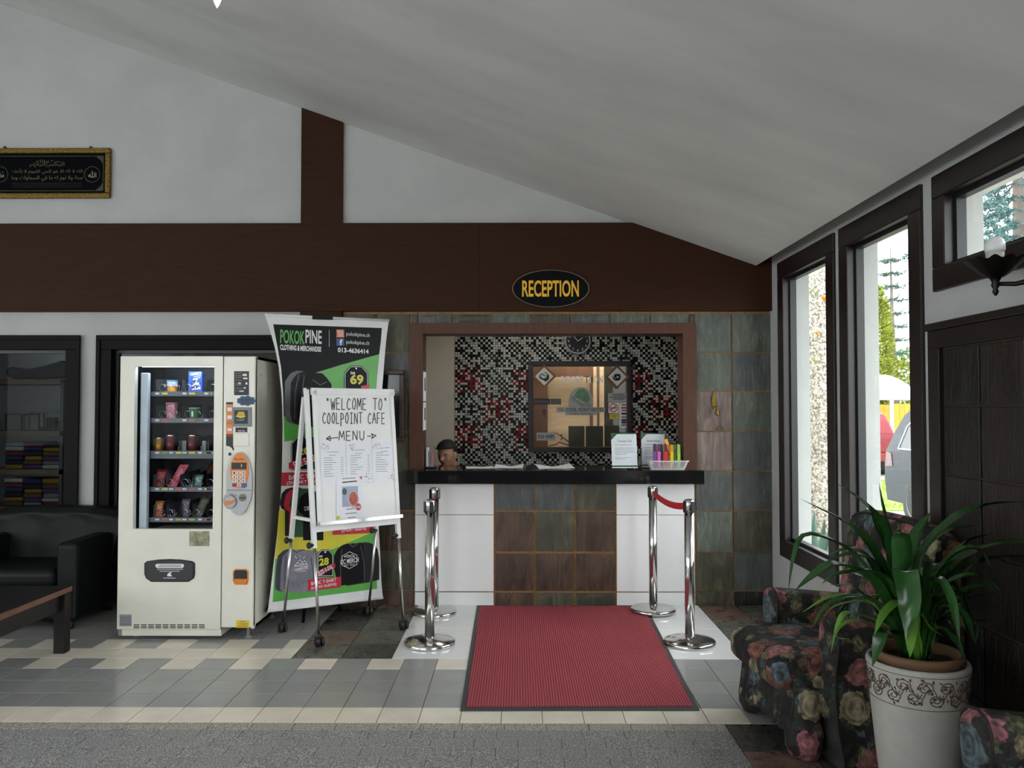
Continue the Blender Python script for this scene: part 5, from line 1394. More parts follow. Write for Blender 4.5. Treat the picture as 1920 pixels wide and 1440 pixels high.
for r_, m_, kk_ in ((0.043, ARTR, 0), (0.034, VINYL, 0.0005)): disc_uv(HP, a, b, r_, r_, m_, s_, k=HK + kk_, name='ban_ring')
rect(HP, 1144.5, 764, 1156, 766, INK_K, s_, k=HK + 0.001, name='cigarette'); strokes(HP, [[(1144.5, 769.5), (1156, 759.5)]], 0.008, ARTR, s_, k=HK + 0.0015, name='ban_bar')
s_ = hsign('yellow_sticker', (1143, 776, 1159, 786), INK_Y, 'small yellow sticker below the no-smoking sign')
strokes(HP, [[(1147, 779.5), (1156, 779.5)], [(1147, 782.5), (1155, 782.5)]], 0.004, INK_DG, s_, k=HK, name='small_print')
s_ = hsign('payment_sign', (1161, 756, 1178.5, 802), VINYL, 'tall white card payment sign at the right of the hatch glass')
rect(HP, 1164.5, 763, 1175, 766.5, ARTR, s_, k=HK, name='card_logo')
for i, (y0, m_) in enumerate(((758, INK_DG), (768.5, INK_DG), (773.5, ARTMR), (781, INK_DG), (785.5, ARTMR), (790, ARTNV), (796, INK_DG))):
    rect(HP, 1165, y0, 1174.5, y0 + (2.2 if i in (0, 1, 3, 6) else 4.2), m_, s_, k=HK, name='card_logo')
s_ = thing('fist_sticker', 'small raised fist sticker on the brown left part of the hatch', 'sticker', HP.at(*HP.uv(1021, 783)))
poly(HP, [(1018, 782), (1018.5, 776), (1016.5, 774), (1016.5, 769), (1018.5, 767), (1024, 767.5), (1025.5, 772), (1024, 776), (1023.5, 782)], ARTMR, s_, k=0.002, name='fist', thick=0.002)
strokes(HP, [[(1018.5, 768), (1018.5, 772)], [(1020.5, 767.5), (1020.5, 772)], [(1022.7, 768), (1022.7, 772)], [(1017, 773), (1024, 773)]], 0.004, INK_K, s_, k=0.005, name='finger_lines')
# diamond pictures
for i, (cx_, cy_) in enumerate(((1020, 706), (1156, 707))):
    r_ = 22.5
    t = thing('diamond_picture', ['small wooden diamond calligraphy picture at the upper left of the hatch', 'small wooden diamond calligraphy picture at the upper right of the hatch'][i], 'picture', HP.at(*HP.uv(cx_, cy_ + r_)), group='diamond pictures')
    dm = lambda q: [(cx_, cy_ + q), (cx_ + q, cy_), (cx_, cy_ - q), (cx_ - q, cy_)]
    poly(HP, dm(r_), mat('oak_frame', srgb(120, 84, 46), 0.5, var=0.1), t, k=0.03, name='frame', thick=0.02)
    poly(HP, dm(r_ * 0.76), mat('white_tile_art', srgb(214, 214, 206), 0.3), t, k=0.0515, name='art_tile')
    rr = random.Random(20 + i); L_ = []
    for j in range(9):
        a0_ = rr.uniform(0, 6.28); rad = rr.uniform(3, 9)
        L_.append([(cx_ + rad * math.cos(a0_ + u * 0.4), cy_ + rad * 0.85 * math.sin(a0_ + u * 0.4) + (0 if i else u * 0.5)) for u in range(6)])
    if i: L_ += [[(cx_ - 5 + 3.4 * u, cy_ + 5), (cx_ - 5 + 3.4 * u, cy_ - 5)] for u in range(4)] + [[(cx_ - 6, cy_ + 5), (cx_ + 6, cy_ + 5)]]
    strokes(HP, L_, 0.008, LDK, t, k=0.052, name='calligraphy')
# wall clock
ca_, cb_ = HP.uv(1083, 640)
ck = thing('wall_clock', 'round wall clock with a black face above the hatch', 'clock', HP.at(ca_, cb_ - 0.125))
mb = MB(); cc = Vector((ca_, YM - 0.002, cb_))
mb.lathe([(0.112, -0.028), (0.116, -0.034), (0.127, -0.03), (0.130, -0.012), (0.128, 0.0)], cc, 40, ax='y', caps=False); obj('rim', mb, mat('pale_rim', srgb(176, 180, 190), 0.3), ck, world=True)
disc_uv(HP, ca_, cb_, 0.113, 0.113, INK_K, ck, k=0.026, name='face', n=40)
for n_ in range(1, 13):
    t = math.pi / 2 - n_ * math.pi / 6; s3 = 0.011
    a, b = ca_ + 0.09 * math.cos(t), cb_ + 0.09 * math.sin(t)
    text_uv(str(n_), HP, a - s3 * (0.7 if n_ < 10 else 1.1), b - s3, a + s3 * (0.7 if n_ < 10 else 1.1), b + s3, INK_W, ck, k=0.027, name='numeral')
for ang, ln in ((2.25, 0.075), (0.62, 0.06)):
    strokes(HP, [[(ca_, cb_), (ca_ + ln * math.cos(ang), cb_ + ln * math.sin(ang))]], 0.006, INK_W, ck, k=0.0285, uvs=True, name='clock_hand')

# --- things on the counter
def acrylic(px0, px1, pyt, Y, label, body):
    pl = wall_plane(Y); a, b = pl.uv(px0, pyt); c = pl.uv(px1, pyt)[0]
    h = b - CTZ
    t = thing('acrylic_stand', label, 'sign stand', ((a + c) / 2, Y, CTZ), rz=0.08, group='acrylic notice stands')
    w_ = (c - a) / 2; ln = 0.05
    ACR = glass_mat('acrylic', (0.95, 0.97, 0.96), 0.06)
    pl2 = Plane(mw(t) @ Vector((0, 0.004, 0.012)), mw(t).to_3x3() @ Vector((1, 0, 0)), mw(t).to_3x3() @ Vector((0, ln, h)))
    mb = MB(); mb.hexa([(-w_, 0, 0.001), (w_, 0, 0.001), (w_, 0.09, 0.001), (-w_, 0.09, 0.001), (-w_, 0, 0.004), (w_, 0, 0.004), (w_, 0.09, 0.004), (-w_, 0.09, 0.004)]); obj('foot', mb, ACR, t)
    mb = MB(); mb.add([(-w_, 0, 0.004), (w_, 0, 0.004), (w_, ln, h), (-w_, ln, h)], [(0, 1, 2, 3)]); obj('front_sheet', mb, ACR, t)
    hh = (h * h + ln * ln) ** 0.5 - 0.018
    poly_uv(pl2, [(-w_ * .96, 0), (w_ * .96, 0), (w_ * .96, hh), (-w_ * .96, hh)], PAPER, t, k=0, name='notice')
    GN = mat('notice_green', srgb(46, 104, 66), 0.6)
    poly_uv(pl2, [(-w_ * .96, hh * .80), (-w_ * .5, hh * .97), (w_ * .96, hh * .97), (w_ * .96, hh), (-w_ * .96, hh)], GN, t, k=0.0006, name='notice_header')
    poly_uv(pl2, [(-w_ * .96, hh * .03), (w_ * .96, hh * .03), (w_ * .96, hh * .075), (-w_ * .96, hh * .075)], GN, t, k=0.0006, name='notice_footer')
    text_uv(body, pl2, -w_ * .5, hh * .74, w_ * .6, hh * .80, INK_K, t, k=0.001)
    rr = random.Random(px0)
    strokes(pl2, [[(-w_ * .7, hh * (.66 - .045 * i)), (w_ * (rr.uniform(-.2, .8) if i in (0, 6, 8, 9) else .8), hh * (.66 - .045 * i))] for i in range(10) if i not in (1, 7)], 0.0022, INK_DG, t, k=0.001, uvs=True, name='small_print')
    return t
acrylic(1146.5, 1197, 811, 6.385, 'clear acrylic stand holding the Tourism Tax notice on the counter', 'Tourism Tax')
acrylic(1203, 1250, 811, 6.50, 'clear acrylic stand with a notice behind the tray of lighters', 'Pemberitahuan')
# white slatted tray with lighters
TY = 6.39; tp = wall_plane(TY)
ta, tb = tp.uv(1214, 864)[0], tp.uv(1288, 864)[0]
tw_ = (tb - ta); th_ = tp.uv(1250, 864)[1] - CTZ
tr = thing('plastic_tray', 'white slatted plastic tray holding coloured lighters on the counter', 'tray', ((ta + tb) / 2, TY, CTZ))
TRW = mat('white_plastic', (0.8, 0.8, 0.8), 0.4)
hw = tw_ / 2
mb = MB(); mb.box(-hw * .82, hw * .82, -0.05, 0.05, 0.001, 0.008); obj('tray_floor', mb, TRW, tr, bevel=0.003)
mb = MB()
for (xa, ya, xb, yb_) in ((-hw, -0.06, hw, -0.06), (hw, -0.06, hw, 0.06), (hw, 0.06, -hw, 0.06), (-hw, 0.06, -hw, -0.06)): mb.bar((xa, ya, th_), (xb, yb_, th_), 0.012, 0.008)
obj('tray_rim', mb, TRW, tr, bevel=0.002)
n_ = 22
for i in range(n_ + 1):
    u = -1 + 2 * i / n_
    for yy in (-1, 1):
        mb = MB(); mb.bar((u * hw * .8, yy * 0.049, 0.004), (u * hw * .97, yy * 0.059, th_), 0.005, 0.003, (0, 1, 0)); obj('slat', mb, TRW, tr)
for i in range(6):
    u = -1 + 2 * i / 5
    for xx in (-1, 1):
        mb = MB(); mb.bar((xx * hw * .8, u * 0.045, 0.004), (xx * hw * .97, u * 0.055, th_), 0.003, 0.008, (0, 1, 0)); obj('slat', mb, TRW, tr)
cols = [('purple', (120, 70, 140), (60, 20, 70)), ('violet', (140, 76, 150), (70, 24, 80)), ('pink', (226, 100, 190), (90, 20, 70)), ('dark red', (110, 16, 30), (90, 8, 24)), ('red', (226, 40, 34), (110, 12, 24)), ('orange', (220, 120, 20), (230, 150, 20)), ('yellow', (240, 200, 10), (230, 150, 20)), ('dark green', (110, 160, 30), (100, 150, 30)), ('lime green', (160, 214, 60), (150, 200, 90))]
xs_ = [1226.5, 1229.5, 1234.5, 1241.2, 1247, 1253, 1258.5, 1265, 1271.5]
for i, (nm, c1_, c2_) in enumerate(cols):
    yy = TY - 0.022 if i in (0, 2, 4, 6, 8) else TY + 0.012
    x_ = tp.uv(xs_[i], 850)[0]
    t = thing('lighter', nm + ' plastic lighter standing upright in the white tray', 'lighter', (x_, yy, CTZ + 0.0085), group='lighters in the tray')
    w_ = 0.0125; h1 = tp.uv(1250, 846)[1] - CTZ - 0.009; h2 = tp.uv(1250, 832)[1] - CTZ - 0.009
    mb = MB(); mb.box(-w_, w_, -0.007, 0.007, 0, h1); obj('tank', mb, mat('lighter_' + nm.replace(' ', '_'), srgb(*c1_), 0.25), t, bevel=0.003)
    mb = MB(); mb.box(-w_ * .9, w_ * .9, -0.006, 0.006, h1, h2 * 0.97); mb.box(-w_ * .9, 0, -0.006, 0.006, h2 * 0.97, h2); obj('cap', mb, mat('cap_' + nm.replace(' ', '_'), srgb(*c2_), 0.2), t, bevel=0.002)
a = tp.at(*tp.uv(1256, 846)); b = tp.at(*tp.uv(1247.5, 823))
mb = MB(); mb.bar((a.x, TY - 0.005, a.z), (b.x, TY - 0.005, b.z), 0.026, 0.012, (0, 1, 0)); lz = obj('key_tag', mb, mat('lighter_amber', srgb(246, 176, 40), 0.25), None, bevel=0.003)
tag(lz, 'amber plastic tag leaning out above the lighters in the tray', 'key tag')
# loose papers
def counter_paper(px0, px1, y, dep, rz, label, curl=0.0):
    p = atY((px0 + px1) / 2, 880, y); w_ = (atY(px1, 880, y).x - atY(px0, 880, y).x) / 2
    mb = MB()
    mb.grid(lambda u, v: ((u * 2 - 1) * w_, (v - 0.5) * dep, 0.0015 + curl * abs(u - 0.5) * v + 0.002 * math.sin(5 * u + 3 * v) ** 2), 8, 4)
    return top('paper_sheet', mb, PAPER, label, 'paper', (p.x, y, CTZ), rz, 'papers on the counter')
counter_paper(874, 926, 6.55, 0.21, 0.1, 'flat paper sheet on the counter next to the clerk', 0.01)
counter_paper(928, 981, 6.60, 0.21, -0.06, 'slightly curled paper sheet in the middle of the counter', 0.04)
counter_paper(1006, 1074, 6.56, 0.21, 0.15, 'paper pile on the counter below the hatch', 0.05)
# brochure holder
Yh = 6.55; hp_ = wall_plane(Yh); a, b = hp_.uv(800, 836); c = hp_.uv(815, 836)[0]
bh_ = thing('brochure_holder', 'narrow clear brochure holder with leaflets at the left end of the counter', 'brochure holder', ((a + c) / 2, Yh, CTZ))
w_ = (c - a) / 2; H_ = b - CTZ
mb = MB(); mb.box(-w_ * 1.1, w_ * 1.5, -0.05, 0.05, 0.001, 0.012); obj('foot', mb, RUBBER, bh_, bevel=0.003)
mb = MB()
for xx in (-w_, w_): mb.add([(xx, -0.04, 0.01), (xx, 0.04, 0.01), (xx, 0.04, H_), (xx, -0.04, H_)], [(0, 1, 2, 3)])
mb.add([(-w_, 0.04, 0.01), (w_, 0.04, 0.01), (w_, 0.04, H_), (-w_, 0.04, H_)], [(0, 1, 2, 3)]); obj('clear_case', mb, glass_mat('acrylic'), bh_)
for i, (u0, u1, m_, hh) in enumerate(((-0.95, -0.45, PAPER, .93), (-0.3, 0.1, mat('leaflet_grey', srgb(150, 150, 160), .5), .8), (0.2, 0.85, mat('leaflet_pink', srgb(186, 130, 134), .5), .75))):
    mb = MB(); mb.box(u0 * w_, u1 * w_, -0.036, 0.03, 0.013, H_ * hh); obj('leaflets', mb, m_, bh_)
# notices on the left jamb
for i, (y0, y1) in enumerate(((696, 752), (754, 807))):
    zt, zb = atX(793, y0, ix0).z, atX(793, y1, ix0).z
    mb = MB(); mb.box(0, 0.0012, 0, 0.20, 0, zt - zb)
    o = top('jamb_notice', mb, PAPER, ['upper paper notice taped to the left jamb of the reception opening', 'lower paper notice taped to the left jamb of the reception opening'][i], 'paper', (ix0 + 0.0006, 6.415, zb), group='jamb notices')
    mb = MB(); mb.box(0.0013, 0.0016, 0.08, 0.16, (zt - zb) * .35, (zt - zb) * .8); obj('print_block', mb, INK_DG, o)

# --- clerk seated behind the counter
SKIN = mat('skin', srgb(176, 128, 100), 0.5, var=0.04, vs=20)
HAT = mat('black_felt', (0.010, 0.010, 0.011), 0.8)
HAIR = mat('black_hair', (0.008, 0.007, 0.007), 0.5)
SHIRT = mat('dark_patterned_shirt', srgb(40, 30, 34), 0.8, col2=srgb(110, 70, 66), vs=14, lo=0.6, hi=0.45)
PY_ = 7.12
hc_ = atY(839, 853, PY_)
HS = 0.118                         # half head height
clerk = thing('person', 'person in a black cap and round glasses seated behind the counter, looking down left', 'person', (hc_.x + 0.06, PY_ + 0.05, 0))
R_head = Matrix.Rotation(math.radians(-26), 3, 'Z') @ Matrix.Rotation(math.radians(-4), 3, 'Y') @ Matrix.Rotation(math.radians(10), 3, 'X')
def hd(v): return hc_ + R_head @ (Vector(v) * HS)        # head space: face towards -y, z up, unit = half head height
gs = lambda d, s: math.exp(-(d * d) / (2 * s * s))
def head_pt(u, v):
    t, ph = 2 * math.pi * u, math.pi * (v - 0.5)
    x, y, z = math.cos(t) * math.cos(ph), math.sin(t) * math.cos(ph), math.sin(ph)
    X_, Y_, Z_ = 0.66 * x, 0.82 * y, 1.0 * z
    fr = max(0.0, -y)
    jaw = max(0.0, -z)
    X_ *= 1 - 0.34 * jaw ** 1.6; Y_ = Y_ * (1 - 0.10 * jaw) if y < 0 else Y_ * (1 - 0.45 * jaw)
    Y_ += 0.05 * jaw * (-1 if y < 0 else -1)
    if y < 0:
        Y_ -= 0.24 * gs(X_, 0.075) * gs(Z_ + 0.16, 0.10) + 0.10 * gs(X_, 0.06) * gs(Z_ + 0.02, 0.14)     # nose
        Y_ += 0.10 * (gs(X_ - 0.27, 0.12) + gs(X_ + 0.27, 0.12)) * gs(Z_ - 0.03, 0.085)                    # eye sockets
        Y_ -= 0.06 * gs(abs(X_) - 0.26, 0.16) * gs(Z_ - 0.19, 0.07)                                       # brows
        Y_ -= 0.05 * gs(abs(X_) - 0.36, 0.12) * gs(Z_ + 0.2, 0.12)                                        # cheeks
        Y_ -= 0.07 * gs(X_, 0.16) * (gs(Z_ + 0.42, 0.045) + 0.9 * gs(Z_ + 0.54, 0.05)) - 0.05 * gs(X_, 0.18) * gs(Z_ + 0.48, 0.02)   # lips
        Y_ -= 0.10 * gs(X_, 0.18) * gs(Z_ + 0.82, 0.12)                                                   # chin
    return hd((X_, Y_, Z_))
mb = MB(); mb.grid(head_pt, 72, 60, wrap=True)
for sx in (-1, 1):    # ears
    mb.ellipsoid((0, 0, 0), (0.001, 0.001, 0.001), 4, 3)
    def ear(u, v, sx=sx):
        t, ph = 2 * math.pi * u, math.pi * (v - 0.5)
        x, y, z = math.cos(t) * math.cos(ph), math.sin(t) * math.cos(ph), math.sin(ph)
        d = 0.05 * gs(y, 0.5) * gs(z, 0.6)
        return hd((sx * (0.66 + 0.07 * x * 1.2 - d * 0.6), 0.10 + 0.14 * y, -0.05 + 0.24 * z))
    mb.grid(ear, 16, 12, wrap=True)
nb = hd((0, 0.22, -0.7)); sh_ = Vector((hc_.x + 0.07, PY_ + 0.10, hc_.z - 0.245))
mb.tube([hd((0, 0.2, -0.35)), nb, sh_ + Vector((0, 0, 0.02)), sh_ - Vector((0, 0, 0.1))], [0.055, 0.054, 0.066, 0.09], 20)
hip = Vector((sh_.x + 0.03, PY_ + 0.16, 0.50))
def limb(ps, rs): mb.tube(ps, rs, 14); [mb.ellipsoid(p, (r, r, r), 12, 8) for p, r in zip(ps, rs)]
# torso as one tapered body, arms forward to the desk, legs seated
def torso(u, v):
    t = 2 * math.pi * u
    c = hip.lerp(sh_, v); rx = 0.15 + 0.045 * math.sin(v * 2.4); ry = 0.105 + 0.012 * math.sin(v * 3)
    k_ = 1.0 if v < 0.86 else max(0.02, 1 - ((v - 0.86) / 0.14) ** 2 * 0.98)
    return (c.x + rx * k_ * math.cos(t), c.y + ry * k_ * math.sin(t), c.z)
mb.grid(torso, 28, 20, wrap=True)
for sx in (-1, 1):
    s0 = sh_ + Vector((sx * 0.165, 0, -0.055)); el = s0 + Vector((sx * 0.05, -0.06, -0.26)); wr = el + Vector((-sx * 0.10, -0.20, 0.06))
    limb([s0, el, wr], [0.056, 0.044, 0.029])
    pm2 = wr + Vector((-sx * 0.02, -0.05, 0.0)); limb([wr, pm2], [0.028, 0.034])
    for f_, (dx, ln) in enumerate(((-0.024, 0.05), (-0.008, 0.062), (0.008, 0.058), (0.022, 0.046))):
        b0 = pm2 + Vector((dx, -0.02, 0)); limb([b0, b0 + Vector((0, -ln * .55, 0.004)), b0 + Vector((0, -ln, -0.014))], [0.0095, 0.009, 0.008])
    b0 = wr + Vector((-sx * 0.03, -0.03, 0)); limb([b0, b0 + Vector((-sx * 0.03, -0.025, 0)), b0 + Vector((-sx * 0.035, -0.055, -0.006))], [0.011, 0.010, 0.009])
    h0 = hip + Vector((sx * 0.09, 0, -0.0)); kn = h0 + Vector((sx * 0.03, -0.36, 0.02)); an = Vector((kn.x, kn.y + 0.06, 0.09))
    limb([h0, kn], [0.085, 0.062]); limb([kn, an], [0.060, 0.042]); limb([an, an + Vector((0, -0.14, -0.045))], [0.045, 0.036])
body = obj('body', mb, SKIN, clerk, world=True)
rmx = body.modifiers.new('union', 'REMESH'); rmx.mode = 'VOXEL'; rmx.voxel_size = 0.0055; rmx.use_smooth_shade = True
# clothing: loose shirt over the torso and upper arms, trousers
mb = MB()
def shirt(u, v):
    t = 2 * math.pi * u
    c = hip.lerp(sh_, v); rx = 0.172 + 0.045 * math.sin(v * 2.4) + 0.004 * math.sin(9 * t); ry = 0.125 + 0.012 * math.sin(v * 3)
    k_ = 1.0 if v < 0.8 else 1 - ((v - 0.8) / 0.2) ** 2 * 0.58
    return (c.x + rx * k_ * math.cos(t), c.y + ry * k_ * math.sin(t), c.z + 0.02 * v)
mb.grid(shirt, 32, 20, wrap=True)
for sx in (-1, 1):
    s0 = sh_ + Vector((sx * 0.15, 0, -0.05)); el = s0 + Vector((sx * 0.055, -0.05, -0.22)); mb.tube([s0, s0.lerp(el, .5), el], [0.074, 0.070, 0.066], 16, caps=False); mb.ellipsoid(s0, (0.075, 0.075, 0.07), 14, 10)
obj('shirt', mb, SHIRT, clerk, world=True)
mb = MB()
for sx in (-1, 1):
    h0 = hip + Vector((sx * 0.09, 0.02, -0.0)); kn = h0 + Vector((sx * 0.03, -0.39, 0.02)); an = Vector((kn.x, kn.y + 0.06, 0.11))
    mb.tube([h0 + Vector((0, 0.1, 0)), h0, kn, an], [0.10, 0.10, 0.075, 0.06], 14)
obj('trousers', mb, INK_DG, clerk, world=True)
# cap, hair, eyes, brows, lips, glasses
mb = MB()
def cap(u, v):
    t = 2 * math.pi * u; a = v * 1.35
    r_ = math.cos(a * 0.98) if v < 0.999 else 0.0
    rad = 0.66 + 0.05 * (1 - v)
    zb = 0.53 - 0.13 * math.sin(t) * -1 * -1
    return hd((0.99 * rad * r_ * math.cos(t), 1.20 * rad * r_ * math.sin(t) + 0.07, zb + (1.13 - zb) * math.sin(a) / math.sin(1.35)))
mb.grid(cap, 32, 12, wrap=True); cp_ = obj('cap', mb, HAT, clerk, world=True)
mb = MB(); mb.tube([hd((0.71 * math.cos(t), 0.86 * math.sin(t) + 0.07, 0.53 - 0.13 * math.sin(t))) for t in [i * 2 * math.pi / 32 for i in range(33)]], 0.009, 8); obj('cap_band', mb, HAT, cp_, world=True)
mb = MB()
mb.grid(lambda u, v: hd((0.695 * math.cos(-0.35 + u * (math.pi + 0.7)), 0.10 + 0.80 * math.sin(-0.35 + u * (math.pi + 0.7)), 0.46 - 0.62 * v * (0.25 + 0.75 * math.sin(u * math.pi)))), 28, 8); obj('hair', mb, HAIR, clerk, world=True)
for sx in (-1, 1):
    c_ = hd((sx * 0.27, -0.60, 0.03)); mb = MB(); mb.ellipsoid(c_, (0.0105, 0.0105, 0.0075), 12, 8); ey = obj('eye', mb, mat('eye_white', srgb(200, 190, 180), .3), clerk, world=True)
    mb = MB(); mb.ellipsoid(hd((sx * 0.27 - 0.03, -0.665, 0.02)), (0.0055, 0.0055, 0.0055), 10, 6); obj('iris', mb, HAIR, ey, world=True)
    mb = MB(); mb.tube([hd((sx * (0.13 + 0.28 * i / 6), -0.76 + 0.13 * (i / 6) ** 2, 0.175 + 0.05 * math.sin(i / 6 * 3.0))) for i in range(7)], [0.003, 0.0045, 0.005, 0.005, 0.0045, 0.004, 0.002], 6); obj('eyebrow', mb, HAIR, clerk, world=True)
mb = MB(); mb.tube([hd((-0.17 + 0.34 * i / 8, -0.80 + 0.10 * ((i - 4) / 4) ** 2, -0.475 + 0.012 * math.cos(i))) for i in range(9)], [0.001, 0.0035, 0.0045, 0.005, 0.0045, 0.005, 0.0045, 0.0035, 0.001], 6); obj('lips', mb, mat('lip', srgb(120, 66, 58), .5), clerk, world=True)
mb = MB()
for sx in (-1, 1):
    mb.tube([hd((sx * 0.29 + 0.19 * math.cos(t), -0.83 + 0.08 * abs(sx * 0.29 + 0.19 * math.cos(t)), 0.0 + 0.17 * math.sin(t))) for t in [i * 2 * math.pi / 20 for i in range(21)]], 0.0012, 5, caps=False)
    mb.tube([hd((sx * 0.48, -0.79, 0.04)), hd((sx * 0.70, -0.3, 0.08)), hd((sx * 0.70, 0.1, 0.08))], 0.0012, 5)
mb.tube([hd((-0.10, -0.83, 0.03)), hd((0, -0.87, 0.06)), hd((0.10, -0.83, 0.03))], 0.0012, 5)
obj('glasses', mb, mat('wire_rim', (0.5, 0.48, 0.45), .3, metal=.9), clerk, world=True)
# ================================================================== FLORAL ARMCHAIRS
def floral_mat():
    """dark tapestry with roses, leaves and small blossoms"""
    m, nt, p = base_mat('floral_tapestry')
    v = coords(nt)
    wob = noise(nt, v, 9, 3, 0.5)
    ad = _n(nt, 'ShaderNodeVectorMath', operation='MULTIPLY_ADD')
    nt.links.new(wob.outputs['Color'], ad.inputs[0]); ad.inputs[1].default_value = (0.05, 0.05, 0.05); nt.links.new(v, ad.inputs[2])
    base = mixc(nt, ramp(nt, noise(nt, ad.outputs[0], 16, 3).outputs['Fac'], [(0.45, (0, 0, 0)), (0.6, (1, 1, 1))]).outputs[0], srgb(26, 22, 23), srgb(48, 50, 46))
    def layer(base, scale, off, stops, r0, r1, ridge):
        mp = _n(nt, 'ShaderNodeMapping'); mp.inputs['Location'].default_value = off; nt.links.new(ad.outputs[0], mp.inputs['Vector'])
        vo = _n(nt, 'ShaderNodeTexVoronoi'); vo.inputs['Scale'].default_value = scale; vo.inputs['Randomness'].default_value = 0.85; nt.links.new(mp.outputs[0], vo.inputs['Vector'])
        col = ramp(nt, vo.outputs['Color'], stops, 'CONSTANT').outputs[0]
        # concentric petals
        mu = _n(nt, 'ShaderNodeMath', operation='MULTIPLY'); mu.inputs[1].default_value = ridge; nt.links.new(vo.outputs['Distance'], mu.inputs[0])
        nz = noise(nt, mp.outputs[0], scale * 4.5, 3)
        a2 = _n(nt, 'ShaderNodeMath', operation='MULTIPLY_ADD'); a2.inputs[1].default_value = 6.0; nt.links.new(nz.outputs['Fac'], a2.inputs[0]); nt.links.new(mu.outputs[0], a2.inputs[2])
        si = _n(nt, 'ShaderNodeMath', operation='SINE'); nt.links.new(a2.outputs[0], si.inputs[0])
        v2 = _n(nt, 'ShaderNodeTexVoronoi'); v2.inputs['Scale'].default_value = scale * 4.2; nt.links.new(mp.outputs[0], v2.inputs['Vector'])
        pet = ramp(nt, v2.outputs['Distance'], [(0.1, (1, 1, 1)), (0.75, (0.22, 0.2, 0.2))]).outputs[0]
        shade = mixc(nt, 0.35, pet, ramp(nt, si.outputs[0], [(0.0, (0.3, 0.28, 0.28)), (0.85, (1, 1, 1))]).outputs[0])
        col = mixc(nt, 1.0, col, shade, 'MULTIPLY')
        edge = _n(nt, 'ShaderNodeMath', operation='MULTIPLY_ADD'); edge.inputs[1].default_value = 0.55; nt.links.new(nz.outputs['Fac'], edge.inputs[0]); nt.links.new(vo.outputs['Distance'], edge.inputs[2])
        mask = ramp(nt, edge.outputs[0], [(r0, (1, 1, 1)), (r1, (0, 0, 0))]).outputs[0]
        return mixc(nt, mask, base, col)
    base = layer(base, 13, (0.3, 0.1, 0.7), [(0.0, srgb(120, 128, 92)), (0.35, srgb(166, 158, 116)), (0.6, srgb(92, 108, 108)), (0.8, srgb(150, 122, 92))], 0.60, 0.72, 26)
    base = layer(base, 6.5, (0.9, 0.4, 0.2), [(0.0, srgb(206, 134, 142)), (0.36, srgb(184, 126, 108)), (0.46, srgb(206, 194, 156)), (0.54, srgb(212, 146, 142)), (0.72, srgb(124, 144, 152))], 0.68, 0.76, 40)
    base = mixc(nt, 1.0, base, (0.72, 0.70, 0.70), 'MULTIPLY')
    nt.links.new(base, p.inputs['Base Color']); p.inputs['Roughness'].default_value = 0.9
    bump(nt, p, noise(nt, v, 240, 2).outputs['Fac'], 0.25, 0.003)
    MATS['floral_tapestry'] = m
    return m
FLORAL = floral_mat()
PIPING = mat('dark_piping', srgb(36, 28, 28), 0.8)
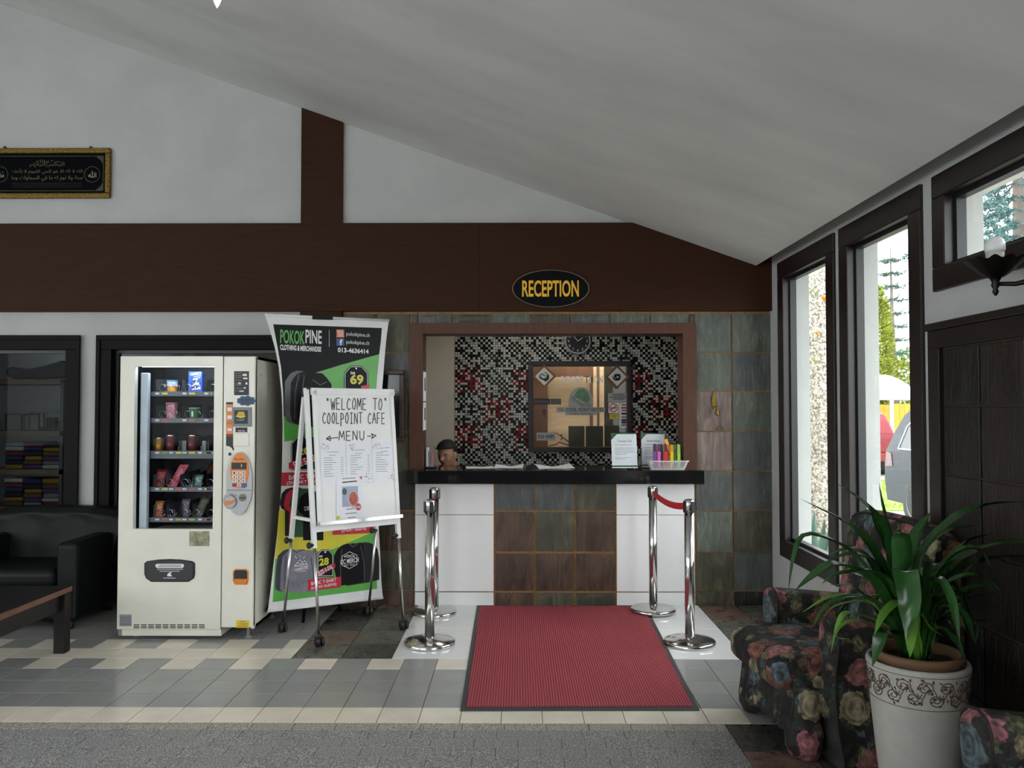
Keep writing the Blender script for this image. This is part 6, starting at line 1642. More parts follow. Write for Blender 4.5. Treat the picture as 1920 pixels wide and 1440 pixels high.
def armchair(loc, rz, label):
    """local frame: front towards -x, width along y, back at +x"""
    t = thing('floral_armchair', label, 'armchair', loc, rz, group='floral armchairs')
    W2 = 0.40; D0, D1 = -0.36, 0.40; A0 = -0.17
    mb = MB(); mb.box(D0 + 0.03, D1 - 0.08, -W2 + 0.09, W2 - 0.09, 0.17, 0.30); obj('seat_base', mb, FLORAL, t, bevel=0.03, seg=3)
    # seat cushion, rounded and slightly crowned, front edge overhanging
    def cush(u, v):
        a = (u - 0.5) * 2; tt = 2 * math.pi * v
        ex = 0.42; hx = 0.36; hz = 0.085
        sg = lambda s, e_: math.copysign(abs(s) ** e_, s)
        y = a * (W2 - 0.125)
        k_ = (1 - abs(a) ** 8) ** 0.5 if abs(a) < 1 else 0.0
        x = (D0 + 0.30) + hx * sg(math.cos(tt), 0.42) * (0.94 + 0.06 * k_); z = 0.355 + hz * sg(math.sin(tt), 0.5) * (0.8 + 0.2 * k_) + 0.012 * k_ * max(0, math.sin(tt))
        return (x, y, z)
    mb = MB(); mb.grid(cush, 16, 32)
    for e_ in (0, 1): mb.add([cush(e_, j / 32) for j in range(32)], [tuple(range(32))[::(1 if e_ else -1)]])
    sc = obj('seat_cushion', mb, FLORAL, t)
    mb = MB(); mb.tube([(cush(i / 16, 0.36)[0] - 0.004, cush(i / 16, 0.36)[1], 0.425) for i in range(17)], 0.006, 6); obj('piping', mb, PIPING, sc)
    # arms: scrolled roll over a panel, flaring at the foot
    for s_ in (-1, 1):
        mb = MB()
        prof = [(0.115, 0.0), (0.12, 0.06), (0.09, 0.16), (0.075, 0.30), (0.08, 0.42), (0.105, 0.50), (0.118, 0.56), (0.105, 0.615), (0.06, 0.645), (0.0, 0.655), (-0.05, 0.64), (-0.08, 0.60), (-0.085, 0.54), (-0.07, 0.48), (-0.06, 0.40), (-0.06, 0.10), (-0.06, 0.0)]
        n = len(prof) - 1
        def arm(u, v):
            k_ = v * n; i = min(int(k_), n - 1); f = k_ - i
            w_ = prof[i][0] * (1 - f) + prof[i + 1][0] * f; z = prof[i][1] * (1 - f) + prof[i + 1][1] * f
            x = A0 + (D1 - A0 - 0.10) * u
            fl_ = 1 + 0.28 * max(0, 1 - u * 6) * max(0, 1 - z / 0.2)
            drop = -0.05 * u * max(0, (z - 0.3) / 0.35)
            return (x, s_ * (W2 - 0.10 + w_ * fl_ * 0.85), (z + drop) * 0.94)
        mb.grid(arm, 18, 48)
        ring = [arm(0, j / 48) for j in range(49)]
        # rounded front face of the arm
        c_ = Vector((A0 - 0.012, s_ * (W2 - 0.09), 0.34))
        ring2 = [Vector(r_).lerp(Vector((A0 - 0.02, c_.y, r_[2])), 0.35) + Vector((-0.018, 0, 0)) for r_ in ring]
        ring2 = [Vector((q_.x, q_.y, q_.z * 0.97 + 0.008)) for q_ in ring2]
        k0 = len(mb.v); mb.v += [tuple(r_) for r_ in ring] + [tuple(r_) for r_ in ring2]
        for j in range(48):
            f = [k0 + j, k0 + j + 1, k0 + 49 + j + 1, k0 + 49 + j]
            mb.f.append(f if s_ < 0 else f[::-1]); mb.m.append(0); mb.sm.append(True)
        mb.f.append([k0 + 49 + j for j in range(49)][::(1 if s_ < 0 else -1)]); mb.m.append(0); mb.sm.append(False)
        am = obj('arm', mb, FLORAL, t, fix=True)
        mb = MB(); mb.tube([Vector(ring[j]) + Vector((-0.004, 0, 0)) for j in range(3, 49)], 0.006, 6); obj('piping', mb, PIPING, am)
        # bulging front foot of the slipcover
        mb = MB(); mb.lathe([(0.04, 0), (0.062, 0.008), (0.082, 0.05), (0.084, 0.10), (0.072, 0.16), (0.060, 0.22), (0.058, 0.30), (0.0, 0.31)], (D0 + 0.085, s_ * (W2 - 0.125), 0), 24); obj('front_foot', mb, FLORAL, t)
    # backrest: tall, leaning, rolled over at the top
    def back(u, v):
        y = (u - 0.5) * 2 * (W2 - 0.02)
        prof = [(0.17, 0.36), (0.19, 0.50), (0.22, 0.66), (0.25, 0.80), (0.255, 0.90), (0.27, 0.955), (0.31, 0.985), (0.35, 0.98), (0.38, 0.94), (0.385, 0.88), (0.37, 0.80), (0.38, 0.60), (0.39, 0.30), (0.39, 0.06)]
        n = len(prof) - 1; k_ = v * n; i = min(int(k_), n - 1); f = k_ - i
        x = prof[i][0] * (1 - f) + prof[i + 1][0] * f; z = prof[i][1] * (1 - f) + prof[i + 1][1] * f
        e_ = abs((u - 0.5) * 2); z *= 1.035
        z -= 0.05 * e_ ** 4 * max(0, (z - 0.5) * 2); x += 0.02 * e_ ** 4
        return (x, y, z)
    mb = MB(); mb.grid(back, 18, 52)
    for e_ in (0, 1): mb.add([back(e_, j / 52) for j in range(53)], [tuple(range(53))[::(1 if e_ else -1)]])
    obj('backrest', mb, FLORAL, t, fix=True)
    mb = MB(); mb.tube([(back(i / 18, 0.42)[0] - 0.006, back(i / 18, 0.42)[1], back(i / 18, 0.42)[2]) for i in range(19)], 0.007, 6); obj('back_piping', mb, PIPING, t)
    mb = MB()
    n = 26
    def skirt(u, v):
        y = (u - 0.5) * 2 * (W2 - 0.10); w_ = 0.008 * math.sin(u * 60) * (1 - v)
        return (D0 + 0.03 - 0.02 * (1 - v) + w_, y, 0.10 + 0.18 * v)
    mb.grid(skirt, 60, 4); obj('front_skirt', mb, FLORAL, t)
    return t
ch1 = armchair((1.50, 3.95, 0), 0.10, 'dark floral armchair behind the white planter, facing left')
ch2 = copy_thing(ch1, (1.565, 2.22, 0), 0.0, 'floral armchair cut off at the lower right corner of the picture')

# ================================================================== POTTED PLANT
PX_, PY2 = 1.585, 3.30
POTW = mat('glazed_white_planter', srgb(182, 180, 172), 0.5, var=0.05, vs=10, bmp=0.2, bs=30)
TERRA = mat('terracotta', srgb(122, 92, 66), 0.75, var=0.1)
SCROLL = mat('brown_scroll', srgb(92, 66, 54), 0.6)
pt = thing('potted_plant', 'strap-leaved green plant in a tall white planter with brown scrollwork', 'potted plant', (PX_, PY2, 0))
ZR = 0.535; R1 = 0.190; R0 = 0.135
def potr(z): return R0 + (R1 - R0) * (z / ZR) ** 0.8
mb = MB(); mb.lathe([(R0 * 0.96, 0), (R0, 0.01)] + [(potr(z), z) for z in [0.05 * i for i in range(1, 11)]] + [(potr(ZR - 0.012) + 0.002, ZR - 0.012), (potr(ZR) - 0.004, ZR), (potr(ZR) - 0.018, ZR - 0.002), (potr(ZR) - 0.022, ZR - 0.08)], n=56, caps=False)
mb.lathe([(R0 * 0.96, 0), (0.0, 0.0)], n=56, caps=False)
pot = obj('planter', mb, POTW, pt)
mb = MB(); mb.lathe([(0.13, 0.40), (0.152, ZR - 0.02), (0.160, ZR + 0.005), (0.168, ZR + 0.012), (0.168, ZR + 0.03), (0.158, ZR + 0.036), (0.148, ZR + 0.03), (0.146, ZR - 0.02)], n=48, caps=False); obj('inner_pot', mb, TERRA, pt)
mb = MB(); mb.grid(lambda u, v: (0.147 * v * math.cos(2 * math.pi * u), 0.147 * v * math.sin(2 * math.pi * u), ZR - 0.01 + 0.012 * (1 - v) + 0.006 * math.sin(31 * u * v)), 32, 6, wrap=True); obj('soil', mb, mat('soil', srgb(52, 40, 32), 0.95, bmp=0.5, bs=90), pt)
# scroll band: spirals with curling leaves wound round the planter, between two lines
mb = MB()
def onpot(a, z, k_=0.001): r_ = potr(z) + k_; return (r_ * math.cos(a), r_ * math.sin(a), z)
for z in (ZR - 0.022, ZR - 0.145): mb.tube([onpot(2 * math.pi * i / 72, z) for i in range(73)], 0.0013, 5, caps=False)
rs_ = random.Random(4)
for i in range(30):
    a0_ = 2 * math.pi * i / 30; zc = ZR - 0.083 + (0.022 if i % 2 else -0.022); sg_ = 1 if i % 2 else -1
    sp_ = [onpot(a0_ + (0.026 * (1 - j / 30)) / R1 * 1.15 * math.cos(sg_ * j * 0.42), zc + 0.026 * (1 - j / 30) * math.sin(sg_ * j * 0.42)) for j in range(27)]
    mb.tube(sp_, 0.0019, 5)
    mb.tube([onpot(a0_ + (j - 5) / 10 * 0.30, ZR - 0.083 - 0.02 * math.sin((j - 5) / 10 * 6.28 + i * math.pi)) for j in range(11)], 0.0017, 5)
    for j in range(8):
        ta_ = rs_.uniform(0, 6.28); ca_2, cz2 = a0_ + rs_.uniform(-.14, .14), ZR - 0.083 + rs_.uniform(-0.048, 0.048)
        mb.tube([onpot(ca_2 + 0.012 * u / R1 * math.cos(ta_), cz2 + 0.012 * u * math.sin(ta_)) for u in (0, 0.4, 0.7, 1)], [0.001, 0.0036, 0.003, 0.0008], 5)
obj('scroll_band', mb, SCROLL, pt)
LEAF = mat('strap_leaf', srgb(46, 94, 38), 0.26, var=0.12, vs=8, col2=srgb(28, 64, 26), rnd=0.25)
LEAF_L = mat('young_strap_leaf', srgb(98, 148, 52), 0.35, var=0.1, vs=8, rnd=0.2)
def leaf(ctrl, w, m_, fold=0.35):
    """ribbon leaf along control points (world), keeled, tapering to a tip"""
    P_ = [Vector(c) for c in ctrl]; n = 16; path = []
    def cr(p0, p1, p2, p3, t): return 0.5 * ((2 * p1) + (p2 - p0) * t + (2 * p0 - 5 * p1 + 4 * p2 - p3) * t * t + (3 * p1 - p0 - 3 * p2 + p3) * t ** 3)
    Q = [P_[0] * 2 - P_[1]] + P_ + [P_[-1] * 2 - P_[-2]]
    segs = len(P_) - 1
    for i in range(n + 1):
        s_ = i / n * segs; k_ = min(int(s_), segs - 1); path.append(cr(Q[k_], Q[k_ + 1], Q[k_ + 2], Q[k_ + 3], s_ - k_))
    vs, fs = [], []
    side = None
    for i, p in enumerate(path):
        d = (path[min(i + 1, n)] - path[max(i - 1, 0)]).normalized()
        s2 = d.cross(Vector((0, 0, 1)))
        s2 = s2.normalized() if s2.length > 0.15 else (side or Vector((1, 0, 0)))
        if side is not None and s2.dot(side) < 0: s2 = -s2
        side = s2; up = s2.cross(d).normalized()
        t = i / n
        ww = 1.45 * w * (0.4 + 0.6 * min(1, t * 2.6)) * (1 - max(0, (t - 0.62) / 0.38) ** 2.2) * 0.5 + 0.0008
        for k_, f in ((-1, 1), (-0.5, 0.45), (0, 0), (0.5, 0.45), (1, 1)): vs.append(p + side * ww * k_ + up * ww * fold * f)
    for i in range(n):
        for k_ in range(4): a = i * 5 + k_; fs.append((a, a + 1, a + 6, a + 5))
    mb = MB(); mb.add(vs, fs, 0, True)
    return obj('leaf', mb, m_, pt, world=True)
base = Vector((PX_, PY2, ZR))
def lpx(pts, w, m_=LEAF, fold=0.35):
    """leaf drawn through sight-line points (x, y, depth offset from the planter axis)"""
    c = [base + Vector((random.uniform(-.05, .05), random.uniform(-.04, .05), -0.01))]
    c += [atY(x, y, PY2 + dy) if atY(x, y, PY2 + dy).x < 1.90 else atX(x, y, 1.90) for x, y, dy in pts]
    return leaf(c, w, m_, fold)
lpx([(1690, 1120, 0.0), (1655, 1010, 0.05), (1625, 950, 0.1), (1568, 906, 0.12)], 0.05)
lpx([(1690, 1130, 0.0), (1680, 1040, 0.02), (1668, 985, 0.04), (1648, 905, 0.05)], 0.052)
lpx([(1685, 1140, 0.0), (1640, 1040, 0.08), (1590, 985, 0.16), (1500, 935, 0.2)], 0.045)
lpx([(1680, 1150, 0.0), (1610, 1050, 0.0), (1560, 1015, 0.0), (1512, 1005, 0.02), (1492, 1040, 0.02), (1478, 1110, 0.02)], 0.042)
lpx([(1670, 1150, -0.05), (1630, 1085, -0.1), (1570, 1060, -0.15), (1530, 1080, -0.17), (1490, 1108, -0.18)], 0.05)
lpx([(1690, 1110, 0.0), (1695, 1060, -0.02), (1692, 1010, -0.03), (1688, 988, -0.03)], 0.055)
lpx([(1720, 1120, -0.1), (1700, 1075, -0.22), (1698, 1080, -0.28), (1705, 1140, -0.32), (1700, 1200, -0.33)], 0.06, LEAF, 0.25)
lpx([(1715, 1130, 0.0), (1730, 1040, 0.0), (1790, 975, 0.0), (1850, 948, 0.0), (1925, 940, -0.02)], 0.045)
lpx([(1720, 1135, 0.0), (1760, 1060, -0.02), (1840, 1020, -0.05), (1930, 1010, -0.1), (1980, 1030, -0.12)], 0.06)
lpx([(1720, 1140, -0.02), (1780, 1050, -0.06), (1830, 1030, -0.1), (1862, 1072, -0.12)], 0.045)
lpx([(1730, 1150, 0.0), (1790, 1085, 0.05), (1850, 1050, 0.05), (1930, 1042, 0.0)], 0.05)
lpx([(1725, 1160, -0.02), (1770, 1130, -0.02), (1820, 1105, -0.03), (1872, 1097, -0.04)], 0.04)
lpx([(1730, 1170, 0.0), (1800, 1120, 0.04), (1870, 1110, 0.05)], 0.03)
lpx([(1730, 1180, 0.0), (1790, 1150, 0.03), (1830, 1165, 0.05), (1866, 1160, 0.05)], 0.022)
lpx([(1740, 1180, 0.0), (1800, 1155, -0.02), (1830, 1170, -0.03), (1828, 1205, -0.03)], 0.02)
lpx([(1670, 1170, -0.02), (1620, 1125, -0.04), (1560, 1120, -0.05), (1505, 1148, -0.05)], 0.026, LEAF_L)
lpx([(1670, 1180, -0.02), (1600, 1150, -0.06), (1575, 1165, -0.08), (1558, 1225, -0.08)], 0.022, LEAF_L)
lpx([(1665, 1185, -0.05), (1620, 1165, -0.12), (1585, 1170, -0.14), (1568, 1192, -0.14), (1590, 1198, -0.14)], 0.020, LEAF_L)
lpx([(1680, 1190, -0.1), (1655, 1185, -0.18), (1648, 1215, -0.20), (1636, 1250, -0.21)], 0.034, LEAF)
lpx([(1700, 1190, -0.05), (1720, 1150, -0.1), (1745, 1180, -0.12), (1768, 1192, -0.13)], 0.028, LEAF_L)
lpx([(1710, 1200, -0.06), (1712, 1170, -0.12), (1722, 1200, -0.14), (1728, 1230, -0.15)], 0.020, LEAF_L)
lpx([(1680, 1160, 0.05), (1640, 1070, 0.15), (1600, 1030, 0.2), (1545, 1045, 0.22)], 0.04)
lpx([(1680, 1150, 0.08), (1630, 1090, 0.1), (1580, 1075, 0.15), (1540, 1095, 0.15)], 0.035)
lpx([(1700, 1140, 0.08), (1700, 1060, 0.15), (1720, 1000, 0.2), (1745, 960, 0.25)], 0.04)
lpx([(1690, 1150, 0.02), (1650, 1065, 0.05), (1595, 1040, 0.08), (1540, 1062, 0.1)], 0.036)
lpx([(1690, 1150, -0.05), (1660, 1090, -0.12), (1620, 1070, -0.16), (1555, 1082, -0.18)], 0.036)
lpx([(1720, 1150, 0.05), (1770, 1075, 0.1), (1810, 1020, 0.12), (1860, 1000, 0.12)], 0.036)
lpx([(1720, 1160, -0.1), (1770, 1100, -0.18), (1830, 1080, -0.2), (1880, 1110, -0.2)], 0.034)
lpx([(1700, 1150, 0.05), (1720, 1050, 0.08), (1770, 1000, 0.1), (1830, 985, 0.1)], 0.034)
lpx([(1670, 1170, -0.08), (1640, 1130, -0.15), (1590, 1120, -0.2), (1540, 1135, -0.22)], 0.03)
lpx([(1700, 1170, -0.08), (1690, 1130, -0.15), (1660, 1150, -0.2), (1640, 1190, -0.22)], 0.03, LEAF_L)
lpx([(1665, 1175, 0.05), (1610, 1110, 0.1), (1555, 1095, 0.14)], 0.028)
for i in range(18):
    a = rs_.uniform(0, 6.28); r_ = rs_.uniform(0.22, 0.42); h_ = rs_.uniform(0.12, 0.36)
    d_ = Vector((math.cos(a), math.sin(a), 0))
    if d_.x > 0.3: r_ *= 0.65
    leaf([base + d_ * 0.04, base + d_ * r_ * 0.4 + Vector((0, 0, h_)), base + d_ * r_ * 0.8 + Vector((0, 0, h_ * 0.95)), base + d_ * r_ + Vector((0, 0, h_ * 0.5))], rs_.uniform(0.018, 0.034), LEAF_L if i % 3 == 0 else LEAF)

# ================================================================== WALL LAMP
DBR = mat('dark_bronze', srgb(34, 30, 28), 0.4, metal=0.6, var=0.15, vs=30)
Wc = atX(1866, 505, XR - 0.17)
wl = thing('wall_lamp', 'dark metal shell wall lamp with a bare white bulb beside the high window', 'wall lamp', Wc)
mb = MB()
def shell(u, v):
    t = 2 * math.pi * u; r_ = 0.018 + 0.085 * v ** 0.75 * (1 + 0.07 * math.cos(12 * t) * v); return (r_ * math.cos(t), r_ * math.sin(t), -0.035 + 0.07 * v + 0.006 * math.cos(12 * t) * v ** 3)
mb.grid(shell, 72, 10, wrap=True); mb.grid(lambda u, v: tuple(Vector(shell(-u, v)) * 0.96 + Vector((0, 0, 0.002))), 72, 10, wrap=True); obj('shell_cup', mb, DBR, wl)
mb = MB(); mb.lathe([(0.02, -0.035), (0.012, -0.05), (0.016, -0.06), (0.008, -0.075), (0.012, -0.085), (0.004, -0.10)], n=16); obj('finial', mb, DBR, wl)
yw = -0.11
mb = MB(); mb.tube([(0, 0, -0.055), (0.05, yw * .4, -0.062), (0.10, yw * .8, -0.05), (0.155, yw, -0.045)], [0.008, 0.009, 0.011, 0.013], 10); obj('bracket_arm', mb, DBR, wl)
mb = MB(); mb.lathe([(0.05, 0.168), (0.05, 0.160), (0.035, 0.150), (0.015, 0.145)], (0, yw, -0.03), 20, ax='x'); 
mb.v = [(x, y, z if False else (z + 0.03) * 1.7 - 0.03) for x, y, z in mb.v]; obj('back_plate', mb, DBR, wl)
mb = MB(); mb.lathe([(0.028, 0.02), (0.03, 0.03), (0.032, 0.062)], n=24); obj('bulb_base', mb, mat('bulb_plastic', srgb(206, 204, 196), 0.4), wl)
mb = MB(); mb.lathe([(0.032, 0.062), (0.036, 0.075), (0.036, 0.092), (0.030, 0.11), (0.018, 0.121), (0.0, 0.124)], n=24); obj('bulb', mb, mat('opal_bulb', (0.85, 0.85, 0.84), 0.25), wl)

# ================================================================== PENDANT LAMP at the top edge (only its tip shows)
tip = atY(407, 15.5, 4.0)
pl_ = thing('pendant_lamp', 'white pointed glass pendant whose tip hangs into the top of the picture', 'pendant lamp', tip)
mb = MB(); mb.lathe([(0.0005, 0), (0.012, 0.022), (0.022, 0.05), (0.045, 0.10), (0.075, 0.14), (0.085, 0.17), (0.06, 0.20), (0.02, 0.215)], n=24); obj('glass_drop', mb, emis_mat('pendant_glow', (1.0, 0.99, 0.95), 1.1), pl_)
mb = MB(); mb.lathe([(0.03, 0.21), (0.03, 0.24), (0.008, 0.25), (0.006, ceil_z(tip.x) - tip.z - 0.02), (0.05, ceil_z(tip.x) - tip.z - 0.015), (0.05, ceil_z(tip.x) - tip.z + 0.0)], n=16); obj('rod', mb, DBR, pl_)

# ================================================================== CALLIGRAPHY PICTURE
FP_ = wall_plane(YW - 0.005)
fa, fb = FP_.uv(-37, 279)[0], FP_.uv(210, 279)[0]; fz1, fz0 = FP_.uv(100, 279)[1], FP_.uv(100, 373)[1]
GOLD = mat('gilt_frame', srgb(150, 118, 44), 0.45, metal=0.5, var=0.25, vs=70, bmp=0.4, bs=90)
cf = thing('calligraphy_picture', 'long gilt-framed black calligraphy picture high on the white wall', 'picture', ((fa + fb) / 2, YW - 0.02, fz0))
fw_ = 0.042
yA, yB_ = YW - 0.035, YW - 0.003
for nm, bb in (('frame_rail', (fa, fb, fz1 - fw_, fz1)), ('frame_rail', (fa, fb, fz0, fz0 + fw_)), ('frame_stile', (fa, fa + fw_, fz0 + fw_, fz1 - fw_)), ('frame_stile', (fb - fw_, fb, fz0 + fw_, fz1 - fw_))):
    mb = MB(); mb.box(bb[0], bb[1], yA, yB_, bb[2], bb[3]); obj(nm, mb, GOLD, cf, world=True, bevel=0.01, seg=3)
mb = MB(); mb.box(fa + fw_, fb - fw_, YW - 0.014, YW - 0.008, fz0 + fw_, fz1 - fw_); obj('black_mount', mb, mat('black_velvet', (0.004, 0.005, 0.006), 0.8, spec=0.03), cf, world=True)
CPL = wall_plane(YW - 0.0145)
GINK = mat('old_gold_ink', srgb(108, 94, 62), 0.5)
ia, ib, iz0, iz1 = fa + fw_ + 0.02, fb - fw_ - 0.02, fz0 + fw_ + 0.02, fz1 - fw_ - 0.02
strokes(CPL, [[(ia, iz0), (ib, iz0)], [(ib, iz0), (ib, iz1)], [(ib, iz1), (ia, iz1)], [(ia, iz1), (ia, iz0)]], 0.003, GINK, cf, k=0.0006, uvs=True, name='border_line')
for (x, y, s3) in ((173, 327, 0), (0, 327, 1)):
    a, b = CPL.uv(x, y)
    mb = MB(); mb.tube([CPL.at(a + 0.062 * math.cos(t) * (1 + .04 * math.cos(16 * t)), b + 0.062 * math.sin(t) * (1 + .04 * math.cos(16 * t)), 0.001) for t in [i * 2 * math.pi / 48 for i in range(49)]], 0.0035, 5); obj('roundel', mb, mat('dull_gold_ink', srgb(56, 52, 40), 0.5), cf, world=True)
    text_uv('\uFDF2' if not s3 else '\uFDF4', CPL, a - 0.032, b - 0.025, a + 0.032, b + 0.03, mat('cream_ink', srgb(170, 166, 150), 0.5), cf, k=0.001, name='calligraphy')
text('\uFDFD', CPL, (56, 299, 121, 314), GINK, cf, k=0.001, name='calligraphy')
AR = ['\uFE8D\uFEDF\uFEE0\uFEEA \uFEFB \uFE8D\uFEDF\uFEEA \uFE8D\uFEFB \uFEEB\uFEEE \uFE8D\uFEDF\uFEA4\uFEF2 \uFE8D\uFEDF\uFED8\uFEF4\uFEEE\uFEE1 \uFEFB \uFE97\uFE84\uFEA7\uFEAC\uFEE9', '\uFEB3\uFEE8\uFE94 \uFEED\uFEFB \uFEE7\uFEEE\uFEE1 \uFEDF\uFEEA \uFEE3\uFE8E \uFED3\uFEF2 \uFE8D\uFEDF\uFEB4\uFEE4\uFE8E\uFEED\uFE8D\uFE95 \uFEED\uFEE3\uFE8E']
for i, s3 in enumerate(AR): text(s3[::-1], CPL, (22, 316 + i * 13, 155, 327 + i * 13), GINK, cf, k=0.001, name='calligraphy')
strokes(CPL, [[(22, y), (153, y)] for y in (343.5, 347, 350.5)], 0.0018, mat('dull_gold_ink', (0, 0, 0)), cf, k=0.001, name='calligraphy')
for cx_, sy_ in ((ia, iz0), (ib, iz0), (ia, iz1), (ib, iz1)):
    sx_ = 1 if cx_ == ia else -1; sz_ = 1 if sy_ == iz0 else -1
    poly_uv(CPL, [(cx_, sy_), (cx_ + sx_ * 0.06, sy_), (cx_ + sx_ * 0.045, sy_ + sz_ * 0.015), (cx_ + sx_ * 0.02, sy_ + sz_ * 0.035), (cx_, sy_ + sz_ * 0.07)][::(1 if sx_ * sz_ > 0 else -1)], mat('dull_gold_ink', (0, 0, 0)), cf, k=0.0006, name='corner_ornament')
for x in (10, 171):
    a, b = FP_.uv(x, 277); mb = MB(); mb.ellipsoid((a, YW - 0.012, b), (0.012, 0.012, 0.01), 8, 6); obj('hook', mb, DKIR, cf, world=True)

# ================================================================== LEATHER ARMCHAIR AND LOW TABLE on the left
LEATH = mat('dark_green_leather', srgb(15, 22, 20), 0.5, spec=0.22, var=0.15, vs=12, bmp=0.12, bs=14)
lc0 = atZ(120, 1190)
lx1 = atY(152, 1100, 5.72).x
la = thing('leather_armchair', 'dark green leather armchair in the shade left of the vending machine', 'armchair', (lx1 - 0.45, 6.0, 0))
def rb(name, x0, x1, y0, y1, z0, z1, bev, m_=LEATH):
    mb = MB(); mb.box(x0, x1, y0, y1, z0, z1); return obj(name, mb, m_, la, world=True, bevel=bev, seg=4)
y_f, y_b = 5.66, 6.38
rb('arm', lx1 - 0.15, lx1, y_f, y_b - 0.05, 0.06, 0.60, 0.035); rb('arm', lx1 - 0.92, lx1 - 0.77, y_f, y_b - 0.05, 0.06, 0.60, 0.035)
rb('seat_base', lx1 - 0.77, lx1 - 0.15, y_f + 0.03, y_b - 0.1, 0.06, 0.28, 0.02)
rb('seat_cushion', lx1 - 0.765, lx1 - 0.155, y_f - 0.01, y_b - 0.2, 0.285, 0.42, 0.05)
mb = MB()
def lback(u, v):
    a = (u - 0.5) * 2
    prof = [(y_b - 0.24, 0.40), (y_b - 0.22, 0.55), (y_b - 0.21, 0.68), (y_b - 0.21, 0.74), (y_b - 0.17, 0.785), (y_b - 0.10, 0.79), (y_b - 0.03, 0.75), (y_b, 0.68), (y_b, 0.06)]
    n = len(prof) - 1; k_ = v * n; i = min(int(k_), n - 1); f = k_ - i
    y = prof[i][0] * (1 - f) + prof[i + 1][0] * f; z = prof[i][1] * (1 - f) + prof[i + 1][1] * f
    wv_ = 0.012 * math.sin(a * 9 + z * 7) * max(0, 1 - abs(v - 0.3) * 3)
    ext = 0.46 + 0.05 * max(0, min(1, (z - 0.5) * 5))
    return (lx1 - 0.46 + a * ext, y + wv_ + 0.05 * abs(a) ** 3 * 0, z - 0.05 * abs(a) ** 4)
mb.grid(lback, 36, 40)
for e_ in (0, 1): mb.add([lback(e_, j / 40) for j in range(41)], [tuple(range(41))[::(1 if e_ else -1)]])
obj('backrest', mb, LEATH, la, world=True, fix=True)
for fx, fy in ((lx1 - 0.07, y_f + 0.06), (lx1 - 0.85, y_f + 0.06), (lx1 - 0.07, y_b - 0.12), (lx1 - 0.85, y_b - 0.12)):
    mb = MB(); mb.lathe([(0.022, 0), (0.026, 0.062)], (fx, fy, 0), 12); obj('foot', mb, RUBBER, la, world=True)
TBW = mat('dark_table_wood', srgb(28, 22, 21), 0.45, spec=0.3, var=0.15, vs=6, stretch=(1, 6, 6)); TBE = mat('worn_table_edge', srgb(112, 70, 56), 0.4, var=0.12)
tc = atZ(104, 1222)
tz = 0.405
tb_ = thing('coffee_table', 'low dark wooden table with a worn reddish edge at the left border', 'table', (tc.x - 0.5, tc.y - 0.6, 0))
tx1 = atY(131, 1098, tc.y + 0.0).x; ty1 = tc.y + 0.03; tx0, ty0 = tx1 - 1.0, ty1 - 1.25
mb = MB(); mb.box(tx0, tx1 - 0.012, ty0, ty1, tz - 0.035, tz); obj('table_top', mb, TBW, tb_, world=True, bevel=0.006)
mb = MB(); mb.box(tx1 - 0.012, tx1, ty0, ty1, tz - 0.034, tz - 0.001); obj('edge_strip', mb, TBE, tb_, world=True, bevel=0.004)
mb = MB(); mb.box(tx1 - 0.06, tx1 - 0.035, ty0 + 0.06, ty1 - 0.06, tz - 0.14, tz - 0.036); obj('apron', mb, TBW, tb_, world=True)
mb = MB(); mb.box(tx0 + 0.06, tx1 - 0.06, ty1 - 0.06, ty1 - 0.035, tz - 0.14, tz - 0.036); obj('apron', mb, TBW, tb_, world=True)
for lx, ly in ((tx1 - 0.075, ty1 - 0.075), (tx0 + 0.005, ty1 - 0.075), (tx1 - 0.075, ty0 + 0.005), (tx0 + 0.005, ty0 + 0.005)):
    mb = MB(); mb.box(lx, lx + 0.07, ly, ly + 0.07, 0, tz - 0.036); obj('leg', mb, TBW, tb_, world=True, bevel=0.004)
# ================================================================== OUTSIDE THE WINDOWS
GZ = -0.09
mb = MB(); mb.box(2.155, 60, -40, 70, GZ - 0.3, GZ - 0.02)
struct('ground_outside', mb, mat('gravel_ground', srgb(150, 148, 138), 0.9, var=0.1, vs=4))
GRASS = mat('lawn_green', srgb(136, 176, 58), 0.9, var=0.12, vs=14)
mb = MB(); mb.box(4.2, 12.0, 13.2, 18.6, GZ - 0.1, GZ)
lawn = tag(obj('lawn', mb, GRASS), 'bright green lawn between the window and the parked cars', 'lawn'); lawn['kind'] = 'stuff'
rg = random.Random(8); mb = MB()
for i in range(2500):
    x, y, h = rg.uniform(4.3, 10.0), rg.uniform(13.3, 18.5), rg.uniform(0.05, 0.11); a = rg.uniform(0, 3.14); dx, dy = 0.012 * math.cos(a), 0.012 * math.sin(a)
    mb.add([(x - dx, y - dy, GZ), (x + dx, y + dy, GZ), (x + rg.uniform(-.04, .04), y + rg.uniform(-.04, .04), GZ + h)], [(0, 1, 2)])
o = obj('grass_blades', mb, GRASS, lawn); o['kind'] = 'stuff'
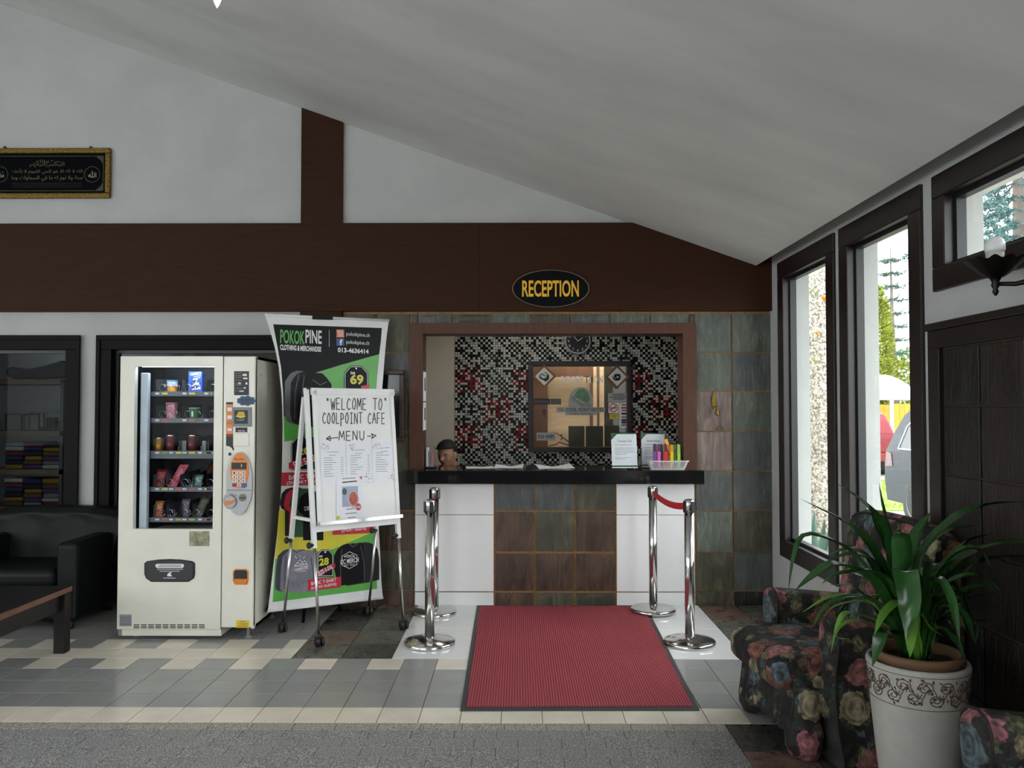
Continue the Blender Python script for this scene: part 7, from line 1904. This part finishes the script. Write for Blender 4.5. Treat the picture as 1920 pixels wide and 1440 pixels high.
# mossy trunk
m, nt, p_ = base_mat('lichen_bark')
v = coords(nt)
n1 = noise(nt, v, 34, 5, 0.75)
nt.links.new(ramp(nt, n1.outputs['Fac'], [(0.36, srgb(76, 70, 64)), (0.48, srgb(150, 142, 128)), (0.58, srgb(214, 210, 198))]).outputs[0], p_.inputs['Base Color']); p_.inputs['Roughness'].default_value = 0.95
bump(nt, p_, n1.outputs['Fac'], 0.7, 0.03)
tk = atY(1536, 800, 9.0)
tr_ = thing('mossy_tree', 'lichen-covered tree trunk standing outside the narrow window', 'tree', (tk.x, 9.0, GZ))
mb = MB(); mb.tube([(0.02, 0, 0), (0.0, 0, 0.5), (0.03, 0, 1.4), (0.04, 0, 2.5), (0.03, 0, 3.6), (0.0, 0, 5.0)], [0.15, 0.12, 0.135, 0.15, 0.165, 0.15], 18); obj('trunk', mb, m, tr_)
EPI = mat('epiphyte_leaf', srgb(150, 176, 70), 0.5, rnd=0.2); EPO = mat('epiphyte_orange', srgb(226, 160, 50), 0.5)
for i in range(16):
    z = rg.uniform(2.0, 3.5); a = rg.uniform(3.4, 5.6)
    mb = MB()
    for j in range(5):
        b_ = rg.uniform(-0.7, 0.7); l_ = rg.uniform(0.08, 0.16)
        c0_ = Vector((0.04 + 0.15 * math.cos(a), 0.15 * math.sin(a), z)); d_ = Vector((math.cos(a + b_), math.sin(a + b_), rg.uniform(-0.3, 0.9))).normalized(); s3 = d_.cross(Vector((0, 0, 1))).normalized() * 0.012
        mb.add([c0_ - s3 * .4, c0_ + d_ * l_ * .5 - s3, c0_ + d_ * l_, c0_ + d_ * l_ * .5 + s3, c0_ + s3 * .4], [(0, 1, 2, 3, 4)])
    obj('epiphyte', mb, EPO if i % 4 == 0 else EPI, tr_)
# conifers
def foliage_tuft(mb, c, d, n, l, w, r):
    for i in range(n):
        e_ = (d + Vector((rg.uniform(-1, 1), rg.uniform(-1, 1), rg.uniform(-.5, .9))) * r).normalized(); s3 = e_.cross(Vector((rg.uniform(-1, 1), rg.uniform(-1, 1), rg.uniform(-1, 1)))).normalized() * w
        q = c + Vector((rg.uniform(-1, 1), rg.uniform(-1, 1), rg.uniform(-1, 1))) * l * 0.4
        mb.add([q - s3, q + s3, q + e_ * l], [(0, 1, 2)])
def norfolk(X, Y, H, spread, col, label, sparse=1.0, dens=7, name='norfolk_pine', drop=0.15, low=0.16):
    t = thing(name, label, 'tree', (X, Y, GZ))
    mb = MB(); mb.tube([(0, 0, 0), (0.05, 0, H * .5), (0, 0, H)], [0.16, 0.10, 0.01], 10); obj('trunk', mb, mat('conifer_bark', srgb(110, 100, 92), 0.9), t)
    lev = int(H * 1.7 * sparse)
    for k in range(lev):
        z = H * (low + (0.98 - low) * k / lev); R_ = spread * (1 - 0.93 * (z / H)) ** 0.8 * rg.uniform(0.75, 1.1)
        mb = MB(); nb = 6
        for j in range(nb):
            a = 2 * math.pi * (j + rg.uniform(-.2, .2)) / nb + k
            d_ = Vector((math.cos(a), math.sin(a), 0))
            P_ = [Vector((0, 0, z)) + d_ * R_ * u + Vector((0, 0, -drop * math.sin(u * 2.2) + 0.22 * R_ * u * u)) for u in (0, .25, .5, .75, 1)]
            mb.tube(P_, [0.02, 0.016, 0.012, 0.008, 0.004], 5)
            for u in range(9):
                f = 0.2 + 0.8 * u / 8; q = Vector((0, 0, z)) + d_ * R_ * f + Vector((0, 0, -drop * math.sin(f * 2.2) + 0.22 * R_ * f * f))
                foliage_tuft(mb, q, d_, dens, 0.13, 0.016, 0.9)
        obj('branch_whorl', mb, col, t)
    return t
NP = mat('pine_green', srgb(74, 100, 88), 0.8, var=0.1, vs=2, rnd=0.15); BS = mat('blue_spruce', srgb(96, 128, 126), 0.8, var=0.12, vs=2, rnd=0.15); YG = mat('yellow_green_leaf', srgb(150, 160, 52), 0.8, var=0.15, vs=3, rnd=0.15); MG = mat('mid_green_leaf', srgb(120, 160, 80), 0.8, var=0.15, vs=3)
q = atY(1671, 600, 30.0); norfolk(q.x, 30.0, atY(1671, 452, 30).z - GZ, 1.9, NP, 'sparse tall pine seen through the middle window', 1.0, 7)
q = atY(1708, 600, 34.0); norfolk(q.x + 1.0, 34.0, 8.6, 2.0, NP, 'second thin pine at the right edge of the middle window', 1.0, 6)
q = atY(1905, 400, 14.0); norfolk(q.x, 14.0, 9.5, 2.6, BS, 'dense blue-green conifer seen through the high window', 1.7, 22, 'blue_conifer', 0.3, 0.34)
def bush(X, Y, Z, rx, rz, col, label, n=1800, name='garden_bush'):
    t = thing(name, label, 'bush', (X, Y, GZ)); mb = MB()
    for i in range(n):
        a, b_ = rg.uniform(0, 6.28), rg.uniform(-1, 1); r_ = rg.uniform(.5, 1) ** .5
        c_ = Vector((rx * r_ * math.cos(a) * (1 - b_ * b_) ** .5, rx * r_ * math.sin(a) * (1 - b_ * b_) ** .5, Z + rz * r_ * b_)); foliage_tuft(mb, c_, Vector((math.cos(a), math.sin(a), 0.3)), 2, 0.15, 0.045, 0.8)
    obj('foliage', mb, col, t)
    mb = MB(); mb.tube([(0, 0, 0), (0, 0, Z)], [0.1, 0.05], 8); obj('stem', mb, mat('conifer_bark', (0, 0, 0)), t)
q = atY(1640, 640, 26.0); bush(q.x, 26.0, 3.4, 0.5, 2.2, YG, 'tall yellow-green shrub left of the pine', 2000, 'tall_shrub')
q = atY(1680, 690, 27.5); bush(q.x, 27.5, 2.3, 1.6, 1.0, YG, 'low yellow-green bush behind the white canopy')
q = atY(1705, 660, 32.0); bush(q.x, 32.0, 2.6, 1.6, 1.4, MG, 'green bush at the foot of the far pine')
# white arched canopy
CAN = mat('white_canopy', (0.82, 0.84, 0.84), 0.5)
q0, q1 = atY(1625, 745, 23.0), atY(1735, 745, 23.0)
cn = thing('parking_canopy', 'white arched canopy roof above the yellow fence', 'canopy', ((q0.x + q1.x) / 2, 23.6, GZ))
zt0, zt1 = atY(1680, 746, 23).z, atY(1680, 698, 24.2).z
mb = MB(); mb.grid(lambda u, v: (q0.x + (q1.x - q0.x) * u, 23.0 + 2.4 * v, zt0 + (zt1 - zt0) * math.sin(min(v * 1.3, 1.57) * 1.0)), 6, 10); obj('roof_sheet', mb, CAN, cn, world=True)
mb = MB(); mb.box(q0.x, q1.x, 22.96, 23.02, zt0 - 0.06, zt0); obj('gutter', mb, mat('canopy_grey', srgb(190, 194, 196), 0.5), cn, world=True)
for px in (1672, 1630, 1730):
    x = atY(px, 750, 23.0).x; mb = MB(); mb.box(x - 0.04, x + 0.04, 22.96, 23.04, GZ - 0.02, zt0 - 0.05); obj('post', mb, mat('canopy_grey', (0, 0, 0)), cn, world=True)
for i in range(5):
    x = q0.x + (q1.x - q0.x) * (i + .5) / 5; mb = MB(); mb.tube([(x, 23.0 + 2.4 * v, zt0 + (zt1 - zt0) * math.sin(min(v * 1.3, 1.57)) - 0.02) for v in [j / 8 for j in range(9)]], 0.02, 6); obj('roof_rib', mb, mat('canopy_grey', (0, 0, 0)), cn, world=True)
# yellow plank fence
YFN = mat('yellow_fence_paint', srgb(222, 160, 44), 0.6, rnd=0.08)
fx0, fx1 = atY(1600, 760, 25).x, atY(1730, 760, 25).x; zt = atY(1680, 758, 25).z
fe = thing('plank_fence', 'yellow plank fence behind the parked cars', 'fence', ((fx0 + fx1) / 2, 25, GZ))
n_ = int((fx1 - fx0) / 0.155)
for i in range(n_):
    mb = MB(); x = fx0 + i * 0.155; mb.box(x, x + 0.147, 25.0, 25.025, GZ - 0.02, zt + rg.uniform(-.02, .02)); obj('plank', mb, YFN, fe, world=True)
for z in (0.3, 1.2):
    mb = MB(); mb.box(fx0, fx1, 25.026, 25.07, z, z + 0.08); obj('rail', mb, YFN, fe, world=True)
# cars
GLS = mat('car_glass', srgb(26, 30, 34), 0.25, var=0.02); TYRE = mat('tyre', (0.02, 0.02, 0.02), 0.8); RIM = mat('alloy_rim', (0.6, 0.6, 0.62), 0.3, metal=.8); CHR = mat('pale_trim', srgb(220, 224, 226), 0.3); LAMP_R = mat('tail_lamp', srgb(80, 20, 22), 0.3)
def car(name, loc, rz, paint, label, prof, wid, glass_side, wheels, z_belt):
    """side profile in x,z pushed across y; greenhouse tapered inward"""
    t = thing(name, label, 'car', loc, rz)
    mb = MB(); n = len(prof)
    def taper(x, z, s_): 
        k_ = max(0, z - z_belt); return (x, s_ * (wid / 2 - 0.30 * k_ - 0.05 * max(0, 0.45 - z)), z)
    ring = [[taper(x, z, s_) for x, z in prof] for s_ in (-1, -0.0, 1)]
    L_ = [taper(x, z, -1) for x, z in prof]; R_ = [taper(x, z, 1) for x, z in prof]
    L2 = [(x, y * 0.93, z + (0.03 if z > z_belt else 0)) for x, y, z in L_]; R2_ = [(x, y * 0.93, z + (0.03 if z > z_belt else 0)) for x, y, z in R_]
    for A, B_2 in ((L_, L2), (L2, R2_), (R2_, R_)):
        k0 = len(mb.v); mb.v += A + B_2
        for i in range(n): j = (i + 1) % n; mb.f.append([k0 + i, k0 + j, k0 + n + j, k0 + n + i]); mb.m.append(0); mb.sm.append(False)
    mb.add(L_, [tuple(range(n))]); mb.add(R_, [tuple(range(n))[::-1]])
    obj('body_shell', mb, paint, t, fix=True)
    for s_ in (-1, 1):
        for g in glass_side:
            P_ = [Vector(taper(x, z, s_)) + Vector((0, s_ * 0.006, 0.002)) for x, z in g]
            mb = MB(); mb.add(P_, [tuple(range(len(P_)))[::(1 if s_ < 0 else -1)]]); w_ = obj('side_window', mb, GLS, t)
            mb = MB(); mb.tube([p + Vector((0, s_ * 0.004, 0)) for p in P_ + [P_[0]]], 0.012, 5); obj('window_trim', mb, CHR, w_)
        for wx in wheels:
            mb = MB(); mb.lathe([(0.20, -0.10), (0.31, -0.10), (0.335, -0.07), (0.335, 0.07), (0.31, 0.10), (0.20, 0.10)], (wx, s_ * (wid / 2 - 0.10), 0.335), 28, ax='y', caps=True); wh = obj('wheel', mb, TYRE, t)
            mb = MB(); mb.lathe([(0.20, s_ * 0.102), (0.19, s_ * 0.09), (0.05, s_ * 0.10), (0.0, s_ * 0.105)], (wx, s_ * (wid / 2 - 0.10), 0.335), 20, ax='y', caps=False); obj('rim', mb, RIM, wh)
        mb = MB(); mb.box(1.62, 1.80, s_ * (wid / 2 - 0.0) - 0.012, s_ * (wid / 2) + 0.012, 0.88, 0.91); obj('door_handle', mb, CHR, t)
        P_ = [Vector(taper(x, z, s_)) + Vector((0, s_ * 0.008, 0)) for x, z in ((0.03, 0.78), (0.26, 0.80), (0.22, 0.98), (0.07, 1.0))]
        mb = MB(); mb.add(P_, [(0, 1, 2, 3)[::(1 if s_ < 0 else -1)]]); obj('tail_lamp', mb, LAMP_R, t)
    gl = [(z) for z in (z_belt + 0.07, z_belt + 0.42)]
    x_at = lambda z: max(0.02, 0.06 + (z - z_belt) * 0.55)
    mb = MB(); P_ = [(x_at(gl[0]) - 0.03, -wid * .38, gl[0]), (x_at(gl[0]) - 0.03, wid * .38, gl[0]), (x_at(gl[1]) - 0.03, wid * .32, gl[1]), (x_at(gl[1]) - 0.03, -wid * .32, gl[1])]
    mb.add(P_, [(3, 2, 1, 0)]); obj('rear_window', mb, GLS, t)
    mb = MB(); mb.box(-0.06, 0.06, -wid * .46, wid * .46, 0.36, 0.56); obj('rear_bumper', mb, paint, t, bevel=0.03)
    mb = MB(); mb.box(-0.045, -0.02, -0.26, 0.26, 0.62, 0.73); obj('number_plate', mb, CHR, t)
    return t
suv = [(0.05, 0.30), (0.0, 0.55), (0.0, 0.85), (0.04, 1.0), (0.16, 1.30), (0.30, 1.52), (0.52, 1.64), (1.2, 1.70), (2.2, 1.69), (2.7, 1.56), (3.25, 1.10), (4.0, 0.98), (4.28, 0.84), (4.36, 0.55), (4.30, 0.30)]
sg_ = [[(0.42, 1.05), (1.15, 1.05), (1.15, 1.55), (0.72, 1.54), (0.50, 1.36)], [(1.25, 1.05), (2.05, 1.05), (2.05, 1.57), (1.25, 1.57)], [(2.15, 1.05), (3.0, 1.05), (2.55, 1.50), (2.15, 1.57)]]
sp_ = atY(1666, 850, 10.6)
car('parked_suv', (6.22, 12.0, GZ), -math.pi / 2, mat('dark_grey_paint', srgb(44, 49, 55), 0.5, var=0.02, spec=0.25), 'dark grey car parked close outside the middle window', suv, 1.78, sg_, (0.85, 3.5), 1.0)
pk_ = [(0.05, 0.40), (0.0, 0.60), (0.0, 0.92), (0.03, 1.02), (0.18, 1.30), (0.30, 1.46), (0.55, 1.52), (1.9, 1.52), (2.3, 1.42), (2.85, 1.02), (3.7, 0.92), (4.0, 0.75), (4.02, 0.45), (3.95, 0.36)]
pg_ = [[(0.40, 1.05), (1.1, 1.05), (1.1, 1.42), (0.55, 1.42)], [(1.2, 1.05), (1.95, 1.05), (1.85, 1.42), (1.2, 1.42)]]
rp_ = atY(1606, 830, 20.0)
car('parked_hatchback', (rp_.x, 20.0, GZ - 0.02), math.radians(80), mat('red_car_paint', srgb(120, 16, 32), 0.35, var=0.02), 'red car parked beyond the lawn in front of the fence', pk_, 1.76, pg_, (0.75, 3.2), 0.98)
# broad-bladed plants right outside the narrow window
SV = mat('blade_leaf', srgb(92, 120, 104), 0.5, var=0.1, rnd=0.15)
def blades(X, Y, n, h0, h1, w, label, name='blade_plant', col=SV):
    t = thing(name, label, 'plant', (X, Y, GZ))
    for i in range(n):
        a = rg.uniform(0, 6.28); h = rg.uniform(h0, h1); ln = rg.uniform(.05, .25)
        d_ = Vector((math.cos(a), math.sin(a), 0)); s3 = Vector((-d_.y, d_.x, 0)); mb = MB()
        def fn(u, v, d_=d_, s3=s3, h=h, ln=ln):
            ww = w * (0.45 + 0.55 * math.sin(min(1, v * 1.6) * 1.57)) * max(0.02, (1 - v ** 4)); return d_ * (0.05 + ln * v * v) + s3 * ww * (u - .5) + d_ * 0.25 * ww * (abs(u - .5) * 2) ** 2 + Vector((0, 0, h * v))
        mb.grid(fn, 4, 10); obj('blade', mb, col, t)
    return t
q = atY(1524, 980, 6.75); blades(q.x + 0.02, 6.75, 7, 0.55, 1.0, 0.075, 'upright blade-leaved plant outside the narrow window')
q = atY(1508, 960, 6.55); blades(q.x + 0.14, 6.75, 3, 0.6, 0.85, 0.08, 'single broad blade plant touching the narrow window reveal')
q = atY(1534, 1000, 6.9); blades(q.x + 0.05, 6.95, 26, 0.25, 0.5, 0.02, 'low yellow-green grassy plant outside the narrow window', 'grassy_plant', EPI)
